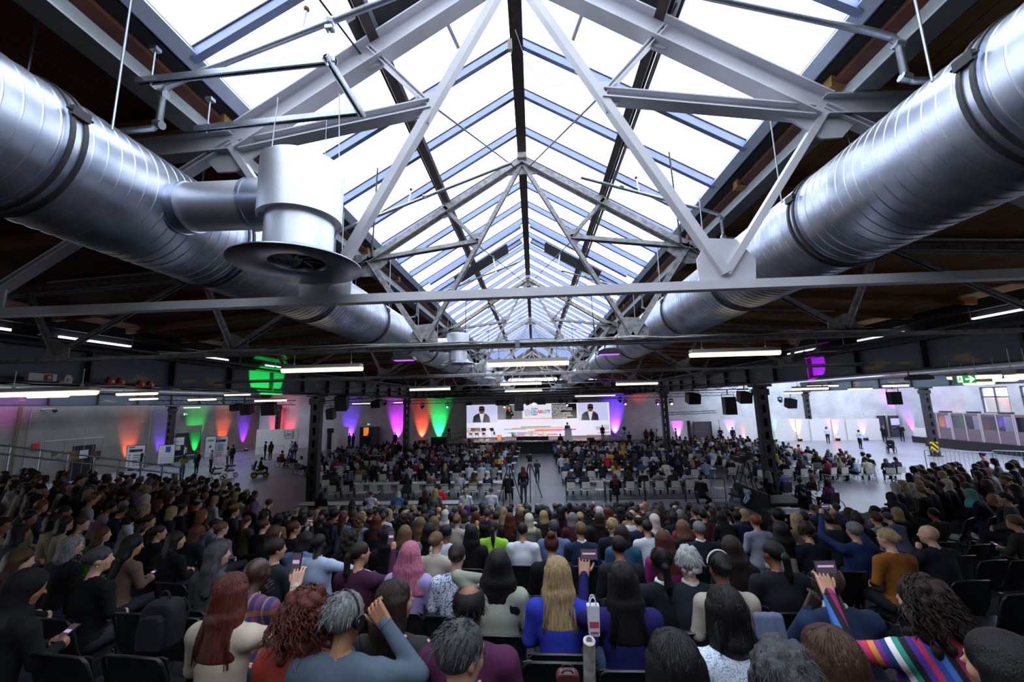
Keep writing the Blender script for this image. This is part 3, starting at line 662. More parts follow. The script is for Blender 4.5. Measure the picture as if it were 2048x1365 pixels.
def hand_prims(wp, el, style, s, k=.006):
    """palm, five bent fingers of unequal length and a thumb leaving the side of the palm; wp wrist, el elbow, s = -1 left, 1 right"""
    wp, el = Vector(wp), Vector(el); d = (wp-el).normalized()
    if style in ('h', 'f', 'o'): side = Vector((-s, 0, 0))
    else: side = Vector((-s, .2, 0))
    side = (side-d*side.dot(d)).normalized(); nrm = d.cross(side)*(1 if s > 0 else -1); nrm.normalize()   # nrm: out of the back of the hand
    pr = []; base = wp+d*.015
    for j, w in enumerate((-.5, -.17, .17, .5)): pr.append(('c', tuple(wp+side*(w*.05)), tuple(base+d*.075+side*(w*.07)), .016, .013, SKIN, .012))
    curl = {'r': 22, 'h': 38, 'f': 78, 'o': 6}[style]
    for j, (w, L) in enumerate(((.5, .068), (.17, .078), (-.17, .072), (-.5, .056))):
        p = base+d*.08+side*(w*.072); fd = (d+side*(w*.18)).normalized(); 
        for q, fr in enumerate((.45, .32, .25)):
            a = math.radians(curl*(.5 if q == 0 else 1)); ax = fd.cross(nrm).normalized(); fd = (Matrix.Rotation(-a, 3, ax) @ fd).normalized(); n = p+fd*(L*fr)
            pr.append(('c', tuple(p), tuple(n), .0088-.0008*q, .0082-.0009*q, SKIN, .003)); p = n
    p = wp+d*.03+side*.028; td = (d*.75+side*.75-nrm*.25).normalized()
    for q, L in enumerate((.04, .032, .026)): n = p+td*L; pr.append(('c', tuple(p), tuple(n), .0125-.0015*q, .011-.0015*q, SKIN, .004)); p = n; td = (td*.8+d*.5-nrm*.15).normalized()
    return pr
def person_prims(pose, hy, hp, build, lod):
    P = POSES[pose]; hip = P['hip']; H = Vector((0, 0, hip)); T = rotx(-P['lean']); w, fat = build
    def t(x, y, z): return tuple(H+T@Vector((x*w, y, z)))
    pr = []
    a = pr.append
    sh = .186
    a(('e', t(0, -.01, .02), (.165*w*fat, .125*fat, .115), T, TOP if hip < .6 else LEGS, .05))
    a(('e', t(0, 0, .14), (.158*w*fat, .116*fat, .15), T, TOP, .07)); a(('e', t(0, .0, .33), (.172*w, .118*fat, .18), T, TOP, .07))
    a(('c', t(-sh+.02, -.012, .475), t(sh-.02, -.012, .475), .070, .070, TOP, .07)); a(('c', t(-.07, -.025, .51), t(.07, -.025, .51), .055, .055, TOP, .05))
    a(('c', t(0, -.010, .565), t(0, .012, .62), .050, .049, SKIN, .010))
    hc = Vector(t(0, .025, .71)); HM = T @ rotx(P['lean']*.8) @ rotz(hy) @ rotx(hp)
    head_prims(pr, HM, hc, lod=lod)
    hands = []
    for s, (ex, ey, ez, wx, wy, wz, st) in zip((-1, 1), P['arms']):
        S0 = t(s*sh, -.01, .47); E = t(ex, ey, ez); Wr = t(wx, wy, wz)
        a(('c', S0, E, .064, .051, TOP, .04)); a(('c', E, Wr, .050, .036, TOP, .02))
        dd = (Vector(Wr)-Vector(E)).normalized(); a(('c', tuple(Vector(Wr)-dd*.03), tuple(Vector(Wr)+dd*.012), .024, .022, SKIN, .01))
        if lod >= 1: a(('e', tuple(Vector(Wr)+dd*.07), (.036, .036, .05), None, SKIN, .015))
        else: hands += hand_prims(Wr, E, st, s)
    if hip < .6:
        fl = P.get('floor')
        for s in (-1, 1):
            if P.get('legx') and s > 0: K = (.02, .45, hip+.12); A = (-.22, .60, .34); F = (-.28, .70, .36)
            elif fl: K = (s*.24, .30, .42) if s < 0 else (.34, .28, .16); A = (s*.16, .12, .08); F = (s*.2, .26, .05)
            else: K = (s*.15, .43, hip+.0); A = (s*.15, .44, .10); F = (s*.16, .58, .045)
            a(('c', (s*.095, .0, hip), K, .095*fat, .066, LEGS, .04)); a(('c', K, A, .062, .042, LEGS, .02)); a(('c', (A[0], A[1], A[2]-.03), F, .045, .036, SHOE, .01))
    else:
        st = P.get('stride', 0)
        for s in (-1, 1):
            K = (s*.10, s*st*.5+.02, .50); A = (s*.10, s*st-(.03 if s*st < 0 else 0), .10)
            a(('c', (s*.09, .0, hip), K, .095*fat, .064, LEGS, .04)); a(('c', K, A, .06, .044, LEGS, .02)); a(('c', (A[0], A[1]-.02, .05), (A[0], A[1]+.15, .04), .045, .036, SHOE, .01))
    return pr, hands, hc, HM
BODY = {}
DEF = [mat('skin_default', '#b98a6c', .5), mat('top_default', '#222226', .8), mat('legs_default', '#17181c', .8), mat('shoe_default', '#101012', .5), mat('eye_dark', '#1a1412', .25), mat('lip_tone', '#8a4a44', .5)]
def body(pose, hy=0, hp=0, build=(1, 1), lod=1):
    key = (pose, hy, hp, build, lod)
    if key in BODY: return BODY[key]
    pr, hands, hc, HM = person_prims(pose, hy, hp, build, lod)
    vs, fs, fm = sdf_mesh(pr, (.0115, .018, .034)[lod])
    if hands:
        v2, f2, m2 = sdf_mesh(hands, .0048)
        fs = np.concatenate([fs, f2+len(vs)]); vs = np.concatenate([vs, v2]); fm = np.concatenate([fm, m2])
    if lod < 2:
        L = MB(); P = POSES[pose]; T = rotx(-P['lean']); H = Vector((0, 0, P['hip'])); w, fat = build
        c0 = H+T@Vector((0, -.012, .552)); TT = T@rotx(14); n = 20
        L.path([c0+TT@Vector((.060*math.cos(2*PI*i/n), .060*math.sin(2*PI*i/n), 0)) for i in range(n)], .011, 6, closed=True)
        for ar in P['arms']:
            E = H+T@Vector((ar[0]*w, ar[1], ar[2])); W0 = H+T@Vector((ar[3]*w, ar[4], ar[5])); d = (W0-E).normalized(); q = d.orthogonal().normalized(); r = d.cross(q)
            L.path([W0-d*.004+q*(.032*math.cos(2*PI*i/14))+r*(.032*math.sin(2*PI*i/14)) for i in range(14)], .007, 6, closed=True)
        f2 = np.array(L.f); fs = np.concatenate([fs, f2+len(vs)]); vs = np.concatenate([vs, np.array(L.v)]); fm = np.concatenate([fm, np.full(len(f2), TOP)])
    BODY[key] = (np_mesh('person_body', vs, fs, fm, DEF), hc, HM, (vs, fs, fm)); return BODY[key]

# ---------------------------------------------------------------- hair and headwear, in head space (origin head centre, face towards +Y)
HAIR = {}
def hair_prims(st):
    c = []; p = []; a = p.append; H = 0
    cap = ('e', (0, -.018, .038), (.090, .106, .094), None, 0, .01)
    face = [('e', (0, .120, -.06), (.085, .090, .112), None, 0, .01)]
    low = [('e', (0, .03, -.16), (.2, .2, .10), None, 0, .01)]
    def curtain(L, wd, yb, r0=.035, r1=.024, n=7, flare=0):
        for i in range(n):
            u = -1+2*i/(n-1); x0 = u*.070; y0 = -.075+.045*u*u
            a(('c', (x0, y0, .02), (u*wd*.8, y0-.02, -.12), r0, r0, 0, .03)); a(('c', (u*wd*.8, y0-.02, -.12), (u*wd+flare*u, yb+.03*u*u, -L), r0, r1, 0, .03))
        for s in (-1, 1): a(('c', (s*.078, .005, .03), (s*.088, .0, -.11), .024, .024, 0, .02))
    if st in ('short', 'crop', 'balding'):
        a(cap); c = face+[('e', (0, .05, -.13), (.2, .16, .105), None, 0, .01)]
        if st == 'crop': p[0] = ('e', (0, -.016, .034), (.083, .101, .089), None, 0, .01)
        if st == 'balding': c = c+[('e', (0, .0, .125), (.066, .085, .075), None, 0, .01)]
    elif st == 'bob':
        a(cap); curtain(.17, .085, -.075, .036, .034); c = face
    elif st == 'long': a(cap); curtain(.33, .115, -.125, .034, .026, 9); c = face
    elif st == 'wavy': a(('e', (0, -.02, .04), (.096, .112, .1), None, 0, .01)); curtain(.32, .14, -.12, .042, .034, 7, .02); c = face
    elif st == 'curly':
        rnd = random.Random(3); a(('e', (0, -.02, .04), (.10, .115, .10), None, 0, .01))
        for i in range(70):
            th = rnd.uniform(-2.6, 2.6)-PI/2; z = rnd.uniform(-.22, .11); rr = .115*(1 if z < 0 else math.sqrt(max(.1, 1-(z/.13)**2)))
            q = (math.cos(th)*rr, math.sin(th)*rr-.02, z)
            if q[1] > .03: continue
            a(('c', q, (q[0], q[1], q[2]+.01), .026, .026, 0, .012))
        c = face
    elif st == 'fluffy':
        rnd = random.Random(5); a(('e', (0, -.02, .045), (.093, .108, .094), None, 0, .01))
        for i in range(60):
            th = rnd.uniform(0, 2*PI); z = rnd.uniform(-.06, .13); rr = .098*math.sqrt(max(.05, 1-(z/.14)**2)); q = (math.cos(th)*rr*.95, math.sin(th)*rr-.02, z)
            if q[1] > .07: continue
            a(('c', q, (q[0]*1.05, q[1]*1.03, q[2]+.008), .019, .016, 0, .01))
        c = face
    elif st == 'ponytail':
        a(('e', (0, -.014, .034), (.084, .102, .089), None, 0, .01)); a(('c', (0, -.10, .02), (0, -.13, .0), .026, .026, 0, .02)); a(('c', (0, -.13, .0), (.01, -.135, -.14), .034, .032, 0, .02)); a(('c', (.01, -.135, -.14), (.015, -.13, -.30), .032, .012, 0, .02)); c = face+[('e', (0, .05, -.13), (.2, .16, .10), None, 0, .01)]
    elif st == 'bun':
        a(('e', (0, -.014, .036), (.085, .102, .091), None, 0, .01)); a(('e', (0, -.105, .035), (.045, .036, .042), None, 0, .015)); c = face+[('e', (0, .05, -.13), (.2, .155, .095), None, 0, .01)]
    elif st == 'topbun':
        a(('e', (0, -.014, .036), (.086, .102, .092), None, 0, .01)); a(('e', (0, -.06, .135), (.05, .05, .042), None, 0, .015)); c = face+[('e', (0, .05, -.13), (.2, .155, .095), None, 0, .01)]
    elif st == 'afro': a(('e', (0, -.03, .05), (.125, .13, .125), None, 0, .01)); c = [('e', (0, .13, -.05), (.09, .10, .115), None, 0, .01)]+low
    elif st == 'hijab':
        a(('e', (0, -.02, .032), (.098, .118, .106), None, 0, .01)); a(('c', (0, -.03, -.08), (0, -.02, -.14), .10, .095, 0, .04)); a(('e', (0, -.02, -.21), (.185, .135, .09), None, 0, .05)); a(('c', (0, .06, -.135), (0, .10, -.24), .045, .04, 0, .04))
        c = [('e', (0, .125, -.01), (.066, .07, .092), None, 0, .01)]
    return p, c
def hair_mesh(st, lod):
    key = (st, lod)
    if key in HAIR: return HAIR[key]
    p, c = hair_prims(st)
    vs, fs, fm = sdf_mesh(p, (.006, .012, .026)[lod], c)
    nm = 'headscarf' if st == 'hijab' else 'hair'
    if lod == 0 and st != 'hijab':          # locks combed over the cap
        rnd = random.Random(hash(st) % 97 if False else len(st)*13); L = MB(); m = MB()
        n = {'long': 150, 'wavy': 170, 'curly': 260, 'bob': 130, 'ponytail': 90, 'bun': 60, 'topbun': 60, 'short': 150, 'crop': 0, 'balding': 60, 'fluffy': 200, 'afro': 150}.get(st, 60)
        for i in range(n):
            th = rnd.uniform(0, 2*PI); up = math.acos(rnd.uniform(-.1 if st not in ('balding',) else -.35, 1 if st != 'balding' else .3)); R = (.089, .105, .094)
            if st in ('curly', 'afro'): R = (.112, .125, .112)
            x, y, z = math.sin(up)*math.cos(th), math.sin(up)*math.sin(th), math.cos(up)
            if y > .35 and z < .55: continue
            q = Vector((x*R[0], y*R[1]-.018, z*R[2]+.038)); pts = [q*1.0]; wob = rnd.uniform(-1, 1); ph = rnd.uniform(0, 6)
            if st in ('short', 'fluffy', 'balding', 'crop'):
                tl = rnd.uniform(.025, .055)*(1.3 if st == 'fluffy' else 1); d = Vector((x*.5+wob*.3, y*.2-.6, -.7*abs(1-z)))
                for k in range(1, 4): pts.append(q+d*(tl*k/3)+Vector((x, y, z))*.004*(3-k))
                if min(pt.z for pt in pts) < -.055 or pts[-1].y > .06 and pts[-1].z < .03: continue
            elif st in ('curly', 'afro'):
                d = Vector((x*.5, y*.5-.1, -.9 if st == 'curly' else .3*z)); Lh = rnd.uniform(.08, .22) if st == 'curly' else .05; q2 = q
                for k in range(1, 9):
                    t = k/8; pts.append(q+d*(Lh*t)+Vector((math.cos(ph+t*14), math.sin(ph+t*14), 0))*.014)
                if any(pt.y > .055 and pt.z < .05 for pt in pts): continue
            else:
                Lh = {'long': .38, 'wavy': .36, 'bob': .17, 'ponytail': .05, 'bun': .05, 'topbun': .05}[st]*rnd.uniform(.85, 1.06)
                ux = max(-1, min(1, x)); yb = -.135 if st == 'long' else -.12
                for k in range(1, 5):
                    a2 = up+(PI*.56-up)*k/4; pts.append(Vector((math.sin(a2)*math.cos(th)*R[0]*1.01, math.sin(a2)*math.sin(th)*R[1]-.018, math.cos(a2)*R[2]+.038)))
                if pts[-1].y > .05: continue
                if Lh > .1:
                    s0 = pts[-1].copy()
                    for k in range(1, 8):
                        t = k/7; wv = (.012*math.sin(ph+t*11) if st == 'wavy' else .003*math.sin(ph+t*5))
                        pts.append(Vector((s0.x*(1+.45*t*(1 if st != 'bob' else .2))+wv, s0.y+(min(s0.y, yb)-s0.y)*min(1, t*1.3)+wv*.5, s0.z-Lh*t)))
            r = rnd.uniform(.0035, .0065) if st not in ('short', 'fluffy', 'balding', 'crop') else rnd.uniform(.0018, .0032)
            K = len(pts); L.path(pts, [r*(1-.75*(j/(K-1))**2) for j in range(K)], 4)
        if L.v:
            qf = [f for f in L.f if len(f) == 4]; f2 = np.array(qf, np.int64)
            fs = np.concatenate([fs, f2+len(vs)]); vs = np.concatenate([vs, np.array(L.v)]); fm = np.concatenate([fm, np.zeros(len(f2), int)])
    HAIR[key] = (np_mesh(nm, vs, fs, fm*0, [mat('hair_default', '#1c1512', .5)]), nm, (vs, fs)); return HAIR[key]

def hair_mat(key):
    C = {'black': ('#090808', '#151213'), 'dbrown': ('#18100d', '#2c1d17'), 'brown': ('#2e1e14', '#493021'), 'lbrown': ('#543c28', '#76593e'), 'red': ('#30100c', '#511e14'), 'ginger': ('#612e14', '#864523'), 'blonde': ('#846946', '#ac9670'),
         'grey': ('#575659', '#828184'), 'white': ('#908f8f', '#b1b0b0'), 'dgrey': ('#2c2b2e', '#4b4a4e'), 'pink': ('#a6486b', '#c18097'), 'purple': ('#301a59', '#492a80'), 'auburn': ('#3b1913', '#5d2a21')}[key]
    nm = 'hair_'+key
    if nm in MATS: return MATS[nm]
    m = mat(nm, C[0], .48, spec=.28, col2=C[1], nscale=9, stretch=(9, 9, 1.2), bump=.6, bscale=30); return m
def cloth(col):
    nm = 'cloth_'+col
    return MATS.get(nm) or mat(nm, col, .85, spec=.2, noise=.14, nscale=5, bump=.9, bscale=7)
def pattern(kind):
    nm = 'cloth_'+kind
    if nm in MATS: return MATS[nm]
    m = bpy.data.materials.new(nm); m.use_nodes = True; N = m.node_tree.nodes; L = m.node_tree.links; b = N['Principled BSDF']; b.inputs['Roughness'].default_value = .85
    tc = N.new('ShaderNodeTexCoord'); o = tc.outputs['Object']
    rp = N.new('ShaderNodeValToRGB'); rp.color_ramp.interpolation = 'CONSTANT'; e = rp.color_ramp.elements
    def stops(cs):
        e[0].position = 0; e[0].color = srgb(cs[0]); e[1].position = 1/len(cs); e[1].color = srgb(cs[1])
        for i, c in enumerate(cs[2:]): e.new((i+2)/len(cs)).color = srgb(c)
    if kind in ('stripes', 'plaid', 'check'):
        mp = N.new('ShaderNodeMapping'); L.new(o, mp.inputs[0])
        sc = {'stripes': 2.6, 'plaid': 8, 'check': 7}[kind]
        if kind == 'stripes': mp.inputs['Rotation'].default_value = (0, .5, .5)
        sp = N.new('ShaderNodeSeparateXYZ'); L.new(mp.outputs[0], sp.inputs[0])
        def fr(i, s):
            a = N.new('ShaderNodeMath'); a.operation = 'MULTIPLY'; a.inputs[1].default_value = s; L.new(sp.outputs[i], a.inputs[0]); f = N.new('ShaderNodeMath'); f.operation = 'FRACT'; L.new(a.outputs[0], f.inputs[0]); return f.outputs[0]
        stops({'stripes': ['#2a3f8e', '#3d6cc0', '#15151c', '#a02462', '#c0304a', '#d9853a', '#7a2c8c', '#223a7a', '#e8e0e4', '#2b8a78', '#12131a', '#4a2a8c', '#b02a58'], 'plaid': ['#7a2a3a', '#27386e', '#c08a3c', '#5a2440', '#1d2d55', '#8c3a34'], 'check': ['#dcdcde', '#dcdcde', '#1c1c20', '#dcdcde']}[kind])
        L.new(fr(0, sc), rp.inputs[0])
        if kind != 'stripes':
            r2 = N.new('ShaderNodeValToRGB'); r2.color_ramp.interpolation = 'CONSTANT'
            r2.color_ramp.elements[0].color = srgb('#3b3f78' if kind == 'plaid' else '#f0f0f0'); r2.color_ramp.elements[1].position = .7; r2.color_ramp.elements[1].color = srgb('#a86a3a' if kind == 'plaid' else '#2a2a2e'); L.new(fr(2, sc), r2.inputs[0])
            mx = N.new('ShaderNodeMix'); mx.data_type = 'RGBA'; mx.blend_type = 'MIX' if kind == 'plaid' else 'MULTIPLY'; mx.inputs['Factor'].default_value = .45 if kind == 'plaid' else .8; L.new(rp.outputs[0], mx.inputs['A']); L.new(r2.outputs[0], mx.inputs['B']); L.new(mx.outputs['Result'], b.inputs['Base Color'])
        else: L.new(rp.outputs[0], b.inputs['Base Color'])
    else:
        vo = N.new('ShaderNodeTexVoronoi'); L.new(o, vo.inputs['Vector'])
        S = {'floral_blue': (60, ['#3e5080', '#dfe3ee', '#d4d9e8', '#5a6c9c']), 'floral_black': (14, ['#d8888c', '#141316', '#111012', '#111012', '#131214']), 'tweed': (120, ['#5c7ba8', '#c3cede', '#e2e6ec', '#8aa0c0']), 'leopard': (36, ['#171412', '#b3a68e', '#c2b69c', '#171412']), 'zebra': (24, ['#101012', '#101012', '#d8d8d8', '#101012']),
             'dots': (90, ['#d0d4e0', '#16171c', '#16171c', '#d0d4e0']), 'floral_red': (30, ['#c83a5a', '#e8e2e0', '#4a7ab0', '#e8e2e0']), 'plaid_pink': (20, ['#8c4a5c', '#c8a8b0', '#704050', '#d8c8cc'])}[kind]
        vo.inputs['Scale'].default_value = S[0]; stops(S[1])
        mm = N.new('ShaderNodeMath'); mm.operation = 'MULTIPLY'; mm.inputs[1].default_value = 1.25; L.new(vo.outputs['Distance'], mm.inputs[0]); L.new(mm.outputs[0], rp.inputs[0]); L.new(rp.outputs[0], b.inputs['Base Color'])
    MATS[nm] = m; return m
SKINS = {'l': '#b98b72', 't': '#97694e', 'm': '#774d37', 'd': '#3c261d', 'p': '#c69a86'}
def skin(k): return mat('skin_'+k, SKINS[k], .48, noise=.08, nscale=14)
PANTS = ['#15161a', '#1d222e', '#22262f', '#2b2d33', '#101114', '#26354d']
n_people = 0
def add_extra(root, hc, HM, kind, col=None, sitting=True):
    e = HM.to_4x4(); e.translation = hc
    b = MB(); nm = kind; mm = cloth(col) if col else m_black; sm = 40
    if kind == 'shirt_collar':
        b.lathe([(.060, -.135), (.066, -.155), (.074, -.175), (.080, -.172), (.070, -.128), (.060, -.125)], (0, -.028, 0), 20, 0, None, 1, .95)
    elif kind == 'lanyard':
        b.path([(.075, -.03, -.165), (.05, -.085, -.155), (0, -.10, -.15), (-.05, -.085, -.155), (-.075, -.03, -.165), (-.08, .06, -.22), (-.03, .135, -.40), (.03, .135, -.40), (.08, .06, -.22)], .006, 5, closed=True)
    elif kind == 'headset':
        b.path([(-.092*math.cos(t), -.0, .03+.105*math.sin(t)) for t in [PI*i/12 for i in range(13)]], .006, 6)
        for s in (-1, 1): b.lathe([(0, -.014), (.032, -.014), (.036, 0), (.032, .014), (0, .014)], (s*.094, -.002, 0), 20, 0, roty(90))
        b.path([(.09, 0, -.03), (.095, .02, -.15), (.08, .06, -.30)], .0025, 4); mm = m_black
    elif kind == 'glasses':
        for s in (-1, 1):
            b.path([(s*(.031+.022*math.cos(t)), .098, .012+.016*math.sin(t)) for t in [2*PI*i/12 for i in range(12)]], .002, 4, closed=True); b.path([(s*.053, .098, .016), (s*.078, .07, .014), (s*.082, 0, .01)], .002, 4)
        mm = m_dk
    elif kind == 'earring': b.ell((.083, -.002, -.045), (.008, .008, .008), 10, 8); mm = mat('pearl', '#e4dccf', .2, metal=.3)
    elif kind == 'hat':
        b.lathe([(.0, .12), (.075, .125), (.088, .10), (.092, .045), (.17, .03), (.172, .036), (.094, .06), (.088, .11), (.07, .137), (0, .132)], (0, -.02, .02), 28); mm = cloth(col or '#0f0f12')
    elif kind == 'hat_band': b.lathe([(.0935, .048), (.096, .048), (.094, .08), (.091, .08)], (0, -.02, .02), 28)
    elif kind == 'cap':
        b.lathe([(0, .136), (.05, .13), (.085, .09), (.096, .03), (.092, .03), (.08, .085), (0, .125)], (0, -.018, 0), 24); b.prism([(-.06, 0), (.06, 0), (.045, .06), (0, .075), (-.045, .06)], (0, .075, .045), (1,0,0), (0,1,-.15), .006)
    elif kind == 'beret': b.lathe([(0, .15), (.06, .145), (.12, .115), (.125, .09), (.09, .06), (.088, .06)], (-.01, -.03, 0), 24); b.tube((-.01, -.03, .148), (-.01, -.03, .165), .008)
    elif kind == 'bow': 
        for s in (-1, 1): b.ell((s*.03, -.11, .0), (.035, .014, .022), 10, 6, 0, roty(s*20))
    elif kind == 'headband': b.path([(-.091*math.cos(t), .02-.0*t, .035+.098*math.sin(t)) for t in [PI*i/12 for i in range(13)]], .007, 6)
    elif kind == 'scrunchie': b.path([(.03*math.cos(t), -.118, .01+.03*math.sin(t)) for t in [2*PI*i/12 for i in range(12)]], .01, 6, closed=True)
    vs = [e@Vector(p) for p in b.v]; b.v = [tuple(p) for p in vs]
    o = b.obj(nm, mm, None, sm); o.parent = root
    return o
def person(loc, rz, pose='lap', hair='short', hcol='dbrown', top='#1b1c22', sk='l', hy=0, hp=0, build=(1, 1), lod=1, label='', group=None, pants=None, extras=(), shoe='#101012', sc=1.0, phone=None):
    global n_people
    me, hc, HM, _ = body(pose, hy, hp, build, lod)
    root = bpy.data.objects.new('person', None); root.empty_display_size = .1; COL.objects.link(root)
    root.location = loc; root.rotation_euler = (0, 0, rz); root.scale = (sc, sc, sc)
    tag(root, label, 'person', group)
    o = bpy.data.objects.new('body', me); COL.objects.link(o); o.parent = root
    tm = pattern(top) if not top.startswith('#') else cloth(top)
    for i, m in enumerate([skin(sk), tm, cloth(pants or PANTS[n_people % 6]), mat('shoe_'+shoe, shoe, .4)]):
        o.material_slots[i].link = 'OBJECT'; o.material_slots[i].material = m
    if hair and hair != 'bald':
        hm, nm, _ = hair_mesh(hair, lod); h = bpy.data.objects.new(nm, hm); COL.objects.link(h); h.parent = root
        M = HM.to_4x4(); M.translation = hc; h.matrix_local = M
        h.material_slots[0].link = 'OBJECT'; h.material_slots[0].material = hair_mat(hcol) if nm == 'hair' else cloth(hcol)
    P = POSES[pose]; HP = {'phone': 'both', 'phone_r': 1, 'phone_l': 0, 'high': 'both', 'read': 'both', 'standphone': 'both'}.get(pose)
    if phone and HP is not None:
        T = rotx(-P['lean']); w, fat = build; pts = []
        for a in P['arms']: W0 = Vector((a[3]*w, a[4], a[5])); E0 = Vector((a[0]*w, a[1], a[2])); d = (W0-E0).normalized(); pts.append(Vector((0, 0, P['hip']))+T@(W0+d*.085))
        c = (pts[0]+pts[1])/2+Vector((0, .02, .05)) if HP == 'both' else pts[HP]+Vector((-.045 if HP else .045, .035, .06))
        wpos = Vector(loc)+Matrix.Rotation(rz, 3, 'Z')@(c*sc); land = phone.startswith('-'); lb = phone.lstrip('-')
        handset_phone(wpos, rz, -12 if pose in ('phone', 'phone_r', 'phone_l', 'high') else -65, lb, w=.15 if land else .078, h=.078 if land else .155)
    for e in extras:
        k, c = (e+':').split(':')[:2]; add_extra(root, hc, HM, k, c or None)
    n_people += 1
    return root
# ================================================================= FURNITURE AND STAGE PROPS (one of each kind, then copied)
m_chair = mat('black_shell_plastic', '#14161b', .42, spec=.6, bump=.15, bscale=160)
m_chrome = mat('chrome_tube', '#b9bcc4', .2, metal=1)
m_wchair = mat('white_seat_plastic', '#cfcbc4', .5)
m_table = mat('table_laminate', '#b4b3bb', .4, noise=.05)
m_rub = mat('rubber', '#121214', .7)
def shell_chair():
    t = thing('tribune_chair', 'x', 'chair'); b = MB(); W = .235
    prof = [(.22, .405), (.20, .425), (.05, .42), (-.12, .415), (-.17, .44), (-.20, .52), (-.225, .66), (-.255, .82), (-.262, .835)]
    vs = []; nx = 9
    for off in (0, 1):
        for i, (y, z) in enumerate(prof):
            rr = 1 if i < len(prof)-1 else .82
            for j in range(nx):
                u = -1+2*j/(nx-1); e = .028*u**4*(1 if i > 3 else -.3); nrm = (.0, .010) if i < 4 else (-.010, 0)
                vs.append((u*W*rr, y+e+(nrm[0] if off else 0), z-(nrm[1] if off and i < 4 else 0)+(0 if i < 4 else 0)))
    K = len(prof); fs = []
    for o in (0, K*nx):
        for i in range(K-1):
            for j in range(nx-1):
                q = (o+i*nx+j, o+i*nx+j+1, o+(i+1)*nx+j+1, o+(i+1)*nx+j); fs.append(q if o else q[::-1])
    O = K*nx
    for i in range(K-1):
        for j in (0, nx-1): q = (i*nx+j, (i+1)*nx+j, O+(i+1)*nx+j, O+i*nx+j); fs.append(q if j == 0 else q[::-1])
    for j in range(nx-1):
        for i in (0, K-1): q = (i*nx+j, i*nx+j+1, O+i*nx+j+1, O+i*nx+j); fs.append(q if i else q[::-1])
    b.add(vs, fs)
    b.path([(-W, -.13, .43), (-W-.004, -.19, .55), (-W, -.235, .72), (-W+.004, -.262, .80), (-W+.035, -.272, .838), (0, -.275, .842), (W-.035, -.272, .838), (W-.004, -.262, .80), (W, -.235, .72), (W+.004, -.19, .55), (W, -.13, .43)], .011, 6)
    b.obj('seat_shell', m_chair, t, 50)
    for s in (-1, 1):
        b = MB(); b.path([(s*.20, .17, .40), (s*.215, .20, .0)], .010, 8); b.obj('leg', m_chrome, t, 60)
        b = MB(); b.path([(s*.20, -.12, .40), (s*.215, -.24, .0)], .010, 8); b.obj('leg', m_chrome, t, 60)
        b = MB(); b.path([(s*.20, -.14, .385), (s*.255, -.12, .375), (s*.262, .0, .37), (s*.255, .12, .375), (s*.2, .14, .385)], .009, 6); b.obj('link_loop', m_chrome, t, 60)
    return t
def white_chair(seatm, name='conference_chair'):
    t = thing(name, 'x', 'chair'); b = MB(); b.box((0, 0, .44), (.43, .42, .03)); b.obj('seat', seatm, t, 40)
    b = MB(); vs = []; b.add([(x, y-.01*(1-abs(x)/.21)-.02*0, z) for off in (0, .02) for x in (-.21, -.1, 0, .1, .21) for (y, z) in ((-.21-off, .52), (-.25-off, .86))],
        [(0,2,3,1), (2,4,5,3), (4,6,7,5), (6,8,9,7), (11,13,12,10), (13,15,14,12), (15,17,16,14), (17,19,18,16), (0,1,11,10), (8,18,19,9), (1,3,13,11), (3,5,15,13), (5,7,17,15), (7,9,19,17), (2,0,10,12), (4,2,12,14), (6,4,14,16), (8,6,16,18)]); b.obj('backrest', seatm, t)
    for s in (-1, 1):
        b = MB(); b.tube((s*.2, .19, .43), (s*.22, .22, 0), .011, 8); b.obj('leg', m_chrome, t, 60)
        b = MB(); b.path([(s*.2, -.26, .84), (s*.2, -.20, .44), (s*.22, -.26, 0)], .011, 8); b.obj('leg', m_chrome, t, 60)
    return t
def long_table(L=1.8, W=.6):
    t = thing('conference_table', 'x', 'table'); b = MB(); b.box((0, 0, .735), (L, W, .028)); b.obj('tabletop', m_table, t)
    for sx in (-1, 1):
        for sy in (-1, 1): b = MB(); b.box((sx*(L/2-.1), sy*(W/2-.06), .36), (.035, .035, .72)); b.obj('leg', m_chrome, t)
    b = MB(); b.box((0, W/2-.06, .69), (L-.2, .02, .05)); b.box((0, -W/2+.06, .69), (L-.2, .02, .05)); b.obj('apron_frame', m_chrome, t)
    return t
def wheel(b, x, y, z, r, n=28, w=.016, spokes=14):
    b.path([(x, y+r*math.cos(2*PI*i/n), z+r*math.sin(2*PI*i/n)) for i in range(n)], w, 6, 0, True)
    if spokes:
        b.path([(x-.02, y+(r-.04)*math.cos(2*PI*i/n), z+(r-.04)*math.sin(2*PI*i/n)) for i in range(n)], .007, 5, 1, True)
        for i in range(spokes): a = 2*PI*i/spokes; b.tube((x, y, z), (x, y+r*math.cos(a), z+r*math.sin(a)), .003, 4, m=1, caps=False)
        b.tube((x-.03, y, z), (x+.03, y, z), .03, 10, m=1)
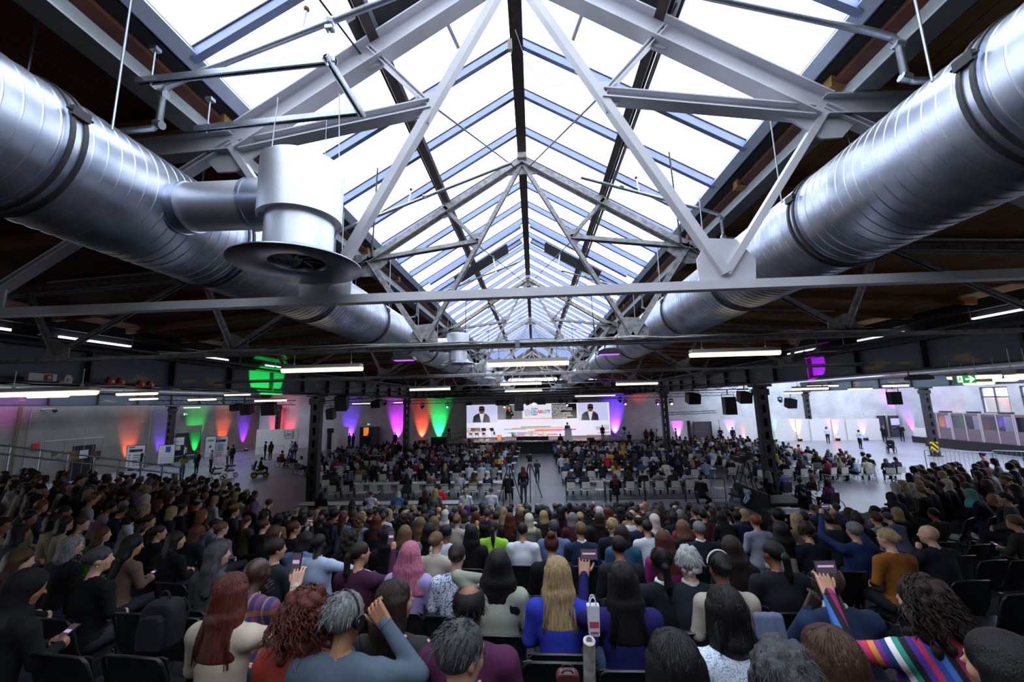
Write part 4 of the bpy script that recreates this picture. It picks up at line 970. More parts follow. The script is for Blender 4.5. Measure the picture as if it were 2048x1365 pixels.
def wheelchair():
    t = thing('wheelchair', 'x', 'wheelchair')
    for s in (-1, 1):
        b = MB(); wheel(b, s*.29, -.08, .30, .29); b.obj('drive_wheel', [m_rub, m_chrome], t, 60)
        b = MB(); wheel(b, s*.22, .36, .08, .065, 16, .015, 0); b.tube((s*.22-.01, .36, .08), (s*.22+.01, .36, .08), .05, 12); b.obj('caster_wheel', m_rub, t, 60)
        b = MB(); b.path([(s*.22, -.30, .92), (s*.22, -.24, .88), (s*.22, -.20, .45), (s*.22, .22, .45), (s*.2, .36, .30), (s*.17, .46, .10)], .012, 6); b.path([(s*.24, -.18, .68), (s*.24, .14, .68), (s*.24, .18, .45)], .012, 6); b.obj('side_frame', m_dk, t, 60)
    b = MB(); b.box((0, 0, .45), (.42, .42, .05)); b.obj('seat', m_black, t); b = MB(); b.box((0, -.21, .68), (.42, .03, .42)); b.obj('backrest', m_black, t)
    b = MB(); b.box((0, .48, .09), (.34, .12, .012)); b.obj('footrest', m_dk, t); return t
def armchair():
    t = thing('lounge_armchair', 'x', 'armchair'); m = mat('grey_wool', '#8f8982', .9, noise=.1)
    vs, fs, fm = sdf_mesh([('e', (0, 0, .42), (.30, .28, .09), None, 0, .04)]+[('c', (.30*math.sin(a), -.28*math.cos(a)+.0, .42), (.33*math.sin(a), -.33*math.cos(a)+.0, .44+.36*math.cos(a/1.55)**1.3), .035, .03, 0, .08) for a in [math.radians(x) for x in range(-110, 111, 20)]], .02)
    o = bpy.data.objects.new('padded_shell', np_mesh('padded_shell', vs, fs, fm*0, [m])); COL.objects.link(o); o.parent = t
    for sx in (-1, 1):
        for sy in (-1, 1): b = MB(); b.tube((sx*.15, sy*.15, .36), (sx*.26, sy*.24, 0), .014, 8, .010); b.obj('leg', m_dk, t)
    return t
def music_stand():
    t = thing('music_stand', 'x', 'music stand'); b = MB(); b.tube((0, 0, .05), (0, 0, 1.0), .012, 8)
    b.obj('pole', m_black, t); b = MB(); b.box((0, .0, 1.12), (.5, .03, .34), M=rotx(-25)); b.obj('desk', m_black, t)
    for k in range(3): a = 2*PI*k/3; b = MB(); b.tube((0, 0, .12), (.25*math.cos(a), .25*math.sin(a), 0), .01, 6); b.obj('leg', m_black, t)
    return t
def tripod_camera(name='video_camera', hgt=1.5):
    t = thing(name, 'x', 'camera')
    for k in range(3): a = 2*PI*k/3+.5; b = MB(); b.tube((.05*math.cos(a), .05*math.sin(a), hgt-.15), (.45*math.cos(a), .45*math.sin(a), 0), .022, 8, .016); b.obj('tripod_leg', m_black, t, 50)
    b = MB(); b.box((0, .02, hgt+.06), (.16, .42, .2)); b.box((0, -.12, hgt+.2), (.08, .2, .08)); b.obj('camera_body', m_black, t)
    b = MB(); b.tube((0, .22, hgt+.06), (0, .44, hgt+.06), .07, 18, .08); b.obj('lens', m_black, t, 50)
    b = MB(); b.box((-.02, -.26, hgt+.16), (.22, .03, .15)); b.obj('viewfinder_screen', m_black, t); b = MB(); b.tube((0, -.1, hgt-.1), (.05, -.5, hgt-.28), .011, 6); b.obj('pan_handle', m_black, t); return t
def railing(L=1.9, H=1.0, m=None, infill=True):
    t = thing('guard_railing', 'x', 'railing'); m = m or m_black
    b = MB(); b.path([(-L/2, 0, 0), (-L/2, 0, H-.06), (-L/2+.06, 0, H), (L/2-.06, 0, H), (L/2, 0, H-.06), (L/2, 0, 0)], .02, 8); b.obj('frame_tube', m, t, 60)
    b = MB(); b.tube((-L/2, 0, .14), (L/2, 0, .14), .013, 6); b.obj('lower_rail', m, t, 60)
    if infill:
        b = MB(); b.tube((-L/2, 0, .55), (L/2, 0, .55), .013, 6); b.obj('middle_rail', m, t, 60)
    return t
def bar_barrier(L=2.3):
    t = thing('crowd_barrier', 'x', 'barrier'); b = MB(); b.path([(-L/2, 0, .15), (-L/2, 0, 1.05), (-L/2+.05, 0, 1.1), (L/2-.05, 0, 1.1), (L/2, 0, 1.05), (L/2, 0, .15)], .019, 8); b.obj('frame_tube', m_gal, t, 60)
    b = MB(); b.tube((-L/2, 0, .15), (L/2, 0, .15), .014, 6)
    n = 16
    for i in range(1, n): x = -L/2+L*i/n; b.tube((x, 0, .15), (x, 0, 1.1), .007, 5)
    b.obj('bar_grille', m_gal, t, 60)
    for s in (-1, 1): b = MB(); b.bar((s*L*.36, -.28, .02), (s*L*.36, .28, .02), .04, .03); b.tube((s*L*.36, 0, .02), (s*L*.36, 0, .15), .014, 6); b.obj('foot', m_gal, t)
    return t
def speaker_box(w=.45, h=.75, d=.45):
    t = thing('loudspeaker', 'x', 'loudspeaker'); b = MB(); b.prism([(-w/2, -d/2), (w/2, -d/2), (w*.36, d/2), (-w*.36, d/2)], (0, 0, 0), (1,0,0), (0,1,0), h); b.obj('cabinet', m_black, t)
    b = MB(); b.box((0, -d/2-.008, 0), (w*.92, .012, h*.94)); b.obj('grille', mat('speaker_mesh', '#1a1a1d', .7), t)
    b = MB(); b.path([(-w/2-.02, 0, 0), (-w/2-.02, 0, h/2+.1), (w/2+.02, 0, h/2+.1), (w/2+.02, 0, 0)], .014, 6); b.tube((0, 0, h/2+.1), (0, 0, h/2+.28), .02, 8); b.obj('bracket', m_black, t); return t
def moving_head(col, s=7):
    t = thing('stage_light', 'x', 'stage light'); b = MB(); b.box((0, 0, .28), (.30, .22, .1)); b.tube((0, 0, .33), (0, 0, .5), .02, 8); b.obj('base_box', m_black, t)
    b = MB(); 
    for sx in (-1, 1): b.box((sx*.16, 0, .12), (.03, .1, .28))
    b.obj('yoke', m_black, t); b = MB(); R = rotx(120); b.lathe([(0, -.16), (.09, -.15), (.12, -.05), (.125, .12), (.12, .14), (.11, .145)], (0, 0, 0), 20, 0, R); b.obj('lamp_head', m_black, t, 40)
    b = MB(); b.lathe([(0, .146), (.085, .146), (.085, .135)], (0, 0, 0), 20, 0, R); b.obj('lens', emit_mat('lens_'+col, col, s), t); return t
def tube_lamp(L=1.27, glow='#ffeac4'):
    t = thing('tube_lamp', 'x', 'lamp'); b = MB(); b.prism([(-.07, .05), (-.075, .0), (-.05, -.01), (.05, -.01), (.075, 0), (.07, .05)], (0, 0, 0), (0,1,0), (0,0,1), L*.985); 
    o = b.obj('housing', mat('lamp_housing', '#a9a69d', .5), t)
    b = MB(); b.prism([(-.058, 0), (-.05, -.04), (-.025, -.058), (.025, -.058), (.05, -.04), (.058, 0)], (0, 0, -.011), (0,1,0), (0,0,1), L); b.obj('diffuser', emit_mat('tube_glow', glow, 2.2), t, 40)
    for s in (-1, 1):
        b = MB(); b.path([(s*L*.36, 0, .05), (s*L*.36, 0, .30)], .005, 5); b.tube((s*L*.36, 0, .05), (s*L*.36, 0, .08), .02, 6); b.obj('hanger', m_gal, t)
    return t
def handset_phone(loc, rz, tilt, label, glow='#3a3040', w=.075, h=.15):
    t = thing('smartphone', label, 'phone', loc, rz); M = rotx(tilt); b = MB(); b.box((0, 0, 0), (w, .009, h), M=M); b.obj('case', m_black, t, world=False)
    b = MB(); b.box(M@Vector((0, -.0052, 0)), (w*.9, .001, h*.93), M=M); b.obj('screen', emit_mat('phone_screen', glow, .8), t, world=False)
    b = MB(); b.box(M@Vector((0, -.0060, h*.08)), (w*.7, .0006, h*.16), M=M); b.obj('screen_image', emit_mat('phone_image', '#b79ac0', .7), t, world=False)
    return t
# ================================================================= STAGE, SCREEN, WALLS' FURNITURE, LAMPS, RIGGING
def text(body, loc, size, m, parent=None, rot=(PI/2, 0, 0), name='lettering', align='LEFT', bold=.0, th=.003, sx=1):
    cu = bpy.data.curves.new(name, 'FONT'); cu.body = body; cu.size = size; cu.align_x = align; cu.extrude = th; cu.offset = bold; cu.materials.append(m)
    cu.space_line = 1.0
    tmp = bpy.data.objects.new('tmp', cu); COL.objects.link(tmp); me = bpy.data.meshes.new_from_object(tmp.evaluated_get(bpy.context.evaluated_depsgraph_get()))
    bpy.data.objects.remove(tmp); me.name = name; o = bpy.data.objects.new(name, me); COL.objects.link(o); o.rotation_euler = rot; o.scale = (sx, 1, 1)
    if parent is not None: o.parent = parent; o.location = Vector(loc)-parent.location
    else: o.location = loc
    return o
SZ = 1.08                                     # stage height
b = MB(); b.box((0.1, 43.6, SZ/2), (17.6, 8.4, SZ)); t = thing('stage', 'long low stage with a brown-grey deck and black skirt under the screen', 'stage', (0.1, 43.6, 0))
b.obj('skirt', m_black, t); b = MB(); b.box((0.1, 43.55, SZ+.02), (17.8, 8.6, .05)); b.obj('deck', mat('stage_deck', '#6d6068', .7), t)
# LED wall
YS = 44.6
def scr(x, y): return at_y(x, y, YS)
A = scr(933, 811); B = scr(1218, 805); Cc = scr(1219, 879); D = scr(933, 881)
x0, x1 = A.x, B.x; z1 = (A.z+B.z)/2; z0 = SZ+.1
t = thing('led_wall', 'huge white video wall behind the stage with speaker close-ups, captions and the summit logo', 'video wall', ((x0+x1)/2, YS, z0))
b = MB(); b.box(((x0+x1)/2, YS+.12, (z0+z1)/2), (x1-x0+.1, .18, z1-z0+.1)); b.obj('back_frame', m_black, t)
E_ = lambda n, c, s=1.0: emit_mat('screen_'+n, c, s*.68)
b = MB(); b.box(((x0+x1)/2, YS+.01, (z0+z1)/2), (x1-x0, .02, z1-z0)); b.obj('screen', E_('white', '#dcd8ef', 1.0), t)
def sc_rect(xa, ya, xb, yb, m, nm, dy=.004):
    p = scr(xa, ya); q = scr(xb, yb); b = MB(); b.box(((p.x+q.x)/2, YS-dy, (p.z+q.z)/2), (abs(q.x-p.x), .004, abs(q.z-p.z))); return b.obj(nm, m, t)
skn, sut, wht = E_('skin', '#7c4a36', .6), E_('suit', '#232b3a', .8), E_('shirt', '#d8dae2', .9)
def sc_poly(pts, m, nm, dy):
    P = [scr(x, y) for x, y in pts]; b = MB(); b.prism([(p.x, p.z) for p in P], (0, YS-dy, 0), (1,0,0), (0,0,1), .004); return b.obj(nm, m, t)
for ox, oy in ((-4.5, 0), (215.6, -4.6)):
    base = 967
    sc_rect(933+(0 if ox < 0 else 222.5), 811+(oy if ox > 0 else 0)-.2, 994+(0 if ox < 0 else 222.5), 845.5+oy, E_('lilac', '#c3c6ea', .95), 'video_panel')
    X = 963.5 if ox < 0 else 1180.6; Y = 0 if ox < 0 else oy
    sc_poly([(X-18, 845.5+Y), (X-16.5, 834+Y), (X-12, 830+Y), (X-5, 827+Y), (X+5, 827+Y), (X+11, 830+Y), (X+15, 834+Y), (X+17, 845.5+Y)], sut, 'suit_picture', .008)
    sc_poly([(X-5, 828+Y), (X+5, 828+Y), (X+1.5, 845.5+Y), (X-1, 845.5+Y)], wht, 'shirt_picture', .011)
    sc_poly([(X+6*math.cos(a), 820.5+Y+7*math.sin(a)) for a in [2*PI*i/16 for i in range(16)]], skn, 'face_picture', .014)
    sc_poly([(X+5.8*math.cos(a), 816.5+Y-3.6*abs(math.sin(a))) for a in [PI*i/10 for i in range(11)]], E_('hair', '#1a1614', .5), 'hair_picture', .017)
    sc_poly([(X-5.5, 818.3+Y), (X+5.5, 818.3+Y), (X+4.6, 821.6+Y), (X-4.4, 821.6+Y)], E_('shades', '#0d0d12', .3), 'sunglasses_picture', .020)
    sc_poly([(X+5.5, 829+Y), (X+7, 829+Y), (X+6.2, 834+Y)], E_('ribbon', '#d83040', .8), 'ribbon_picture', .020)
sc_rect(994.5, 811, 1045, 839, E_('greyback', '#85838f', .7), 'interpreter_panel')
sc_poly([(1011, 839), (1012, 824), (1015, 818), (1022, 818), (1026, 826), (1028, 831), (1024, 833), (1022, 839)], E_('blackdress', '#141418', .4), 'interpreter_picture', .008)
sc_poly([(1018.5+4.5*math.cos(a), 817.5+6.5*math.sin(a)) for a in [2*PI*i/14 for i in range(14)]], E_('redhair', '#5a2c20', .5), 'interpreter_hair_picture', .010)
sc_poly([(1018+2.6*math.cos(a), 816.5+3.4*math.sin(a)) for a in [2*PI*i/14 for i in range(14)]], E_('skin2', '#c08a72', .8), 'interpreter_face_picture', .013)
sc_rect(1018, 821, 1021, 823.5, E_('skin2', '#c08a72', .8), 'interpreter_hand_picture', .013); sc_rect(1021, 826, 1025, 828, E_('skin2', '#c08a72', .8), 'interpreter_hand_picture', .013)
# logo
w0 = scr(1062, 827); cx = w0.x
for ch, dx, c in (('D', 0, '#2aa868'), ('I', .30, '#2e7fc8'), ('S', .42, '#3b8fd0'), ('A', .66, '#d93a6a'), ('B', .94, '#e2572c'), ('I', 1.18, '#f0a020'), ('L', 1.30, '#3aa860'), ('I', 1.50, '#d93a6a'), ('T', 1.60, '#2f8fc0'), ('Y', 1.84, '#3a3f46')):
    text(ch, (cx+dx, YS-.012, w0.z-.02), .50, E_('l'+c[1:], c, .85), t, bold=.014)
text('GLOBAL', (cx, YS-.012, w0.z+.42), .21, E_('ink', '#2b2f38', .5), t, bold=.006); text('SUMMIT', (cx, YS-.012, w0.z-.24), .21, E_('ink', '#2b2f38', .5), t, bold=.006)
sc_poly([(1055+7*math.cos(a)*(1+.2*math.cos(3*a)), 826+8*math.sin(a)) for a in [2*PI*i/20 for i in range(20)]], E_('splash', '#c6c6d6', .9), 'logo_splash', .005)
# captions
sc_rect(1103, 808.5, 1154, 837, E_('captionbox', '#0b0b0d', .2), 'caption_box', .004)
c0 = scr(1104, 812.2)
for i, l in enumerate(('work, why we need it here', 'the work towards inclusion.', 'The other vitally important element', "of the Declaration is '15 percent for", "the 15 percent'.", 'As a statement of political will, it', "couldn't be more clear. This goal:", 'to ensure that at least 15 percent of', 'international development.')):
    text(l, (c0.x, YS-.008, c0.z-i*.166), .165, E_('captiontext', '#f4f4f6', 1.0), t, bold=.003, sx=.92)
# coloured lines
for xa, xb, y, c in ((933, 958, 857, '#49a884'), (933, 980, 859.5, '#e89a78'), (933, 955, 862, '#4f74c8'), (933, 970, 864.5, '#d04a78'), (1042, 1101, 854, '#49a884'), (1024, 1127, 856.5, '#f0a888'), (1008, 1052, 859, '#3f8fe0'), (1070, 1152, 860, '#d0487c'),
                     (1056, 1123, 863, '#f0a060'), (1016, 1068, 866, '#3f8fe0'), (1035, 1078, 868, '#d04a78'), (1033, 1115, 870, '#d85878'), (1012, 1050, 874, '#49a884'), (1207, 1218, 851, '#49a884'), (1190, 1218, 854, '#5ab890'), (1192, 1218, 856.5, '#d0487c'), (1192, 1218, 859, '#c83a6a'), (1195, 1218, 866, '#3f8fe0'), (1173, 1218, 870, '#f0a060'), (1045, 1118, 837.5, '#e8b49c')):
    sc_rect(xa, y-.35, xb, y+.35, E_('line'+c[1:], c, .9), 'coloured_line', .003)
# speaker at the lectern
lp = at_z(1137, 883.5, SZ+.045)
t = thing('lectern', 'tall white lectern on the stage with the speaker behind it', 'lectern', (lp.x, lp.y, SZ+.045))
b = MB(); b.prism([(-.34, 0), (.34, 0), (.31, 1.12), (-.31, 1.12)], (lp.x, lp.y, SZ+.045), (1,0,0), (0,0,1), .4); b.obj('body', mat('lectern_white', '#e6e4e6', .4, emit='#ffffff', estr=0), t)
b = MB(); b.box((lp.x, lp.y, SZ+1.19), (.66, .5, .04), M=rotx(8)); b.obj('reading_top', mat('lectern_white', '#e6e4e6', .4), t); b = MB(); b.path([(lp.x, lp.y, SZ+1.2), (lp.x, lp.y+.1, SZ+1.42), (lp.x, lp.y+.24, SZ+1.5)], .008, 6); b.obj('microphone', m_black, t)
person((lp.x, lp.y+.5, SZ+.045), PI, 'stand', 'short', 'black', '#232a38', 'd', lod=1, label='man in dark suit and white shirt speaking behind the white lectern', extras=['shirt_collar:#e8e8ee', 'glasses'])
ip = at_z(1206, 881, SZ+.045)
person((ip.x, ip.y, SZ+.045), PI, 'stand', 'bun', 'black', '#0e0e11', 'l', lod=1, label='sign language interpreter in black at the right end of the stage', sc=.82)
# stage furniture
p = armchair(); first = True
for x, rz in ((1029, -.9), (1055, 2.9), (1071, 3.2), (1091, -2.4)):
    q = at_z(x, 883, SZ+.045); l = {1029: 'grey lounge armchair turned sideways, first from the music stands', 1055: 'grey lounge armchair with its back to us, second from the music stands', 1071: 'grey lounge armchair with its back to us, third from the music stands', 1091: 'grey lounge armchair turned towards the middle, closest to the lectern'}[x]
    if first: p.location = (q.x, q.y+.9, SZ+.045); p.rotation_euler.z = rz; p['label'] = l; p['group'] = 'armchairs on the stage'; first = False
    else: copy_tree(p, (q.x, q.y+.9, SZ+.045), rz, l, 'armchairs on the stage')
for k, x in enumerate((1044, 1065, 1086)):
    q = at_z(x, 885, SZ+.045); t = thing('coffee_table', 'low black-fronted table before the armchairs, %s from the left' % ['first', 'second', 'third'][k], 'table', (q.x, q.y, SZ+.045), 0, 'low tables on the stage')
    b = MB(); b.box((q.x, q.y, SZ+.4), (1.05, .4, .36)); b.obj('table_body', m_black, t); b = MB(); b.box((q.x, q.y-.1, SZ+.2), (.12, .1, .34)); b.obj('leg', m_chrome, t)
p = music_stand(); 
for k, x in enumerate((944, 953, 965, 982)):
    q = at_z(x, 884, SZ+.045); l = 'black music stand on the stage, number %s counting from the screen edge' % ['one', 'two', 'three', 'four'][k]
    if k == 0: p.location = (q.x, q.y+1, SZ+.045); p['label'] = l; p['group'] = 'music stands on the stage'
    else: copy_tree(p, (q.x, q.y+1, SZ+.045), .3*k, l, 'music stands on the stage')
p = white_chair(mat('beige_seat', '#b8ab9c', .6), 'stage_chair')
for k, x in enumerate((936, 951, 967, 990)):
    q = at_z(x, 883, SZ+.045); l = 'beige chair of the musicians on the stage, %s' % ['beside the screen edge', 'between the first stands', 'between the middle stands', 'closest to the armchairs'][k]
    if k == 0: p.location = (q.x, q.y+1.4, SZ+.045); p.rotation_euler.z = PI; p['label'] = l; p['group'] = 'musicians\' chairs on the stage'
    else: copy_tree(p, (q.x, q.y+1.4, SZ+.045), PI+.4*k, l, 'musicians\' chairs on the stage')
for k, (x, y, w) in enumerate(((942, 884, .6), (963, 884, .5), (976, 884, .4), (1181, 882, .7))):
    q = at_z(x, y, SZ+.045); b = MB(); b.prism([(-.2, 0), (.2, 0), (.12, .3), (-.1, .3)], (q.x, q.y-.2, SZ+.05), (0,1,0), (0,0,1), w); tag(b.obj('monitor_wedge', m_black), 'black monitor wedge on the stage edge, %s' % ['under the leftmost music stand', 'under the middle music stands', 'under the last music stand', 'between lectern and interpreter'][k], 'loudspeaker', 'monitor wedges on the stage edge')
q = at_z(998, 882, SZ+.045); b = MB(); b.box((q.x, q.y+.6, SZ+.3), (.4, .4, .5)); tag(b.obj('wooden_crate', m_joist), 'small wooden box drum standing between music stands and armchairs', 'box')
for lx in (-5, 0, 5): lamp('SPOT', 'added_stage_wash', (lx, 36.8, 4.9), 2400, '#fff0e0', .15, (lx*.9, 42.6, 1.4), .9, .6)  # spots without fixtures, added at the truss to brighten the stage
# ---- ramps and rails at both stage ends
rl = railing(1.7, 1.05)
spots = [(907, 880, 0, 'behind the dark cases left of the stage'), (925, 880, 0, 'at the left end of the stage, beside the screen'), (885, 886, .2, 'of the ramp left of the stage'), (1228, 884, -.2, 'of the ramp right of the stage'), (1238, 889, -.3, 'at the foot of the ramp right of the stage')]
for k, (x, y, rz, l) in enumerate(spots):
    q = at_z(x, y, .6); l = 'black guard railing '+l
    if k == 0: rl.location = (q.x, min(q.y, 46), .55); rl['label'] = l; rl['group'] = 'black railings at the stage ends'
    else: copy_tree(rl, (q.x, min(q.y, 46), .55), rz, l, 'black railings at the stage ends')
b = MB(); b.box((-10.7, 44.2, .27), (4.0, 3, .54)); tag(b.obj('ramp_platform', m_black), 'black ramp platform joining the stage on its left', 'platform'); b = MB(); b.box((10.6, 44.2, .27), (3.2, 3, .54)); tag(b.obj('ramp_platform', m_black), 'black ramp platform joining the stage on its right', 'platform')
q = at_z(879, 903, 0); b = MB(); b.box((q.x, q.y, .75), (1.6, 1.0, 1.5)); tag(b.obj('speaker_stack', m_black), 'big black box in front of the green-lit wall', 'case')
q = at_z(845, 897, 0); t = thing('flight_case', 'silver-edged flight case with four dark windows by the orange light', 'case', (q.x, q.y, 0)); b = MB(); b.box((q.x, q.y, .5), (1.0, .7, .95)); b.obj('case_body', mat('case_silver', '#8c8a90', .4), t)
for sx in (-1, 1):
    for sz in (-1, 1): b = MB(); b.box((q.x+sx*.23, q.y-.36, .5+sz*.2), (.34, .02, .28)); b.obj('vent_opening', m_black, t)

# ---- back wall: doors, end gable, partition panels
GY = 33.95
b = MB(); b.add([(-2.9, GY, 7.3), (2.9, GY, 7.3), (2.9, GY, 7.95), (0, GY, 9.7), (-2.9, GY, 7.95)], [(0,1,2,3,4)]); b.add([(-2.9, GY+.15, 7.3), (2.9, GY+.15, 7.3), (2.9, GY+.15, 7.95), (0, GY+.15, 9.7), (-2.9, GY+.15, 7.95)], [(4,3,2,1,0)])
struct('wall_gable', b, band_mat('gable_boards', '#4b4643', '#6a645f', 0, .3, .02))
b = MB(); b.box((0, 48.6, 6.6), (22, .2, 1.7)); struct('wall_bulkhead', b, band_mat('gable_boards', '#4b4643', '#6a645f', 0, .3, .02))
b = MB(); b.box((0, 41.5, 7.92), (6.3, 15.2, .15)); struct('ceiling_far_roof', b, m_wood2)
for s in (-1, 1):                                          # smoke vents in the skylight
    t = thing('roof_vent', 'open dark-framed vent flap in the %s slope of the skylight' % ('west' if s < 0 else 'east'), 'roof vent', (s*1.3, 9.9, 8.9)); up = (s*.524, 0, .852)
    b = MB(); b.bar((s*.15, 9.6, 9.42), (s*2.5, 9.6, 7.98), .12, .14, 0, up); b.bar((s*.15, 10.6, 9.42), (s*2.5, 10.6, 7.98), .12, .14, 0, up); b.obj('frame_side', m_alu, t)
    b = MB(); b.bar((s*.5, 10.1, 9.0), (s*1.9, 10.1, 8.15), .55, .05, 0, up); b.obj('flap', m_dk, t)
    b = MB(); b.tube((s*.9, 10.0, 8.85), (s*.8, 9.6, 8.3), .02, 8); b.tube((s*.8, 9.6, 8.3), (s*.76, 9.5, 8.1), .012, 6); b.obj('opener_arm', m_white, t)
    t = thing('roof_vent', 'dark open vent at the top edge of the picture in the %s slope' % ('west' if s < 0 else 'east'), 'roof vent', (s*1.0, 3.1, 9.0))
    b = MB(); b.bar((s*.12, 3.35, 9.46), (s*1.6, 3.35, 8.55), .34, .06, 0, up); b.obj('flap', m_dk, t); b = MB(); b.bar((s*.12, 3.52, 9.44), (s*1.6, 3.52, 8.53), .05, .12, 0, up); b.obj('frame_side', m_alu, t)
    b = MB(); b.tube((s*.75, 3.5, 8.95), (s*.62, 3.75, 8.75), .022, 8); b.obj('opener_arm', m_white, t)
b = MB(); b.box((-.07, 4.05, 9.05), (.05, .05, .14)); b.path([(-.07, 4.05, 8.98), (-.05, 4.0, 8.9), (-.09, 4.05, 8.85), (-.07, 4.1, 8.95)], .004, 4); tag(b.obj('junction_box', mat('box_cream', '#b9b7a4', .5)), 'cream junction box hanging beside the ridge beam', 'junction box')
b = MB(); b.path([(.0, 3.9, 9.1), (.12, 4.1, 8.85), (.35, 4.3, 8.68), (.6, 4.3, 8.72), (.8, 4.1, 8.85)], .004, 4); tag(b.obj('loose_cable', m_white), 'thin pale cable looping down from the ridge beam', 'cable')
def on_y(x, y, Y): return at_y(x, y, Y)
def panel_door(xa, ya, xb, yb, Y, nm, mats, label, handle=True):
    p, q = on_y(xa, ya, Y), on_y(xb, yb, Y); z1 = p.z; z0 = 0; t = thing(nm, label, 'door', ((p.x+q.x)/2, Y, 0)); 
    b = MB(); w = q.x-p.x; b.box(((p.x+q.x)/2, Y, z1/2), (w, .08, z1)); b.obj('leaf', mats, t)
    for x in (p.x, q.x): b = MB(); b.box((x, Y-.03, z1/2), (.1, .14, z1)); b.obj('jamb', m_dk, t)
    b = MB(); b.box(((p.x+q.x)/2, Y-.06, 1.05), (w*.7, .04, .06)); b.obj('push_bar', mat('bar_red', '#a04a4a', .4), t)
    return t
m_door = mat('door_dark_grey', '#34363c', .5)
panel_door(1386, 844, 1425, 884, 48.6, 'double_door', mat('door_mauve', '#4a3c46', .5), 'dark double door in the back wall right of the stage')
panel_door(739, 854, 757, 900, 48.5, 'fire_door', m_door, 'dark grey door leaf standing open by the magenta light')
b = MB(); p = on_y(719, 855, 48.6); q = on_y(739, 898, 48.6); b.box(((p.x+q.x)/2, 48.75, p.z/2), (q.x-p.x, .1, p.z)); struct('door_0', b, m_dk)
b = MB(); p = on_y(727, 856, 48.6); q = on_y(738, 872, 48.6); b.box(((p.x+q.x)/2, 48.66, (p.z+q.z)/2), (q.x-p.x, .03, p.z-q.z)); tag(b.obj('orange_board', emit_mat('orange_glow', '#e07818', .7)), 'orange lit notice seen through the open doorway', 'sign')
panel_door(1754, 832, 1776, 880, 48.6, 'exit_door', m_door, 'dark exit door leaf with no notice in the bright corner'); panel_door(1776, 832, 1803, 882, 48.6, 'exit_door', m_door, 'dark exit door leaf carrying a white notice in the bright corner')
b = MB(); p = on_y(1781, 838, 48.5); b.box((p.x+.45, 48.5, p.z-.35), (.95, .02, .75)); tag(b.obj('door_notice', mat('paper_white', '#e4e4ee', .6)), 'white notice on the dark exit door', 'notice')
b = MB()                                                      # left doorway hall
# partition panels left
m_part = mat('white_partition', '#d9d4d2', .6)
def partition(xa, xb, ytop, Y, label, grp, m=None, depth=.1):
    p, q = on_y(xa, ytop, Y), on_y(xb, ytop, Y); b = MB(); b.box(((p.x+q.x)/2, Y, p.z/2), (q.x-p.x-.02, depth, p.z)); return tag(b.obj('partition_panel', m or m_part), label, 'partition', grp)
G = 'white partition panels'
partition(514, 597, 860, 43, 'white partition panel with a framed notice, by the purple light', G)
partition(626, 643, 866, 44, 'white partition panel beside the steel column with printed text', G); partition(643, 655, 866, 45.5, 'pink-lit white partition panel left of the dark opening', G); partition(664, 676, 867, 45, 'pinkish partition panel right of the dark opening', G); partition(676, 697, 855, 46, 'tall pinkish partition panel beside the violet light', G)
b = MB(); p = on_y(655, 880, 47); b.box((p.x+.3, 47, 1.2), (.8, .1, 2.4)); tag(b.obj('dark_opening', m_plate), 'dark opening between two pink partition panels', 'opening')
for k, (xa, xb, w) in enumerate(((1545, 1590, 0), (1590, 1618, 0), (1618, 1662, 0), (1662, 1690, 0), (1690, 1757, 0))):
    partition(xa, xb, 839, 46.6-.15*k, 'white partition panel of the bright aisle, number %s from the steel column' % ['one', 'two', 'three', 'four', 'five'][k], 'white partition run of the bright aisle')
partition(1310, 1377, 843, 46.5, 'white partition panel behind the standing visitors right of the stage', G); partition(1437, 1505, 840, 47.2, 'white partition panel between double door and steel column', G)
b = MB(); p = on_y(1377, 842, 46.4); b.box((p.x, 46.4, p.z/2), (.25, .1, p.z)); tag(b.obj('dark_post', m_plate), 'dark upright post at the edge of the violet-lit panel', 'post')
p = on_y(576, 862, 42.9); t = thing('framed_notice', 'framed notice with two lines of print on the partition', 'notice', (p.x, 42.9, p.z)); b = MB(); b.box((p.x+.1, 42.9, p.z-.4), (.95, .03, .8)); b.obj('sheet', mat('paper_grey', '#c9c2c0', .6), t)
for sx in (-1, 1): b = MB(); b.box((p.x+.1+sx*.46, 42.88, p.z-.4), (.02, .02, .8)); b.obj('frame_side', m_dk, t)
text('MEDIA', (p.x-.1, 42.87, p.z-.42), .16, m_dk, t); text('BILATERAL ROOMS', (p.x-.32, 42.87, p.z-.58), .09, m_dk, t)

# ---- left wall: mesh fence with photographs, poster stands, doorway, columns
XW = XL+.02
def on_x(x, y, X=XL+.1): return at_x(x, y, X)
b = MB(); p = at_x(352, 868, XL+.05); q = at_x(396, 925, XL+.05); b.box((XL+.06, (p.y+q.y)/2, p.z/2), (.1, q.y-p.y, p.z)); struct('door_1', b, m_plate)
def stand(x, y, h, w, rz, nm, label, base='#cdcbd0'):
    q = at_z(x, y, 0)
    if q.x < XL+1.6: q = floor_px(x, XL+1.6)
    t = thing('poster_stand', label, 'poster stand', (q.x, q.y, 0), rz)
    b = MB(); b.box((0, 0, .25+(h-.25)/2), (w, .05, h-.25)); o = b.obj('panel', mat('poster_'+base[1:], base, .6), t, world=False)
    b = MB(); b.box((0, 0, h), (w+.06, .07, .04)); b.box((0, 0, .25), (w+.06, .07, .04)); b.obj('frame_rail', m_chrome, t, world=False)
    for s in (-1, 1): b = MB(); b.box((s*(w/2+.02), 0, h/2), (.04, .07, h)); b.obj('post', m_chrome, t, world=False)
    return t
def ink(t, x, z, w, h, c, dy=-.032): b = MB(); b.box((x, dy, z), (w, .008, h)); b.obj('print', mat('ink_'+c[1:], c, .6), t, world=False)
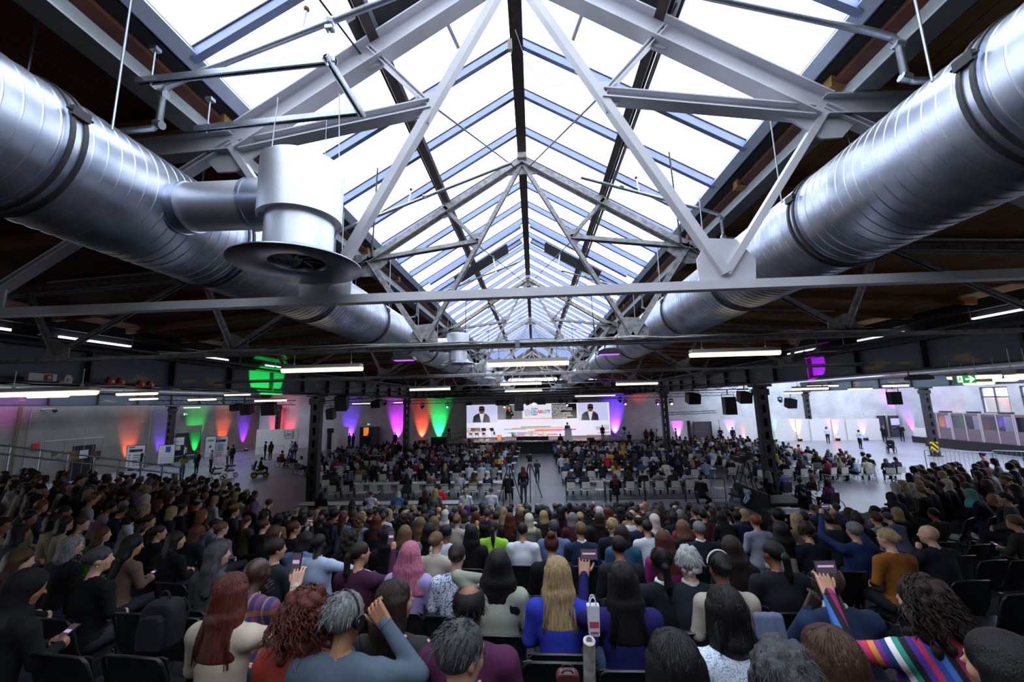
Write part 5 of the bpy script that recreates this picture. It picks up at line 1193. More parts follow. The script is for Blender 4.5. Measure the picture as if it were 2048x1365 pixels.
t = stand(267, 938, 2.15, 1.1, .75, 'poster', 'tall poster stand with a colourful skyline strip, under the orange light'); ink(t, -.25, 2.0, .35, .07, '#4a3030'); ink(t, 0, 1.72, .8, .22, '#2a3a50'); ink(t, -.15, 1.72, .3, .12, '#2f6fb0'); ink(t, .2, 1.72, .2, .12, '#a8443c')
for k in range(5): ink(t, .1, 1.35-.2*k, .5, .05, '#55565c'); ink(t, -.35, 1.35-.2*k, .08, .08, '#333338')
t = stand(439, 918, 2.2, 1.1, .6, 'poster', 'tall poster stand with a blue and red picture, behind the white-haired visitor'); ink(t, -.25, 2.05, .35, .07, '#4a3030'); ink(t, 0, 1.78, .8, .24, '#2a3a50'); ink(t, -.12, 1.78, .3, .14, '#2f8fb0'); ink(t, .2, 1.78, .22, .14, '#a8343c')
for k in range(4): ink(t, .05, 1.4-.18*k, .5, .05, '#55565c')
t = stand(418, 921, 2.3, .8, .6, 'poster', 'white poster panel with green blots, beside the green light'); ink(t, 0, 1.9, .5, .2, '#5a9a78'); ink(t, 0, 1.3, .18, .22, '#27483a')
t = stand(352, 926, 2.5, .95, .6, 'sign', 'black sign stand reading HALL 1.2 beside the dark doorway', '#1a1a1e'); ink(t, 0, 2.1, .82, .7, '#d8d8de')
o = text('HALL 1.2', (0, 0, 0), .17, m_dk); o.parent = t; o.location = (-.38, -.045, 2.02)
ink(t, 0, 1.5, .4, .4, '#c8c8ce')
t = stand(330, 934, 1.9, 1.1, .6, 'sign', 'white sign board with a blue panel, in front of the violet light'); ink(t, .1, 1.5, .35, .5, '#3a4aa0')
# mesh fence and photos against the wall
t = thing('wire_fence', 'tall wire mesh frame hung with photographs in front of the concrete wall', 'fence', (XL+1.2, 29, 0)); pa = at_x(90, 884, XL+1.2); pb = at_x(205, 884, XL+1.2)
b = MB(); b.tube((XL+1.2, pa.y, pa.z), (XL+1.2, pb.y, pa.z), .03, 8); b.obj('top_rail', m_gal, t)
for i in range(7): y = pa.y+(pb.y-pa.y)*i/6; b = MB(); b.tube((XL+1.2, y, 0), (XL+1.2, y, pa.z), .015, 6); b.obj('upright', m_gal, t)
for k, (xa, xb, ya, yb, c, c2, l) in enumerate(((104, 125, 904, 920, '#3a4236', '#8a8f8c', 'dark green photograph with a pale figure'), (136, 157, 904, 920, '#3c3420', '#8a7430', 'dark yellow photograph of a crowd'), (157, 175, 902, 916, '#c9c9cc', '#b8b8bc', 'pair of white sheets'), (182, 200, 904, 920, '#2e262a', '#4a3e44', 'dark purple photograph'))):
    p, q = at_x(xa, ya, XL+1.28), at_x(xb, yb, XL+1.28); b = MB(); b.box((XL+1.28, (p.y+q.y)/2, (p.z+q.z)/2), (.02, abs(q.y-p.y), abs(p.z-q.z))); tag(b.obj('photo_board', mat('photo_%d' % k, c, .6, col2=c2, nscale=3)), l+' hung on the wire frame', 'picture')
b = MB(); p = at_x(155, 893, XL+.8); q = at_x(186, 940, XL+.8); b.box((XL+.6, (p.y+q.y)/2, p.z/2), (.3, q.y-p.y, p.z)); tag(b.obj('dark_cabinet', m_plate), 'tall dark cabinet behind the white sheets on the wire frame', 'cabinet')
for x in (36, 58, 300): 
    p = at_x(x, 850, XL+.1); b = MB(); b.tube((XL+.12, p.y, 0), (XL+.12, p.y, 5.4), .09 if x == 36 else .04, 8); tag(b.obj('downpipe', mat('pipe_olive', '#5c5434', .6) if x == 36 else m_gal), {36: 'thick olive downpipe on the concrete wall', 58: 'thin grey pipe on the concrete wall beside the olive one', 300: 'thin grey pipe on the concrete wall by the orange light'}[x], 'pipe')
p = at_x(110, 822, XL+.3); t = thing('security_camera', 'small dome camera on a bracket at the top of the concrete wall', 'camera', p); b = MB(); b.tube((XL, p.y-.6, p.z+.1), (p.x, p.y, p.z+.12), .04, 8); b.obj('bracket', m_gal, t); b = MB(); b.ell(p, (.14, .14, .14), 14, 10); b.obj('dome', m_black, t, True)
b = MB(); p = at_x(70, 893, XL+.05); b.box((XL+.08, p.y, p.z), (.1, .4, .4)); tag(b.obj('call_point', mat('sign_red', '#a03020', .5)), 'small red fire call box on the concrete wall', 'alarm box')
# ---- coloured uplights: a floor can and its beam
UPS = [((402, 918), '#20ff60', 1500, XL+.9, 'green uplight at the foot of the concrete wall'), ((457, 908), '#ff5a20', 900, XL+.9, 'orange uplight at the foot of the concrete wall, beyond the posters'), ((499, 899), '#6a20ff', 1100, XL+.9, 'violet uplight at the foot of the concrete wall'),
      ((272, 934), '#ff6030', 450, XL+.9, 'orange uplight behind the first poster stand'), ((335, 934), '#6a30ff', 400, XL+.9, 'violet uplight behind the blue sign board')]
def uplight(p, col, e, label, tilt=(0, 0), spot=1.0, hgt=9, gx=0, gy=0):
    t = thing('uplight', label, 'uplight', (p[0], p[1], 0)); b = MB(); b.box((p[0], p[1], .14), (.3, .3, .28)); b.obj('case', m_black, t); b = MB(); b.box((p[0], p[1], .285), (.2, .2, .01)); b.obj('lens', emit_mat('lens_'+col, col, 6), t)
    l = lamp('SPOT', 'uplight_beam', (p[0], p[1], .32), e, col, .05, (p[0]+gx, p[1]+gy, hgt), spot, .9)
for (px, col, e, X, lab) in UPS:
    q = at_x(px[0], px[1], X); uplight((XL+.5, q.y), col, e*2.8, lab, gx=-.45, hgt=2.2, spot=.8)
YW = lambda Y: 48.5 if Y > 47.5 else Y+.12
for px, col, e, Y, lab in (((538, 900), '#ff1020', 600, 48.0, 'red uplight in the far corner behind the partition'), ((566, 900), '#ff2838', 500, 48.0, 'second red uplight behind the partition'), ((692, 898), '#6a30ff', 900, 48.2, 'violet uplight beside the dark doorway'), ((790, 893), '#d030ff', 1500, 48.2, 'magenta uplight behind the man in a suit'),
                       ((840, 893), '#ff5030', 700, 48.2, 'orange uplight behind the column left of the stage'), ((875, 891), '#20ff70', 1300, 48.2, 'green uplight behind the big black box'), ((1235, 885), '#6a30ff', 2600, 48.0, 'violet uplight right of the video wall'), ((1297, 885), '#ff6038', 700, 46.0, 'orange uplight behind the two women right of the stage'),
                       ((1360, 883), '#c040ff', 800, 46.0, 'magenta uplight in front of the white partition'), ((1468, 880), '#7040ff', 700, 46.6, 'violet uplight behind the man in a suit and tie'), ((1602, 882), '#ff9038', 500, 46.0, 'warm orange uplight at the partition run'), ((1678, 881), '#ff4838', 500, 45.7, 'red-orange uplight at the partition run'), ((1734, 880), '#7040ff', 500, 45.6, 'violet uplight at the end of the partition run'),
                       ((1830, 870), '#c040ff', 900, 47.0, 'magenta uplight behind the booths'), ((1552, 882), '#20ff60', 260, 46.0, 'green uplight behind the steel column by the tables'), ((1490, 881), '#ff4030', 300, 47.0, 'red uplight by the notice board')):
    q = at_y(px[0], px[1], Y); uplight((q.x, YW(Y)), col, e*2.1, lab, gy=.45, hgt=2.2, spot=.8)
for y, col, lab in ((at_x(1990, 830, XR).y+3.6, '#ff6038', 'orange uplight behind the interpreter booths'), (at_x(2030, 830, XR).y, '#30ff90', 'green uplight behind the interpreter booths, by the window'), (at_x(1885, 830, XR).y, '#c040ff', 'magenta uplight behind the interpreter booths')): uplight((XR-.4, y), col, 400, lab, gx=.5, hgt=5)
# spot patches on the girders
g1 = at_x(534, 757, -10.98); lamp('SPOT', 'girder_spot', (-9.0, g1.y-.2, 4.75), 1500, '#20ff60', .04, g1, .85, .15); g2 = at_x(1632, 731, 10.98); lamp('SPOT', 'girder_spot', (9.0, g2.y-.1, 4.8), 1300, '#e020ff', .04, g2, .42, .15)
lamp('SPOT', 'girder_spot', (-30, 24, 4.3), 700, '#d020c0', .1, (-33.2, 23.5, 6.1), 1.5, .8)
# ---- interpreter booths on the right
t0 = at_z(1878, 897, 0)
m_booth = mat('booth_mauve', '#6e5d66', .6); m_bglass = glass_mat('booth_glass', '#d8d4e4', .14)
BX = 36.7
for k in range(7):
    ya = 39.9-k*2.35; yb = ya-2.3
    t = thing('interpreter_booth', 'mauve interpreter booth with glazed front on its black platform, number %s from the exit doors' % ['one', 'two', 'three', 'four', 'five', 'six', 'seven'][k], 'booth', (BX, (ya+yb)/2, .8), 0, 'row of interpreter booths')
    yc = (ya+yb)/2; b = MB(); b.box((BX, yc, 1.3), (.08, 2.28, 1.0)); b.obj('front_panel', m_booth, t)
    b = MB(); b.box((BX, yc, 2.98), (.08, 2.28, .2)); b.box((BX+.9, yc, 3.06), (1.8, 2.28, .05)); b.obj('roof_panel', m_booth, t)
    for s in (-1, 0, 1): b = MB(); b.box((BX-.01, yc+s*1.12, 1.95), (.1, .07, 2.3)); b.obj('post', mat('booth_post', '#b7a8ae', .5), t)
    for s in (-1, 1): b = MB(); b.box((BX+.9, yc+s*1.14, 1.95), (1.7, .04, 2.2)); b.obj('side_panel', m_booth, t)
    b = MB(); b.box((BX, yc, 2.33), (.02, 2.2, 1.06)); b.obj('front_glass', m_bglass, t)
    b = MB(); b.box((BX+.5, yc, 1.65), (.7, 2.1, .04)); b.obj('desk', m_table, t); b = MB(); b.box((BX+.6, yc+.5, 1.8), (.1, .4, .3)); b.obj('desk_monitor', m_black, t)
    b = MB(); b.box((BX+.8, yc, 3.16), (.5, .7, .14)); b.obj('roof_fan_box', m_dk, t)
b = MB(); b.box((BX+2.4, 31.8, .4), (5.2, 16.6, .8)); tag(b.obj('booth_platform', m_black), 'long black-skirted platform under the interpreter booths', 'platform')
b = MB(); b.box((38.6, 41.8, 1.0), (.12, 3.2, .86)); tag(b.obj('low_partition', m_part), 'low white partition between exit doors and booths', 'partition')
b = MB(); b.box((39.0, 41.8, .28), (1.4, 3.2, .56)); tag(b.obj('ramp_platform', m_black), 'black-skirted ramp leading up to the interpreter booths', 'platform')
# window sill pipes, emergency signs
def exit_sign(p, arrow, label, s=1.0, rz=0):
    t = thing('exit_sign', label, 'exit sign', p, rz); b = MB(); b.box((0, 0, 0), (.42*s, .06, .2*s)); b.obj('case', mat('sign_case', '#b8b4a8', .5), t, world=False)
    b = MB(); b.box((0, -.032, 0), (.40*s, .006, .18*s)); b.obj('face', emit_mat('exit_green', '#1f8a48', .8), t, world=False)
    W = emit_mat('exit_white', '#e8ffe8', 1.2); b = MB(); x = -.13*s; b.prism([(-.05*s, -.08*s), (.055*s, -.08*s), (.055*s, .08*s), (-.05*s, .08*s)], (x, -.037, 0), (1,0,0), (0,0,1), .003); b.obj('door_pictogram', W, t, world=False)
    b = MB(); g = emit_mat('exit_green', '#1f8a48', .8); b.ell((x, -.041, .055*s), (.012*s, .003, .012*s), 8, 6); b.bar((x, -.041, .04*s), (x-.01*s, -.041, -.01*s), .004, .022*s, up=(1,0,0)); b.bar((x-.01*s, -.041, 0), (x-.04*s, -.041, -.06*s), .004, .014*s, up=(1,0,0)); b.bar((x, -.041, 0), (x+.03*s, -.041, -.05*s), .004, .014*s, up=(1,0,0)); b.bar((x, -.041, .03*s), (x+.035*s, -.041, .01*s), .004, .012*s, up=(1,0,0)); b.obj('running_figure', g, t, world=False)
    b = MB(); b.prism([(-.06, -.012), (.01, -.012), (-.02, -.05), (.01, -.05), (.065, 0), (.01, .05), (-.02, .05), (.01, .012), (-.06, .012)], (.08*s, -.037, 0), (1,0,0), (0,0,1), .003); b.obj('arrow_pictogram', W, t, world=False); return t
exit_sign(at_y(1928, 759, 6.6), 1, 'green exit sign with running figure and arrow hanging under the right girder', .62, -.15)
for x, y, Y, l in ((641.5, 851, 48.4, 'small exit sign on the wall behind the white partition'), (738, 849, 48.4, 'small green exit sign over the dark doorway'), (1725, 829, 48.4, 'small green exit sign over the partition run'), (1771, 829, 48.4, 'small green exit sign over the exit doors')): exit_sign(at_y(x, y, Y), 1, l, .9)
p = at_x(371, 829, XL+.15); t = exit_sign(p, 1, 'small green exit sign high on the concrete wall', 1.2, PI/2*-1+PI)

# ---- fluorescent lamps (position read from the photo, hanging at about 5.6 m)
LP = [((975, 1137, 724), 6.45, 'tube lamp hanging at the middle of the first cable-laden tie, closest to the camera'), ((1380, 1558, 704), 6.4, 'tube lamp hanging over the right tables in front of the magenta patch'), ((566, 724, 736), 6.5, 'tube lamp hanging in front of the left steel column'),
      ((1001, 1083, 766), 12.5, 'tube lamp in the middle behind the first one'), ((820, 900, 777), 13.2, 'tube lamp hanging left of the middle behind the first riveted truss'), ((1232, 1315, 766), 13.2, 'tube lamp hanging right of the middle behind the first riveted truss'), 
      ((1010, 1084, 781), 20, 'far tube lamp over the middle aisle'), ((1150, 1230, 791), 26, 'far tube lamp right of the middle, beyond the lighting truss')]
p0 = tube_lamp(); firstl = True
def put_lamp(xa, xb, y, Y, label):
    global firstl
    a, c = at_y(xa, y, Y), at_y(xb, y, Y); L = c.x-a.x
    o = p0 if firstl else copy_tree(p0); firstl = False
    o.location = (a+c)/2; o.scale = (L/1.27, 1, 1); o['label'] = label; o['group'] = 'fluorescent tube lamps under the roof'; return o
for (xa, xb, y), Y, l in LP: put_lamp(xa, xb, y, Y, l)
wd = ['one', 'two', 'three', 'four', 'five', 'six', 'seven', 'eight', 'nine', 'ten', 'eleven', 'twelve']
for k, (xa, xb, y, Y) in enumerate(((0, 190, 783, 5.2), (58, 135, 791, 10.5), (236, 313, 786, 10.5), (261, 314, 797, 15), (378, 431, 798, 15), (511, 572, 800, 15), (450, 500, 789, 20), (368, 400, 815, 33), (705, 745, 807, 34), (788, 812, 805, 40))): put_lamp(xa, xb, y, Y, 'tube lamp of the left aisle, number %s from the near end' % wd[k])
for k, (xa, xb, y, Y) in enumerate(((2018, 2060, 748, 5.0), (1945, 1997, 750, 7.5), (1930, 1984, 764, 9.5), (1898, 1930, 753, 9), (1767, 1815, 770, 14), (1697, 1743, 777, 19), (1585, 1655, 776, 14), (1568, 1604, 785, 22), (1615, 1675, 771, 17), (1990, 2030, 757, 9))): put_lamp(xa, xb, y, Y, 'tube lamp of the right aisle, number %s from the near end' % wd[k])
# ---- cable trays and cables on the ties
def cables(Y, x0, x1, z, label, n=5, sag=.03):
    t = thing('cable_bundle', label, 'cables', ((x0+x1)/2, Y, z)); b = MB(); b.bar((x0, Y, z), (x1, Y, z), .08, .012); b.obj('cable_tray', m_gal, t)
    rnd = random.Random(int(Y*10))
    for k in range(n):
        b = MB(); pts = []; m = 24
        for i in range(m+1): pts.append((x0+(x1-x0)*i/m, Y-.06-.015*k+rnd.uniform(-.01, .01), z+.02+rnd.uniform(-sag, sag)))
        b.path(pts, .006, 5); b.obj('cable', [mat('cable_grey', '#d2cfc8', .6), m_black, mat('cable_grey', '#d2cfc8', .6)][k % 3], t, 60)
cables(6.38, -6.2, 5.6, 5.86, 'bundle of pale cables lying along the tie of the first riveted truss', 6); cables(13.1, -10.5, 10.5, 5.85, 'cables lying along the tie of the second riveted truss', 4); cables(3.5, -30, -11.4, 5.52, 'cable tray crossing the left aisle', 3)
for s, X in ((-1, -10.78), (1, 10.78)):
    t = thing('side_cable_tray', 'cable tray running under the %s girder' % ('west' if s < 0 else 'east'), 'cable tray', (X, 10, 5.5)); b = MB(); b.bar((X, -3, 5.5), (X, 40, 5.5), .12, .05); b.obj('tray', m_gal, t)
    for k in range(4):
        b = MB(); b.path([(X+.05+.02*k, -3+i*1.2, 5.54+.02*math.sin(i*1.7+k*2)) for i in range(36)], .01, 5); b.obj('cable', m_black, t, 60)
for k, (x, y) in enumerate(((92, 756), (132, 761), (220, 764), (241, 765), (281, 770), (300, 771))):
    q = at_x(x, y, -10.6); b = MB(); b.box(q, (.12, .16, .14)); b.tube(q+Vector((.06, 0, 0)), q+Vector((.09, 0, 0)), .04, 10, m=1); b.box(q+Vector((0, 0, .09)), (.1, .1, .05), 0); tag(b.obj('power_socket_box', [mat('socket_white' if k == 1 else 'socket_red', '#d8d0d0' if k == 1 else '#b03a24', .5), mat('socket_face', '#c8c8c8', .5)]), '%s power socket box on the left cable tray, number %s' % ('white' if k == 1 else 'red', wd[k]), 'socket box', 'socket boxes on the left cable tray')
b = MB(); q = at_x(82, 755, -10.6); b.box(q, (.1, .5, .16)); tag(b.obj('white_control_box', mat('socket_white', '#d8d0d0', .5)), 'long white control box beside the red socket boxes', 'control box')
q = at_y(1029, 742/1.0-5, 6.2); b = MB(); b.box(at_y(1035, 689, 6.2), (.07, .07, .1)); tag(b.obj('junction_box', mat('box_grey', '#77757a', .5)), 'small grey junction box on the first cable-laden tie', 'junction box')
# infrared heaters / black fixtures under the ties
for k, (x, y, Y, l) in enumerate(((808, 718, 7.4, 'dark curved heater fixture left of the middle, glowing magenta beneath'), (1218, 706, 7.4, 'dark curved heater fixture right of the middle, glowing violet beneath'), (945, 768, 13.6, 'far dark curved fixture left of the middle'), (1122, 765, 13.6, 'far dark curved fixture right of the middle'), (1655, 700, 8.6, 'black flat fixture beside the magenta patch'), (1838, 757, 9.0, 'black flat fixture above the hanging loudspeaker'))):
    q = at_y(x, y, Y); t = thing('wash_light', l, 'light fixture', q, 0, 'curved wash lights under the ties'); b = MB(); b.prism([(-.22, -.03), (.22, -.03), (.2, .03), (.1, .075), (-.1, .075), (-.2, .03)], q, (1,0,0), (0,0,1), .22); b.obj('housing', m_dk, t)
    b = MB(); b.box(q+Vector((0, 0, -.033)), (.36, .16, .01)); b.obj('diffuser', emit_mat('wash_violet', '#8a40d0', 2) if k < 2 else m_black, t)
    b = MB(); b.tube(q+Vector((-.2, 0, .03)), q+Vector((-.2, 0, .3)), .012, 6); b.obj('bracket', m_dk, t)
# ---- lighting trusses
def box_truss(p0, p1, label, s=.30, seg=.5):
    t = thing('lighting_truss', label, 'lighting truss', p0); p0, p1 = Vector(p0), Vector(p1); d, a, u, L = MB().frame(p0, p1)
    cs = [(a*(i*s/2)+u*(j*s/2)) for i, j in ((-1, -1), (1, -1), (1, 1), (-1, 1))]
    for c in cs: b = MB(); b.tube(p0+c, p1+c, .025, 6); b.obj('chord_tube', m_black, t)
    n = int(L/seg)
    for f in range(4):
        b = MB()
        for i in range(n): q0 = p0+d*(L*i/n)+cs[f if i % 2 else (f+1) % 4]; q1 = p0+d*(L*(i+1)/n)+cs[(f+1) % 4 if i % 2 else f]; b.tube(q0, q1, .012, 5, caps=False)
        b.obj('lattice', m_black if f != 0 else mat('truss_grey', '#55565c', .4, metal=.5), t)
    return t
box_truss(at_y(822, 791, 27), at_y(1300, 777, 27), 'black lighting truss across the nave, the nearer of the two before the screen'); box_truss(at_y(640, 810, 37), at_y(1530, 786, 37), 'long black lighting truss across the nave just before the stage'); box_truss(at_y(645, 797, 19), at_y(822, 786, 26.8), 'black lighting truss on the left running towards the stage'); box_truss(at_y(1300, 780, 27), at_y(1490, 772, 19), 'black lighting truss on the right running back to the steel column')
box_truss(at_y(1320, 829, 44.5), at_y(1432, 824, 44.5), 'small black truss above the mauve double door', .25); box_truss(at_y(300, 806, 25), at_y(590, 806, 27), 'black lighting truss crossing in front of the concrete wall')
for k, (x, y, Y, w, h, l) in enumerate(((1039, 808, 30, .68, 1.05, 'big black loudspeaker hanging in the middle before the sign-language panel'), (1457, 812, 16, .42, .68, 'large black loudspeaker hanging left of the right steel column'), (1384, 797, 17, .5, .4, 'tilted black loudspeaker on the right lighting truss'), (1787, 797, 14, .3, .42, 'black loudspeaker hanging in front of the bright wall'), (1487, 795, 16, .45, .4, 'small tilted loudspeaker right beside the steel column'), (685, 806, 19, .55, .7, 'black loudspeaker with a yellow flank hanging right of the left column'), (663, 828, 23, .45, .6, 'small black loudspeaker hanging low right of the left column'),
        (495, 820, 26, .65, .6, 'black loudspeaker hanging before the violet-lit concrete'), (540, 818, 24, .8, .7, 'black loudspeaker pair hanging before the red corner'), (755, 808, 22, .55, .35, 'tilted black loudspeaker on the left lighting truss'), (1580, 807, 24, .5, .5, 'small loudspeaker hanging before the white back wall'), (473, 815, 27, .6, .4, 'grey-sided loudspeaker beside the violet-lit concrete'))):
    q = at_y(x, y, Y); t = speaker_box(w, h, min(w, .6)); t.location = q; t['label'] = l; t.rotation_euler = (.25 if k not in (0, 1, 3) else 0, 0, .1*((k % 3)-1))
for k, (x, y, w, h, l) in enumerate(((1005, 806, 1.3, .5, 'left of the big loudspeaker'), (1078, 804, 1.25, .55, 'right of the big loudspeaker'), (1121, 804, .5, .3, 'above the caption box'), (1150, 803, .5, .3, 'above the right speaker picture'), (938, 808, .6, .3, 'above the left speaker picture'), (1056, 807, .4, .4, 'just right of the big loudspeaker'))):
    q = at_y(x, y, 38); b = MB(); b.box(q, (w, .3, h)); b.tube(q+Vector((0, 0, h/2)), q+Vector((0, 0, h/2+.35)), .02, 6); tag(b.obj('line_monitor', m_black), 'black flat screen box under the stage truss, '+l, 'monitor')
for k, (x, y, c, l) in enumerate(((1009, 811, '#ffd040', 'yellow stage light under the truss beside the sign-language panel'), (1134, 807, '#7a50ff', 'violet stage light under the truss over the caption box'), (1250, 805, '#ff50c0', 'pink stage light under the truss right of the screen'), (895, 811, '#30ff80', 'green stage light at the left end of the stage truss'), (1315, 805, '#8a40ff', 'violet stage light beside the yellow ones on the right'), (1342, 804, '#ffe060', 'yellow stage light right of the right column'), (845, 812, '#201830', 'dark stage light on the truss by the left column'), (770, 806, '#401820', 'dark stage light left of the left column'), (1240, 800, '#201830', 'dark stage light above the pink one'), (1560, 800, '#102010', 'dark stage light by the mixing desk column'))):
    q = at_y(x, y, 36.5 if k != 5 else 33); t = moving_head(c, 12 if k < 6 else .1); t.location = q-Vector((0, 0, .1)); t['label'] = l
# left handrail of the tribune and right barriers
# ================================================================= TRIBUNE, CHAIRS, CROWD
# head-height planes of the raked seating: centre block and the two turned wings
HEAD = 1.215
def floor_c(Y): return max(0.02, 3.03-.204*Y)
def wing_s(x, y, sg): return -sg*x*.5+y*.866
def floor_w(x, y, sg): return max(.02, 2.2-.204*wing_s(x, y, sg))
def zone(x, y):
    if x < -7.3-.0*y: return -1
    if x > 8.6 and y > 3: return 1
    return 0
def floor_at(x, y):
    z = zone(x, y); return floor_c(y) if z == 0 else floor_w(x, y, z)
def seat_from_px(px, py, h=HEAD):
    """where somebody sits whose head centre shows at (px, py)"""
    d = ray(px, py); best = None
    for sg in (0, -1, 1):
        if sg == 0: t = (3.03+h-CAM.z-.204*(-CAM.y))/(d.z+.204*d.y); 
        else: t = (2.2+h-CAM.z-.204*(-sg*CAM.x*.5*-1*-1 if False else -sg*CAM.x*.5))/(d.z+.204*(-sg*d.x*.5+d.y*.866))
        if t <= 0: continue
        p = CAM+d*t
        if zone(p.x, p.y) == sg: best = p; break
    if best is None or best.z-h < .02: best = at_z(px, py, h+.02)
    return best
# stepped platforms
m_step = mat('tribune_carpet', '#1d1e23', .9, noise=.2, nscale=12)
b = MB(); K = 19
for k in range(K):
    y0 = -1.2+.85*k; zt = floor_c(y0+.45); 
    if zt < .05: break
    xr = 8.6 if y0 < 9.5 else 8.6-(y0-9.5)*.8
    b.box(((-7.3+xr)/2, y0+.425, zt/2), (7.3+xr, .85, zt))
struct('floor_tribune_centre', b, m_step)
for sg, nm in ((-1, 'left'), (1, 'right')):
    b = MB(); u = Vector((-sg*.5, .866, 0)); v = Vector((sg*.866, .5, 0)); th = math.atan2(u.y, u.x)-PI/2
    for k in range(14):
        s0 = -2.6+.85*k; zt = max(.05, 2.2-.204*(s0+.45)); t0 = max(((7.3 if sg < 0 else 8.6)+.5*(s0+.42)*1)/.866+.1, 4); t1 = 22.5 if s0 < 4 else 22.5-(s0-4)*1.1
        c = u*(s0+.425)+v*((t0+t1)/2); b.box((c.x, c.y, zt/2), (t1-t0, .85, zt), 0, th)
    struct('floor_tribune_'+nm, b, m_step)
chair0 = shell_chair(); chair_used = False; chair_n = 0
ORD = ['first', 'second', 'third', 'fourth', 'fifth', 'sixth', 'seventh', 'eighth', 'ninth', 'tenth', 'eleventh', 'twelfth', 'thirteenth', 'fourteenth', 'fifteenth', 'sixteenth', 'seventeenth', 'eighteenth', 'nineteenth', 'twentieth']
def put_chair(x, y, z, rz, label, group):
    global chair_used, chair_n
    if not chair_used: chair0.location = (x, y, z); chair0.rotation_euler.z = rz; chair0['label'] = label; chair0['group'] = group; chair_used = True
    else: copy_tree(chair0, (x, y, z), rz, label, group)
    chair_n += 1

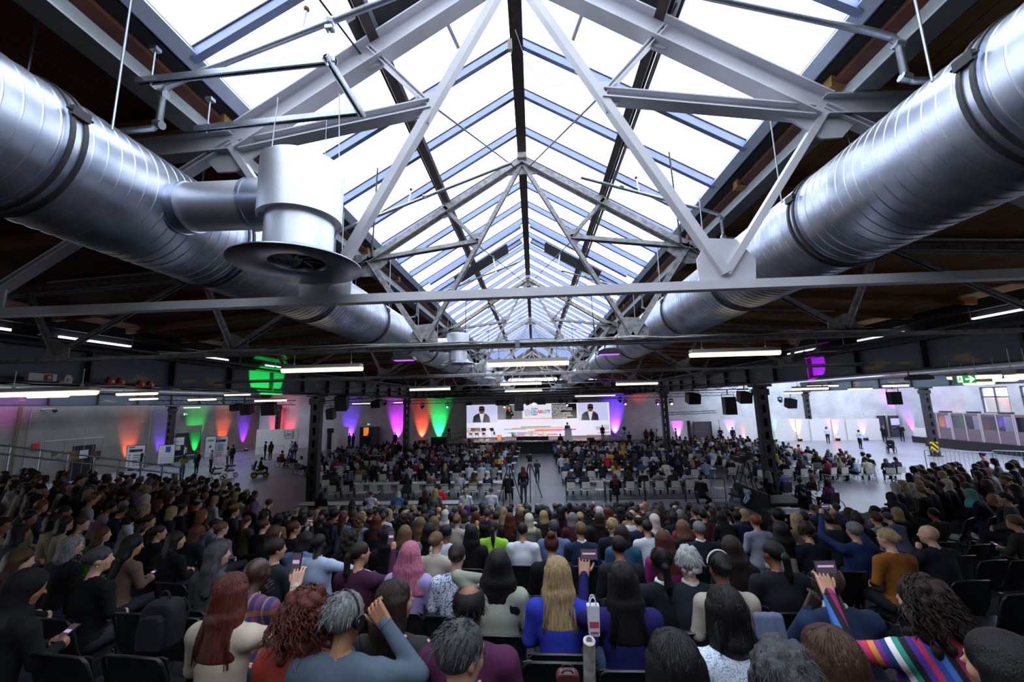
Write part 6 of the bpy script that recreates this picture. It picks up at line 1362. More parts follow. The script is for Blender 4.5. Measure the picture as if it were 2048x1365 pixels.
# people read one by one from the photograph: x, y of the head, pose, hair, hair colour, top, skin, head turn, head tilt, build, extras, label
S = '''53,1178,read,hijab,#141215,#121114,t,-45,-18,1,,woman in a black headscarf looking down at her phone in the near left corner
199,1120,lap,bun,dgrey,#0f0f12,p,-38,2,1.06,lanyard:#cfd3de;earring,woman in a black sweater with dark hair tied back and a pearl earring
39,1124,lap,long,brown,#16171c,p,-35,-5,1,,woman with long brown hair at the left edge, behind the grey-haired woman
142,1094,lap,bob,grey,#101014,p,-25,-2,1,,woman with a silver-grey bob and black top
71,1076,lap,short,black,#141518,t,-35,-8,1,hat:#15141a;hat_band,person wearing a black hat with a pale band
7,1052,lap,short,dbrown,#7d786f,t,-55,0,1,glasses,man with glasses and grey shirt at the very left edge
60,1036,lap,short,black,#8f9a74,t,-40,0,1.06,,bearded man in a light green t-shirt
84,1014,read,fluffy,ginger,#2c3242,l,-35,-15,1,,person with sunlit curly golden hair bending over papers
108,1043,lap,bob,dbrown,#a79d8c,p,-25,0,1,,woman with dark bob in a cream top, beside the bearded man
132,1048,lap,bob,dbrown,#a3967f,p,-25,0,1,,second dark-bobbed woman in a cream top
164,1048,lap,short,brown,leopard,p,-30,0,1,,person with short brown hair in a leopard-patterned top
205,1070,lap,long,auburn,#4c8a2a,p,-45,0,1,,woman with long auburn hair in a bright green top
266,1092,read,wavy,black,#6b5348,l,-40,-5,1,,woman with long dark wavy hair in a taupe sweater holding a phone
231,1052,lap,bob,dbrown,#121217,l,-40,0,1,,dark-haired woman in profile behind the taupe sweater
224,1016,lean,short,black,#a68aa6,t,-45,-18,1,,man in a pink-lilac shirt leaning far forward
246,1024,lean,short,brown,#1b2234,l,-45,-15,1,shirt_collar:#c9ccd8,man with short brown hair in navy over a white shirt, leaning forward
291,1020,lap,bob,blonde,#15171d,p,-25,0,1,,woman with golden blonde hair, near the handrail
352,1082,read,long,black,#0d0e12,l,-50,0,1,lanyard:#2a5a9a,woman with long black hair in a black jacket with a blue lanyard
318,1066,lap,ponytail,dbrown,#17171c,l,-30,0,1,,dark-haired woman with a ponytail beside the man in profile
298,1043,lap,short,dbrown,#14161b,l,-50,0,1,,dark-haired man in profile with white collar,
373,1044,lap,short,dbrown,plaid,l,-55,0,1,glasses,man with glasses and plaid shirt in profile
345,1024,lap,bob,blonde,#1e2735,p,-10,0,1,,woman with a straw-blonde bob in navy
366,1018,lap,short,brown,#1a1a1f,l,-35,0,1,,man with brown hair beside the blonde bob
405,1030,lap,long,ginger,#121216,p,-20,0,1,,woman with long reddish hair in black
431,1036,lap,long,auburn,#1c1614,p,-20,0,1,,woman with very long auburn hair in dark brown
444,1058,lap,bun,lbrown,#5e6169,p,-15,0,1.04,,woman with brown hair in a clip and a grey blazer
452,1034,lap,fluffy,grey,#33526c,p,-15,0,1,,person with fluffy grey hair in blue
470,1023,lap,short,brown,#2a2c33,l,-40,0,1,beret:#8a5a20,person wearing a mustard beret
494,1042,lap,ponytail,auburn,#3a352f,p,-10,0,1.04,,woman with a reddish ponytail in an olive-brown jacket
392,996,lap,long,black,#b98a1c,t,-35,0,1,,woman with long black hair in a bright yellow top
437,1110,lap,wavy,dgrey,#4a484c,p,-30,0,.98,,woman with half-tied dark hair in a grey cardigan
465,1186,phone_r,long,auburn,#b5a596,p,-8,0,1.02,,woman with long reddish-brown hair and a beige blazer filming with her phone
515,1146,chin,bald,black,plaid,d,-20,0,1.04,,bald man in a multicoloured plaid shirt
552,1100,lap,short,dbrown,#262a33,l,-35,0,1.02,shirt_collar:#e2e2e8,man with short dark hair in a charcoal suit turned to his right
637,1088,rest,crop,black,#a9b9d6,d,0,0,1.04,,man with cropped black hair in a light blue shirt
615,1226,lap,curly,auburn,#8a3026,l,0,0,1.02,,woman with big curly auburn hair and a rust-red top
692,1236,ear,short,grey,#4c5866,t,-18,0,1.12,headset,grey-haired man in a blue-grey quilted jacket holding his headset
791,1205,lap,long,dbrown,floral_black,l,-32,0,1,,woman with long brown hair in a black floral top
939,1218,lap,balding,black,#4a1f3e,m,-5,0,1.12,,balding man in a plum purple shirt
922,1312,chin,short,dgrey,#1a1c22,l,-35,-10,1.04,glasses,dark grey-haired person with glasses at the bottom edge
720,1108,phone_r,ponytail,dbrown,#43203a,l,-30,0,1.02,,ponytailed person in a maroon shirt photographing with a phone
821,1110,lap,wavy,pink,#9d90c2,p,0,0,1,,person with bright pink hair in a lilac shirt
873,1084,lap,bun,lbrown,#b3a698,p,-12,0,1.02,shirt_collar:#cfc8be,person with tied light brown hair in a beige jacket
914,1113,lap,bun,dbrown,floral_blue,p,0,0,1,,woman with dark pinned-up hair in a blue and white floral blouse
997,1130,nape,wavy,black,#8f9486,l,0,0,1.06,,woman touching her long black hair, in a sage green cardigan
702,1080,lap,curly,dbrown,#0f0f13,t,0,0,1.04,,woman with curly dark brown hair dressed in black
777,1074,lap,long,black,#15151a,l,0,0,1,,woman with straight black hair dressed in black
810,1068,lap,long,lbrown,#24262e,p,0,0,1,,woman with two-tone light brown hair, behind the pink hair
841,1048,lap,long,lbrown,#26282f,p,0,0,.96,,woman with long ash-brown hair, two rows behind the pink hair
868,1046,lap,bob,lbrown,#1b1c21,p,0,0,.96,,woman with a light brown bob beside the ash-brown hair
766,1036,lap,crop,brown,#33343a,l,0,0,1.02,,man with cropped brown hair in a dark grey sweater
720,1040,lap,curly,lbrown,#7c8296,p,0,0,1.02,,woman with curly light brown hair in a grey-blue sweater
674,1028,lap,short,dbrown,#1a2233,l,0,0,1.08,,broad man in a navy suit jacket with dark hair
642,1040,lap,bald,black,#101014,d,0,0,1.04,shirt_collar:#dcdce2,bald man in a black jacket with a white collar
589,1058,phone,short,auburn,#15171c,l,-40,0,1.04,glasses,man in dark jacket and glasses raising a camera to his face
528,1052,lap,short,auburn,#10151f,p,-25,0,1,,short-haired woman with reddish hair in navy
549,1068,lap,bob,brown,#1b1c22,p,-20,0,1,,brown-bobbed woman just behind the suited man
594,1024,lap,bun,blonde,#1d1e24,p,-10,0,1,,woman with blonde pinned-up hair
612,1082,lean,bob,black,#5d6f94,t,-20,-12,1,,dark-haired person in pale blue leaning forward
914,1042,lap,bun,lbrown,#a79b92,p,0,0,1,,woman with light brown pinned-up hair in a beige blouse
923,1026,lap,crop,dbrown,#121217,l,0,0,1,,man with cropped dark hair in front of the beige blouse
893,1066,lap,crop,black,#c2c4cf,m,0,0,.96,,man with black hair and a white shirt, behind the beige jacket
987,1056,wave,ponytail,dbrown,#8fc43a,l,0,0,1.06,,woman in a lime green top with a dark ponytail raising her hand
944,1066,lap,long,black,#111115,l,0,0,1,,woman with straight black hair beside the lime green top
859,1062,lap,long,black,#797f95,t,0,0,.96,,woman with black hair in a grey-blue top, beside the ash-brown hair
893,1018,lap,bald,black,#16171c,l,0,0,.96,,bald pale-headed man, first of two in the front rows
921,1013,lap,bald,black,#20222a,l,0,0,.96,,bald man in the front row beside purple hair
952,1034,lap,long,auburn,#16161b,p,0,0,1,,woman with long dark red hair left of the lime green top
934,1018,lap,bob,purple,#1c1430,l,0,0,1,,person with bright purple hair in the front rows
1045,1062,lap,crop,black,#cfd2de,l,0,0,1.06,lanyard:#4b2f8a,man in a white shirt with a purple lanyard
1107,1056,lap,short,dgrey,#5c6c98,l,25,0,1.2,glasses,big man in a blue shirt with glasses turned to his left
1103,1092,lap,topbun,auburn,#101014,p,0,0,1,,woman with a dark red top bun dressed in black
1115,1147,lap,long,blonde,#2c36a2,p,0,0,1.02,,woman with straight blonde hair in a royal blue blouse
1161,1062,lap,short,lbrown,#1b2742,l,20,0,1.06,shirt_collar:#dfe2ea,man with light brown hair in a navy suit
1238,1094,lap,crop,black,#1c1d24,t,0,0,1.02,,man with black hair in front of the woman filming
1245,1162,phone_l,long,black,#1c1852,t,0,0,1.02,,woman with long black hair in an indigo top filming with a phone
1322,1125,lap,ponytail,black,#14141a,d,0,0,1,shirt_collar:#d8d8de,woman with a black ponytail and white collar, behind the grey-haired man
1375,1126,lap,fluffy,white,#20232c,p,0,0,1.12,shirt_collar:#c8c8c0,older man with white tousled hair and a bald spot in a dark suit
1441,1138,lap,bun,black,#a2968c,m,-5,0,1.02,headband:#c9c4bc,woman with black hair in a bun and a headband, beige jacket
1451,1222,lap,bob,black,tweed,m,0,0,1.04,,woman with a black bob in a pale blue tweed vest
1348,1335,lap,long,black,#101013,t,0,0,1.05,,large head of black hair at the bottom edge, in front of the blue tweed
1462,1096,lap,long,dbrown,#131319,t,0,0,1,,woman with long dark brown hair, right behind the beige jacket
1398,1060,lap,short,grey,#191c25,l,0,0,1.12,shirt_collar:#d8dae2,man with smooth grey hair in a dark suit, behind the magenta top
1365,1056,lap,bob,lbrown,#17181e,p,0,0,1,,woman with straight light brown hair beside the grey-haired suit
1327,1082,lap,long,auburn,#7a1f5c,p,0,0,1,,woman with dark red hair in a magenta top
1294,1056,lap,crop,black,#c6c8d4,l,10,0,1.02,,man with black hair in a white shirt behind the dark suit
1243,1068,lap,bob,dbrown,#2f5470,p,0,0,1.02,,woman with dark bob in a teal blue shirt
1224,1054,lap,fluffy,blonde,#161d2c,p,0,0,1,,woman with curly blonde hair in navy
1277,1044,lap,balding,dbrown,#1a2338,l,0,0,1.06,,balding man in a navy jacket
1259,1036,lap,bun,black,#c9c9d2,l,0,0,.96,,woman with black pinned hair in a white top
1309,1042,lap,hijab,#c9b9b4,floral_red,l,0,0,1,,woman in a pale floral headscarf
1199,1034,lap,bob,grey,#15161b,p,0,0,1.04,,woman with grey bobbed hair in black
1160,1036,lap,bun,blonde,#2a3348,p,0,0,1,,woman with honey blonde pinned-up hair
1239,1020,lap,short,black,#121216,l,0,0,1,hat:#101014,person in a wide black hat in the front rows
1131,1020,lap,short,black,#b86a98,l,0,0,1,,person with black hair and a pink shawl
1075,1015,lap,balding,dbrown,#15171d,l,0,0,1,,balding man in the front row by the camera aisle
1039,1018,lap,curly,blonde,floral_red,p,0,0,1,,woman with curly golden hair in a floral dress
1020,1038,lap,long,auburn,#221a1e,p,0,0,.98,,woman with long reddish-brown hair in front of the white shirt
1058,1040,lap,hijab,#b9b39a,#6a6a60,l,0,0,.96,,woman in a cream headscarf in front of the white shirt
1187,1010,lap,bald,black,#a03a3c,l,0,0,.96,,bald person in red-brown in the front row
1511,1044,lap,short,ginger,#8a8ea2,l,0,0,1.06,,man with short ginger hair in a lilac-grey suit
1474,1034,lap,crop,black,#19264a,d,0,0,1.06,,dark-skinned man in a bright navy jacket
1415,1018,lap,short,black,#14151a,m,0,0,1,,man with thick black hair, front row by the flight cases
1376,1016,lap,crop,black,#1a2440,d,0,0,1.06,,man in a navy suit, front row beside the checked shirt
1355,1018,lap,crop,black,check,d,0,0,1,,person in a black and white checked shirt, front row
1560,1062,lap,wavy,black,#a29486,m,-5,0,1,,woman with black wavy hair in a beige top
1612,1064,read,fluffy,dbrown,#131722,l,15,-8,1.02,,woman with dark curly hair in navy holding a notebook
1708,1062,high,short,grey,#1f2c58,l,8,0,1.1,,man in a blue suit holding a phone high with both hands
1775,1078,lap,bun,blonde,#8a5420,p,22,0,1,bow:#5c5a66,blonde woman with a low bun in a camel-brown top
1857,1070,chin,bald,black,#1a1d24,p,35,0,1.12,,bald man in a dark suit resting his chin on his hand
1546,1108,lap,ponytail,black,#171920,m,15,0,1.1,scrunchie:#1c6a58,person with black hair in a green scrunchie and a dark hooded coat
1655,1164,chin,bald,black,#1d2c46,d,25,0,1.14,glasses;shirt_collar:#c8c8d0,bald man in a navy suit with his hand at his cheek
1842,1205,phone_l,curly,dbrown,stripes,l,20,0,1.1,,woman with curly dark hair in a rainbow-striped poncho filming with a phone
1662,1325,lap,long,brown,#15161a,l,0,0,1.0,,head of smooth brown hair at the bottom edge, behind the striped poncho
1566,1372,lap,fluffy,dgrey,#15151a,l,0,0,1,,top of a curly grey-brown head at the bottom edge
2010,1345,lap,wavy,black,#101014,l,20,0,1,,dark-haired person cut off at the bottom right corner
2028,1046,read,short,lbrown,#2e2e2a,l,55,-12,1.06,,fair-haired man in a dark coat looking down at his phone at the right edge
1752,1038,lap,short,auburn,zebra,l,0,0,1,,woman with short auburn hair in a zebra-print top
1774,1036,lean,crop,dgrey,#5d6880,l,0,-8,1.06,,man leaning forward in a slate blue shirt
1996,1026,lean,bald,black,#16203a,l,25,-15,1.08,shirt_collar:#d0d4dc,bald man in a navy suit bowing his head
1608,1036,lap,crop,dbrown,#22242a,l,0,0,1.04,,man with a crew cut and white collar
1781,1010,lap,crop,black,#1c1e26,d,20,0,1,,dark-skinned man beside the orange headscarf
1803,1006,lean,hijab,#8a4a18,#5a3418,l,20,0,1,,woman in an orange headscarf
1814,1024,lap,long,black,#c4c2cc,l,0,0,.98,,woman with long black hair and a white top
1828,1018,lap,bob,blonde,#4a86c0,p,0,0,.98,,blonde woman in a sky blue top
1844,1022,lap,long,brown,#17181d,l,0,0,.98,,brown-haired woman beside the olive shirt
1866,1028,lap,crop,black,#3a3424,m,0,0,1.04,,man in an olive brown shirt
1892,1016,lap,bob,black,#18191f,l,40,0,1,glasses,dark-haired woman with glasses in profile
1899,1007,lap,bald,black,#1b1d25,l,15,0,1,,bald man just beyond the woman with glasses
1939,990,lean,hijab,#5f9aa0,#1c2238,t,40,-8,1,,woman in a turquoise headscarf
1985,1000,lean,bald,black,#1f2430,t,40,-12,1,,bald dark-skinned man bending forward beyond the bowing bald man
1908,1018,lap,short,black,#15161c,l,20,0,1,,short black-haired man behind the turquoise headscarf
1964,912,lap,short,black,#c86a60,l,40,0,1,beret:#5a2c9a,person in a purple beret and coral top in the right wing
1866,932,lap,fluffy,auburn,#6a3040,m,40,0,1,,person with red-brown hair and maroon top by the column
1952,942,lean,short,black,#4a1422,d,50,0,1.1,,person in a dark red top leaning to the tables, right wing
1837,970,lean,bob,blonde,#1a1c24,p,55,-12,1,,pale blonde woman at the edge of the right wing, leg stretched out
1626,1018,lap,short,dgrey,#4a5678,l,0,0,1,,grey-haired man in a blue shirt, front row by the wheelchairs
1640,1024,lap,curly,auburn,#141419,l,0,0,1,,curly red-brown haired person, front row by the wheelchairs
1672,1016,lap,short,dgrey,#7a4a2c,t,0,0,1.08,,grey-haired person in a russet jacket, front row by the wheelchairs
174,958,walkz,long,black,#3a3c44,d,-30,-10,1,lanyard:#dcdce4,tall dark-haired woman in a grey coat walking along the left wing aisle'''
PH = {(465, 1186): 'smartphone with a lit screen held up by the woman in the beige blazer', (720, 1108): 'black smartphone held upright by the person in the maroon shirt', (1245, 1162): '-smartphone held sideways beside the long black hair over the indigo top', (1842, 1205): '-smartphone held sideways by the hand above the striped poncho',
      (1708, 1062): '-smartphone held high in both hands by the man in the blue suit', (589, 1058): '-small black camera held to the face of the man in glasses', (53, 1178): 'black smartphone in the hands of the woman in the headscarf', (2028, 1046): 'smartphone in the hands of the fair-haired man', (266, 1092): 'smartphone read by the woman in the taupe sweater'}
rows = []
for ln in S.split('\n'):
    f = ln.split(','); rows.append((float(f[0]), float(f[1]), f[2], f[3], f[4], f[5], f[6], float(f[7]), float(f[8]), float(f[9]), f[10], ','.join(f[11:]).strip(',')))
taken = []
def face_dir(x, y):
    z = zone(x, y); tx, ty = 1.0, 43.0
    a = -math.atan2(tx-x, ty-y)
    return a*(1 if z == 0 else .9)+(0 if z == 0 else (-.32 if z < 0 else .32))
def place_head(px, py, pose, hy, hp, build, lod, p=None, rz=None):
    me, hc, HM, _ = body(pose, hy, hp, build, lod)
    p = p or seat_from_px(px, py, hc.z); rz = face_dir(p.x, p.y) if rz is None else rz
    off = Matrix.Rotation(rz, 3, 'Z')@Vector((hc.x, hc.y, 0)); return Vector((p.x-off.x, p.y-off.y, p.z-hc.z)), rz
def qhy(h): return int(round(h/20.0))*20
n_hero = 0
CH_G = 'black tribune chairs with someone sitting on them'
for (px, py, pose, hair, hcol, top, sk, hy, hp, bw, ex, lab) in rows:
    if pose == 'walkz':
        q = at_y(px, py, 10.2); me, hc, HM, _ = body('walk', -20, 0, (1, 1), 1); z = q.z-hc.z
        person((q.x, q.y, z), -1.1, 'walk', 'long', 'black', '#3a3c44', 'd', -20, 0, (1, 1), 1, lab, pants='#15161c', extras=['lanyard:#dcdce4']); taken.append((q.x, q.y)); continue
    tmp = seat_from_px(px, py); dist = (tmp-CAM).length
    lod = 0 if dist < 4.6 else (1 if dist < 11 else 2)
    hq, pq = qhy(hy), int(round(hp/9.0))*9
    bq = (1.0, 1.0) if bw < 1.03 else ((1.05, 1.12) if bw < 1.09 else (1.14, 1.25))
    if lod == 2: hq = int(round(hy/40.0))*40; pq = 0; bq = (1.0, 1.0)
    loc, rz = place_head(px, py, pose, hq, pq, bq, lod)
    extras = [e for e in ex.split(';') if e] if lod < 2 else [e for e in ex.split(';') if e[:5] in ('beret', 'hat:#')]
    person(loc, rz, pose, hair, hcol, top, sk, hq, pq, bq, lod, lab, extras=extras, phone=PH.get((px, py)))
    c = Matrix.Rotation(rz, 3, 'Z'); taken.append((loc.x, loc.y))
    if dist < 7.5: put_chair(loc.x, loc.y, loc.z, rz, 'black shell chair under the '+' '.join(lab.split()[:11]), None)
# empty chairs and bags close by
empties = [((1120, 1275), 'empty black shell chair in the middle of the near row, behind the blonde woman'), ((1247, 1275), 'empty black shell chair behind the woman in indigo'), ((1372, 1270), 'empty black shell chair behind the white-haired man'), ((1122, 1362), 'empty black shell chair at the bottom edge, below the rolled paper'), ((1258, 1362), 'empty black shell chair at the bottom edge beside the big black hair'),
           ((285, 1255), 'empty black shell chair right of the woman in the headscarf'), ((372, 1262), 'empty black shell chair left of the beige blazer'), ((352, 1188), 'empty black shell chair with a small red tag behind the grey cardigan'), ((140, 1345), 'empty black shell chair in the bottom left, under the headscarf'), ((285, 1348), 'empty black shell chair in the bottom left, next along the row'), ((20, 1345), 'empty black shell chair in the bottom left corner'),
           ((1755, 1150), 'empty black shell chair between camel top and striped poncho'), ((1690, 1165), 'empty black shell chair beside the bald man in navy'), ((1930, 1185), 'empty black shell chair right of the striped poncho, facing the stage'), ((2035, 1215), 'large empty black shell chair at the right edge'), ((1828, 1130), 'empty black shell chair below the bald man in the dark suit'), ((1915, 1130), 'empty black shell chair, one row above the poncho'), ((1975, 1140), 'empty black shell chair, second of that row'), ((2035, 1140), 'empty black shell chair, third of that row'),
           ((1880, 1100), 'empty black shell chair beside the chin-resting man'), ((1950, 1105), 'empty black shell chair two away from the chin-resting man'), ((2020, 1110), 'empty black shell chair three away from the chin-resting man'), ((1905, 1072), 'empty black shell chair in the empty right rows, first'), ((1960, 1075), 'empty black shell chair in the empty right rows, second'), ((1925, 1052), 'empty black shell chair in the empty right rows, third'), ((1970, 1050), 'empty black shell chair in the empty right rows, fourth'),
           ((705, 1205), 'empty black shell chair in front of the grey-haired man'), ((760, 1170), 'empty black shell chair in front of the floral black top'), ((1000, 1230), 'empty black shell chair in front of the plum shirt'), ((1300, 1130), 'empty black shell chair between indigo top and black ponytail'), ((1155, 1128), 'empty black shell chair in front of the blonde woman'), ((1480, 1240), 'empty black shell chair beside the tweed vest'), ((1560, 1255), 'empty black shell chair with a grey coat, right of the tweed vest'), ((1625, 1240), 'empty black shell chair under the bald man in navy')]
for (px, py), lab in empties:
    p = seat_from_px(px, py, .70); rz = face_dir(p.x, p.y); 
    if any((p.x-a)**2+(p.y-c)**2 < .13 for a, c in taken): continue
    put_chair(p.x, p.y+.2, p.z-.70, rz, lab, None); taken.append((p.x, p.y+.2))
def bag(name, label, cat, px, py, Y, w, h, d, m, kind):
    q = at_y(px, py, Y); t = thing(name, label, cat, q); r = [(-.5, -.5), (.5, -.5), (.52, 0), (.46, .36), (.3, .5), (-.3, .5), (-.46, .36), (-.52, 0)]
    if kind == 'carrier': r = [(-.42, -.5), (.42, -.5), (.5, .5), (-.5, .5)]
    def rb(p, dd, o, nm, mm):
        b = MB(); b.prism([(x*w*p, z*h*p) for x, z in r], (q.x+o[0], q.y+o[1], q.z+o[2]), (1,0,0), (0,0,1), dd); ob = b.obj(nm, mm, t); mod = ob.modifiers.new('soft_edge', 'BEVEL'); mod.width = min(dd, w)*.22; mod.segments = 3; return ob
    rb(1, d, (0, 0, 0), 'body', m)
    if kind == 'pack':
        rb(.72, d*.35, (0, -d*.6, -h*.10), 'front_pocket', m); b = MB(); b.path([q+Vector((w*.16*math.cos(a), 0, h*.48+h*.2*math.sin(a))) for a in [PI*i/8 for i in range(9)]], .006, 6); b.obj('grab_handle', m, t)
        for s in (-1, 1): b = MB(); b.path([q+Vector((s*w*.3, d*.5, h*.42)), q+Vector((s*w*.34, d*.85, h*.1)), q+Vector((s*w*.3, d*.5, -h*.4))], .012, 6); b.obj('shoulder_strap', m, t)
    else:
        for s in (-1, 1): b = MB(); b.path([q+Vector((w*.25*math.cos(a), s*d*.4, h*.46+h*.28*math.sin(a))) for a in [PI*i/8 for i in range(9)]], .004, 6); b.obj('handle', m_black if kind == 'hand' else m, t)
        if kind == 'carrier': b = MB(); b.box(q+Vector((0, -d/2-.002, -h*.1)), (w*.7, .002, h*.18)); b.box(q+Vector((0, -d/2-.002, -h*.35)), (w*.6, .002, h*.06)); b.obj('print', mat('bag_print', '#b0405c', .6), t)
bag('backpack', 'black backpack standing on the empty chair behind the woman in the black sweater', 'bag', 325, 1245, 2.35, .20, .24, .11, cloth('#15151a'), 'pack')
bag('carrier_bag', 'white paper carrier bag with pink print hanging beside the blonde woman', 'bag', 1187, 1240, 2.55, .075, .17, .04, mat('bag_white', '#c8c8d0', .6), 'carrier')
bag('handbag', 'dark red handbag under the empty middle chair', 'bag', 1135, 1352, 2.0, .10, .045, .05, mat('red_leather', '#4a1c1e', .4), 'hand')
q = at_y(1535, 1235, 2.3); b = [('c', (-.06+.02*i, .015*(i % 2), .0), (-.065+.022*i, -.02, -.09-.02*(i % 3)), .017, .012, 0, .02) for i in range(7)]
vs, fs, fm = sdf_mesh(b, .008); o = bpy.data.objects.new('folded_coat', np_mesh('folded_coat', vs, fs, fm*0, [cloth('#59617a')])); COL.objects.link(o); o.location = q; tag(o, 'grey-blue coat laid over the chair right of the tweed vest', 'coat')
q = at_y(1180, 1338, 1.75); b = MB(); b.tube(q+Vector((0, .05, -.1)), q+Vector((0, -.02, .11)), .024, 16); b.tube(q+Vector((0, -.021, .112)), q+Vector((0, -.0215, .1125)), .012, 12, m=1); tag(b.obj('rolled_paper', [mat('rolled_print', '#b9b4b0', .6, col2='#8d8278', nscale=30), m_black], None, 50), 'rolled-up printed paper standing between two empty chairs', 'rolled paper')

# ---- everybody else, from the seating grid; the ones showing largest become persons, the rest one crowd
BND = [(-60, 950), (0, 948), (150, 928), (360, 942), (450, 962), (530, 1003), (600, 1018), (700, 1010), (1000, 1008), (1300, 1010), (1480, 1018), (1560, 1035), (1700, 1030), (1750, 1028), (1785, 1000), (1810, 962), (1835, 935), (1870, 908), (1950, 893), (2110, 880)]
def bnd(x):
    for (a, ya), (c, yc) in zip(BND, BND[1:]):
        if a <= x <= c: return ya+(yc-ya)*(x-a)/(c-a)
    return 9999
TOPS = ['#15161b', '#101014', '#1a1d26', '#1b2236', '#22242b', '#131318', '#2a2c33', '#14151a', '#5a6884', '#a8abb8', '#7f7a74', '#30303a', '#1d2c4a', '#b9bcc8', '#4a1c26', '#18191e', '#3a3c42', '#6a5a4c', '#111218', '#1e2028', '#8a6a4a', '#27344a', '#7a2a34', '#16171c']
CN = {'#15161b': 'black', '#101014': 'black', '#1a1d26': 'dark navy', '#1b2236': 'navy', '#22242b': 'charcoal', '#131318': 'black', '#2a2c33': 'dark grey', '#14151a': 'black', '#5a6884': 'slate blue', '#a8abb8': 'pale grey', '#7f7a74': 'grey-beige', '#30303a': 'dark grey', '#1d2c4a': 'navy', '#b9bcc8': 'white', '#4a1c26': 'wine red', '#18191e': 'black', '#3a3c42': 'grey', '#6a5a4c': 'brown', '#111218': 'black', '#1e2028': 'charcoal', '#8a6a4a': 'tan', '#27344a': 'blue', '#7a2a34': 'red', '#16171c': 'black'}
HS = [('short', 'dbrown'), ('crop', 'black'), ('long', 'dbrown'), ('bob', 'brown'), ('long', 'black'), ('short', 'black'), ('bun', 'lbrown'), ('ponytail', 'dbrown'), ('bald', 'black'), ('wavy', 'brown'), ('short', 'grey'), ('long', 'blonde'), ('crop', 'dbrown'), ('curly', 'dbrown'), ('bob', 'black'), ('hijab', '#b8b2ac'), ('short', 'brown'), ('afro', 'black'), ('bob', 'grey'), ('balding', 'dbrown'), ('long', 'auburn'), ('bob', 'dbrown'), ('short', 'dgrey'), ('bob', 'blonde')]
HN = {'short': 'short', 'crop': 'cropped', 'long': 'long', 'bob': 'bobbed', 'bun': 'pinned-up', 'ponytail': 'ponytailed', 'wavy': 'wavy', 'curly': 'curly', 'afro': 'afro', 'balding': 'thinning'}
HC = {'dbrown': 'dark brown', 'black': 'black', 'brown': 'brown', 'lbrown': 'light brown', 'grey': 'grey', 'blonde': 'blonde', 'auburn': 'auburn', 'dgrey': 'dark grey'}
rnd = random.Random(11); cand = []
def try_seat(x, y, z, rz, where, zonek, pose=None, hmin=.36):
    if any((x-a)**2+(y-c)**2 < hmin**2 for a, c in taken): return False
    px, py, d = proj((x, y, z+HEAD))
    if d < .6 or px < -50 or px > 2100 or py > 1420: return False
    if zonek != 'f' and py < bnd(px): return False
    if zonek == 'f' and px < 634: return False
    if zonek == 'f' and 1452 < px < 1620 and py > 985: return False
    if zonek == 'c' and px > 1870 and 1055 < py < 1290: return False
    if zonek == 'c' and 230 < px < 420 and py > 1190: return False
    if zonek != 'f':
        if 430 < px < 1720 and py > 1046: return False
        if px >= 1720 and py > 1030: return False
        if px <= 430 and py > 1012 and any((x-a)**2+(y-c)**2 < .62**2 for a, c in taken): return False
        if px <= 430 and py > 1085: return False
        if 430 < px < 1720 and py > 1012 and any((x-a)**2+(y-c)**2 < .46**2 for a, c in taken): return False
    cand.append((d, x, y, z, rz, where, pose)); taken.append((x, y)); return True
for k in range(1, 18):
    y = 1.25+.83*k; z = floor_c(y); n = 0
    for i in range(31):
        x = -7.1+.52*i+(.13 if k % 2 else 0)+rnd.uniform(-.04, .04)
        if zone(x, y) != 0: continue
        if try_seat(x, y+rnd.uniform(-.05, .05), z, face_dir(x, y)+rnd.uniform(-.12, .12), '%s centre row' % ORD[min(k, 19)], 'c', hmin=.37): n += 1
for sg, nm in ((-1, 'west wing'), (1, 'east wing')):
    u = Vector((-sg*.5, .866, 0)); v = Vector((sg*.866, .5, 0))
    for k in range(14):
        s = -3.2+.85*k
        for i in range(34):
            t = 5+.54*i; p = u*s+v*t
            if zone(p.x, p.y) != sg or t > 23.5: continue
            if abs(t-13.2) < .3: continue
            try_seat(p.x+rnd.uniform(-.05, .05), p.y+rnd.uniform(-.05, .05), max(.02, 2.2-.204*s), face_dir(p.x, p.y)+rnd.uniform(-.2, .2), '%s %s row' % (ORD[k], nm), 'w', hmin=.4)
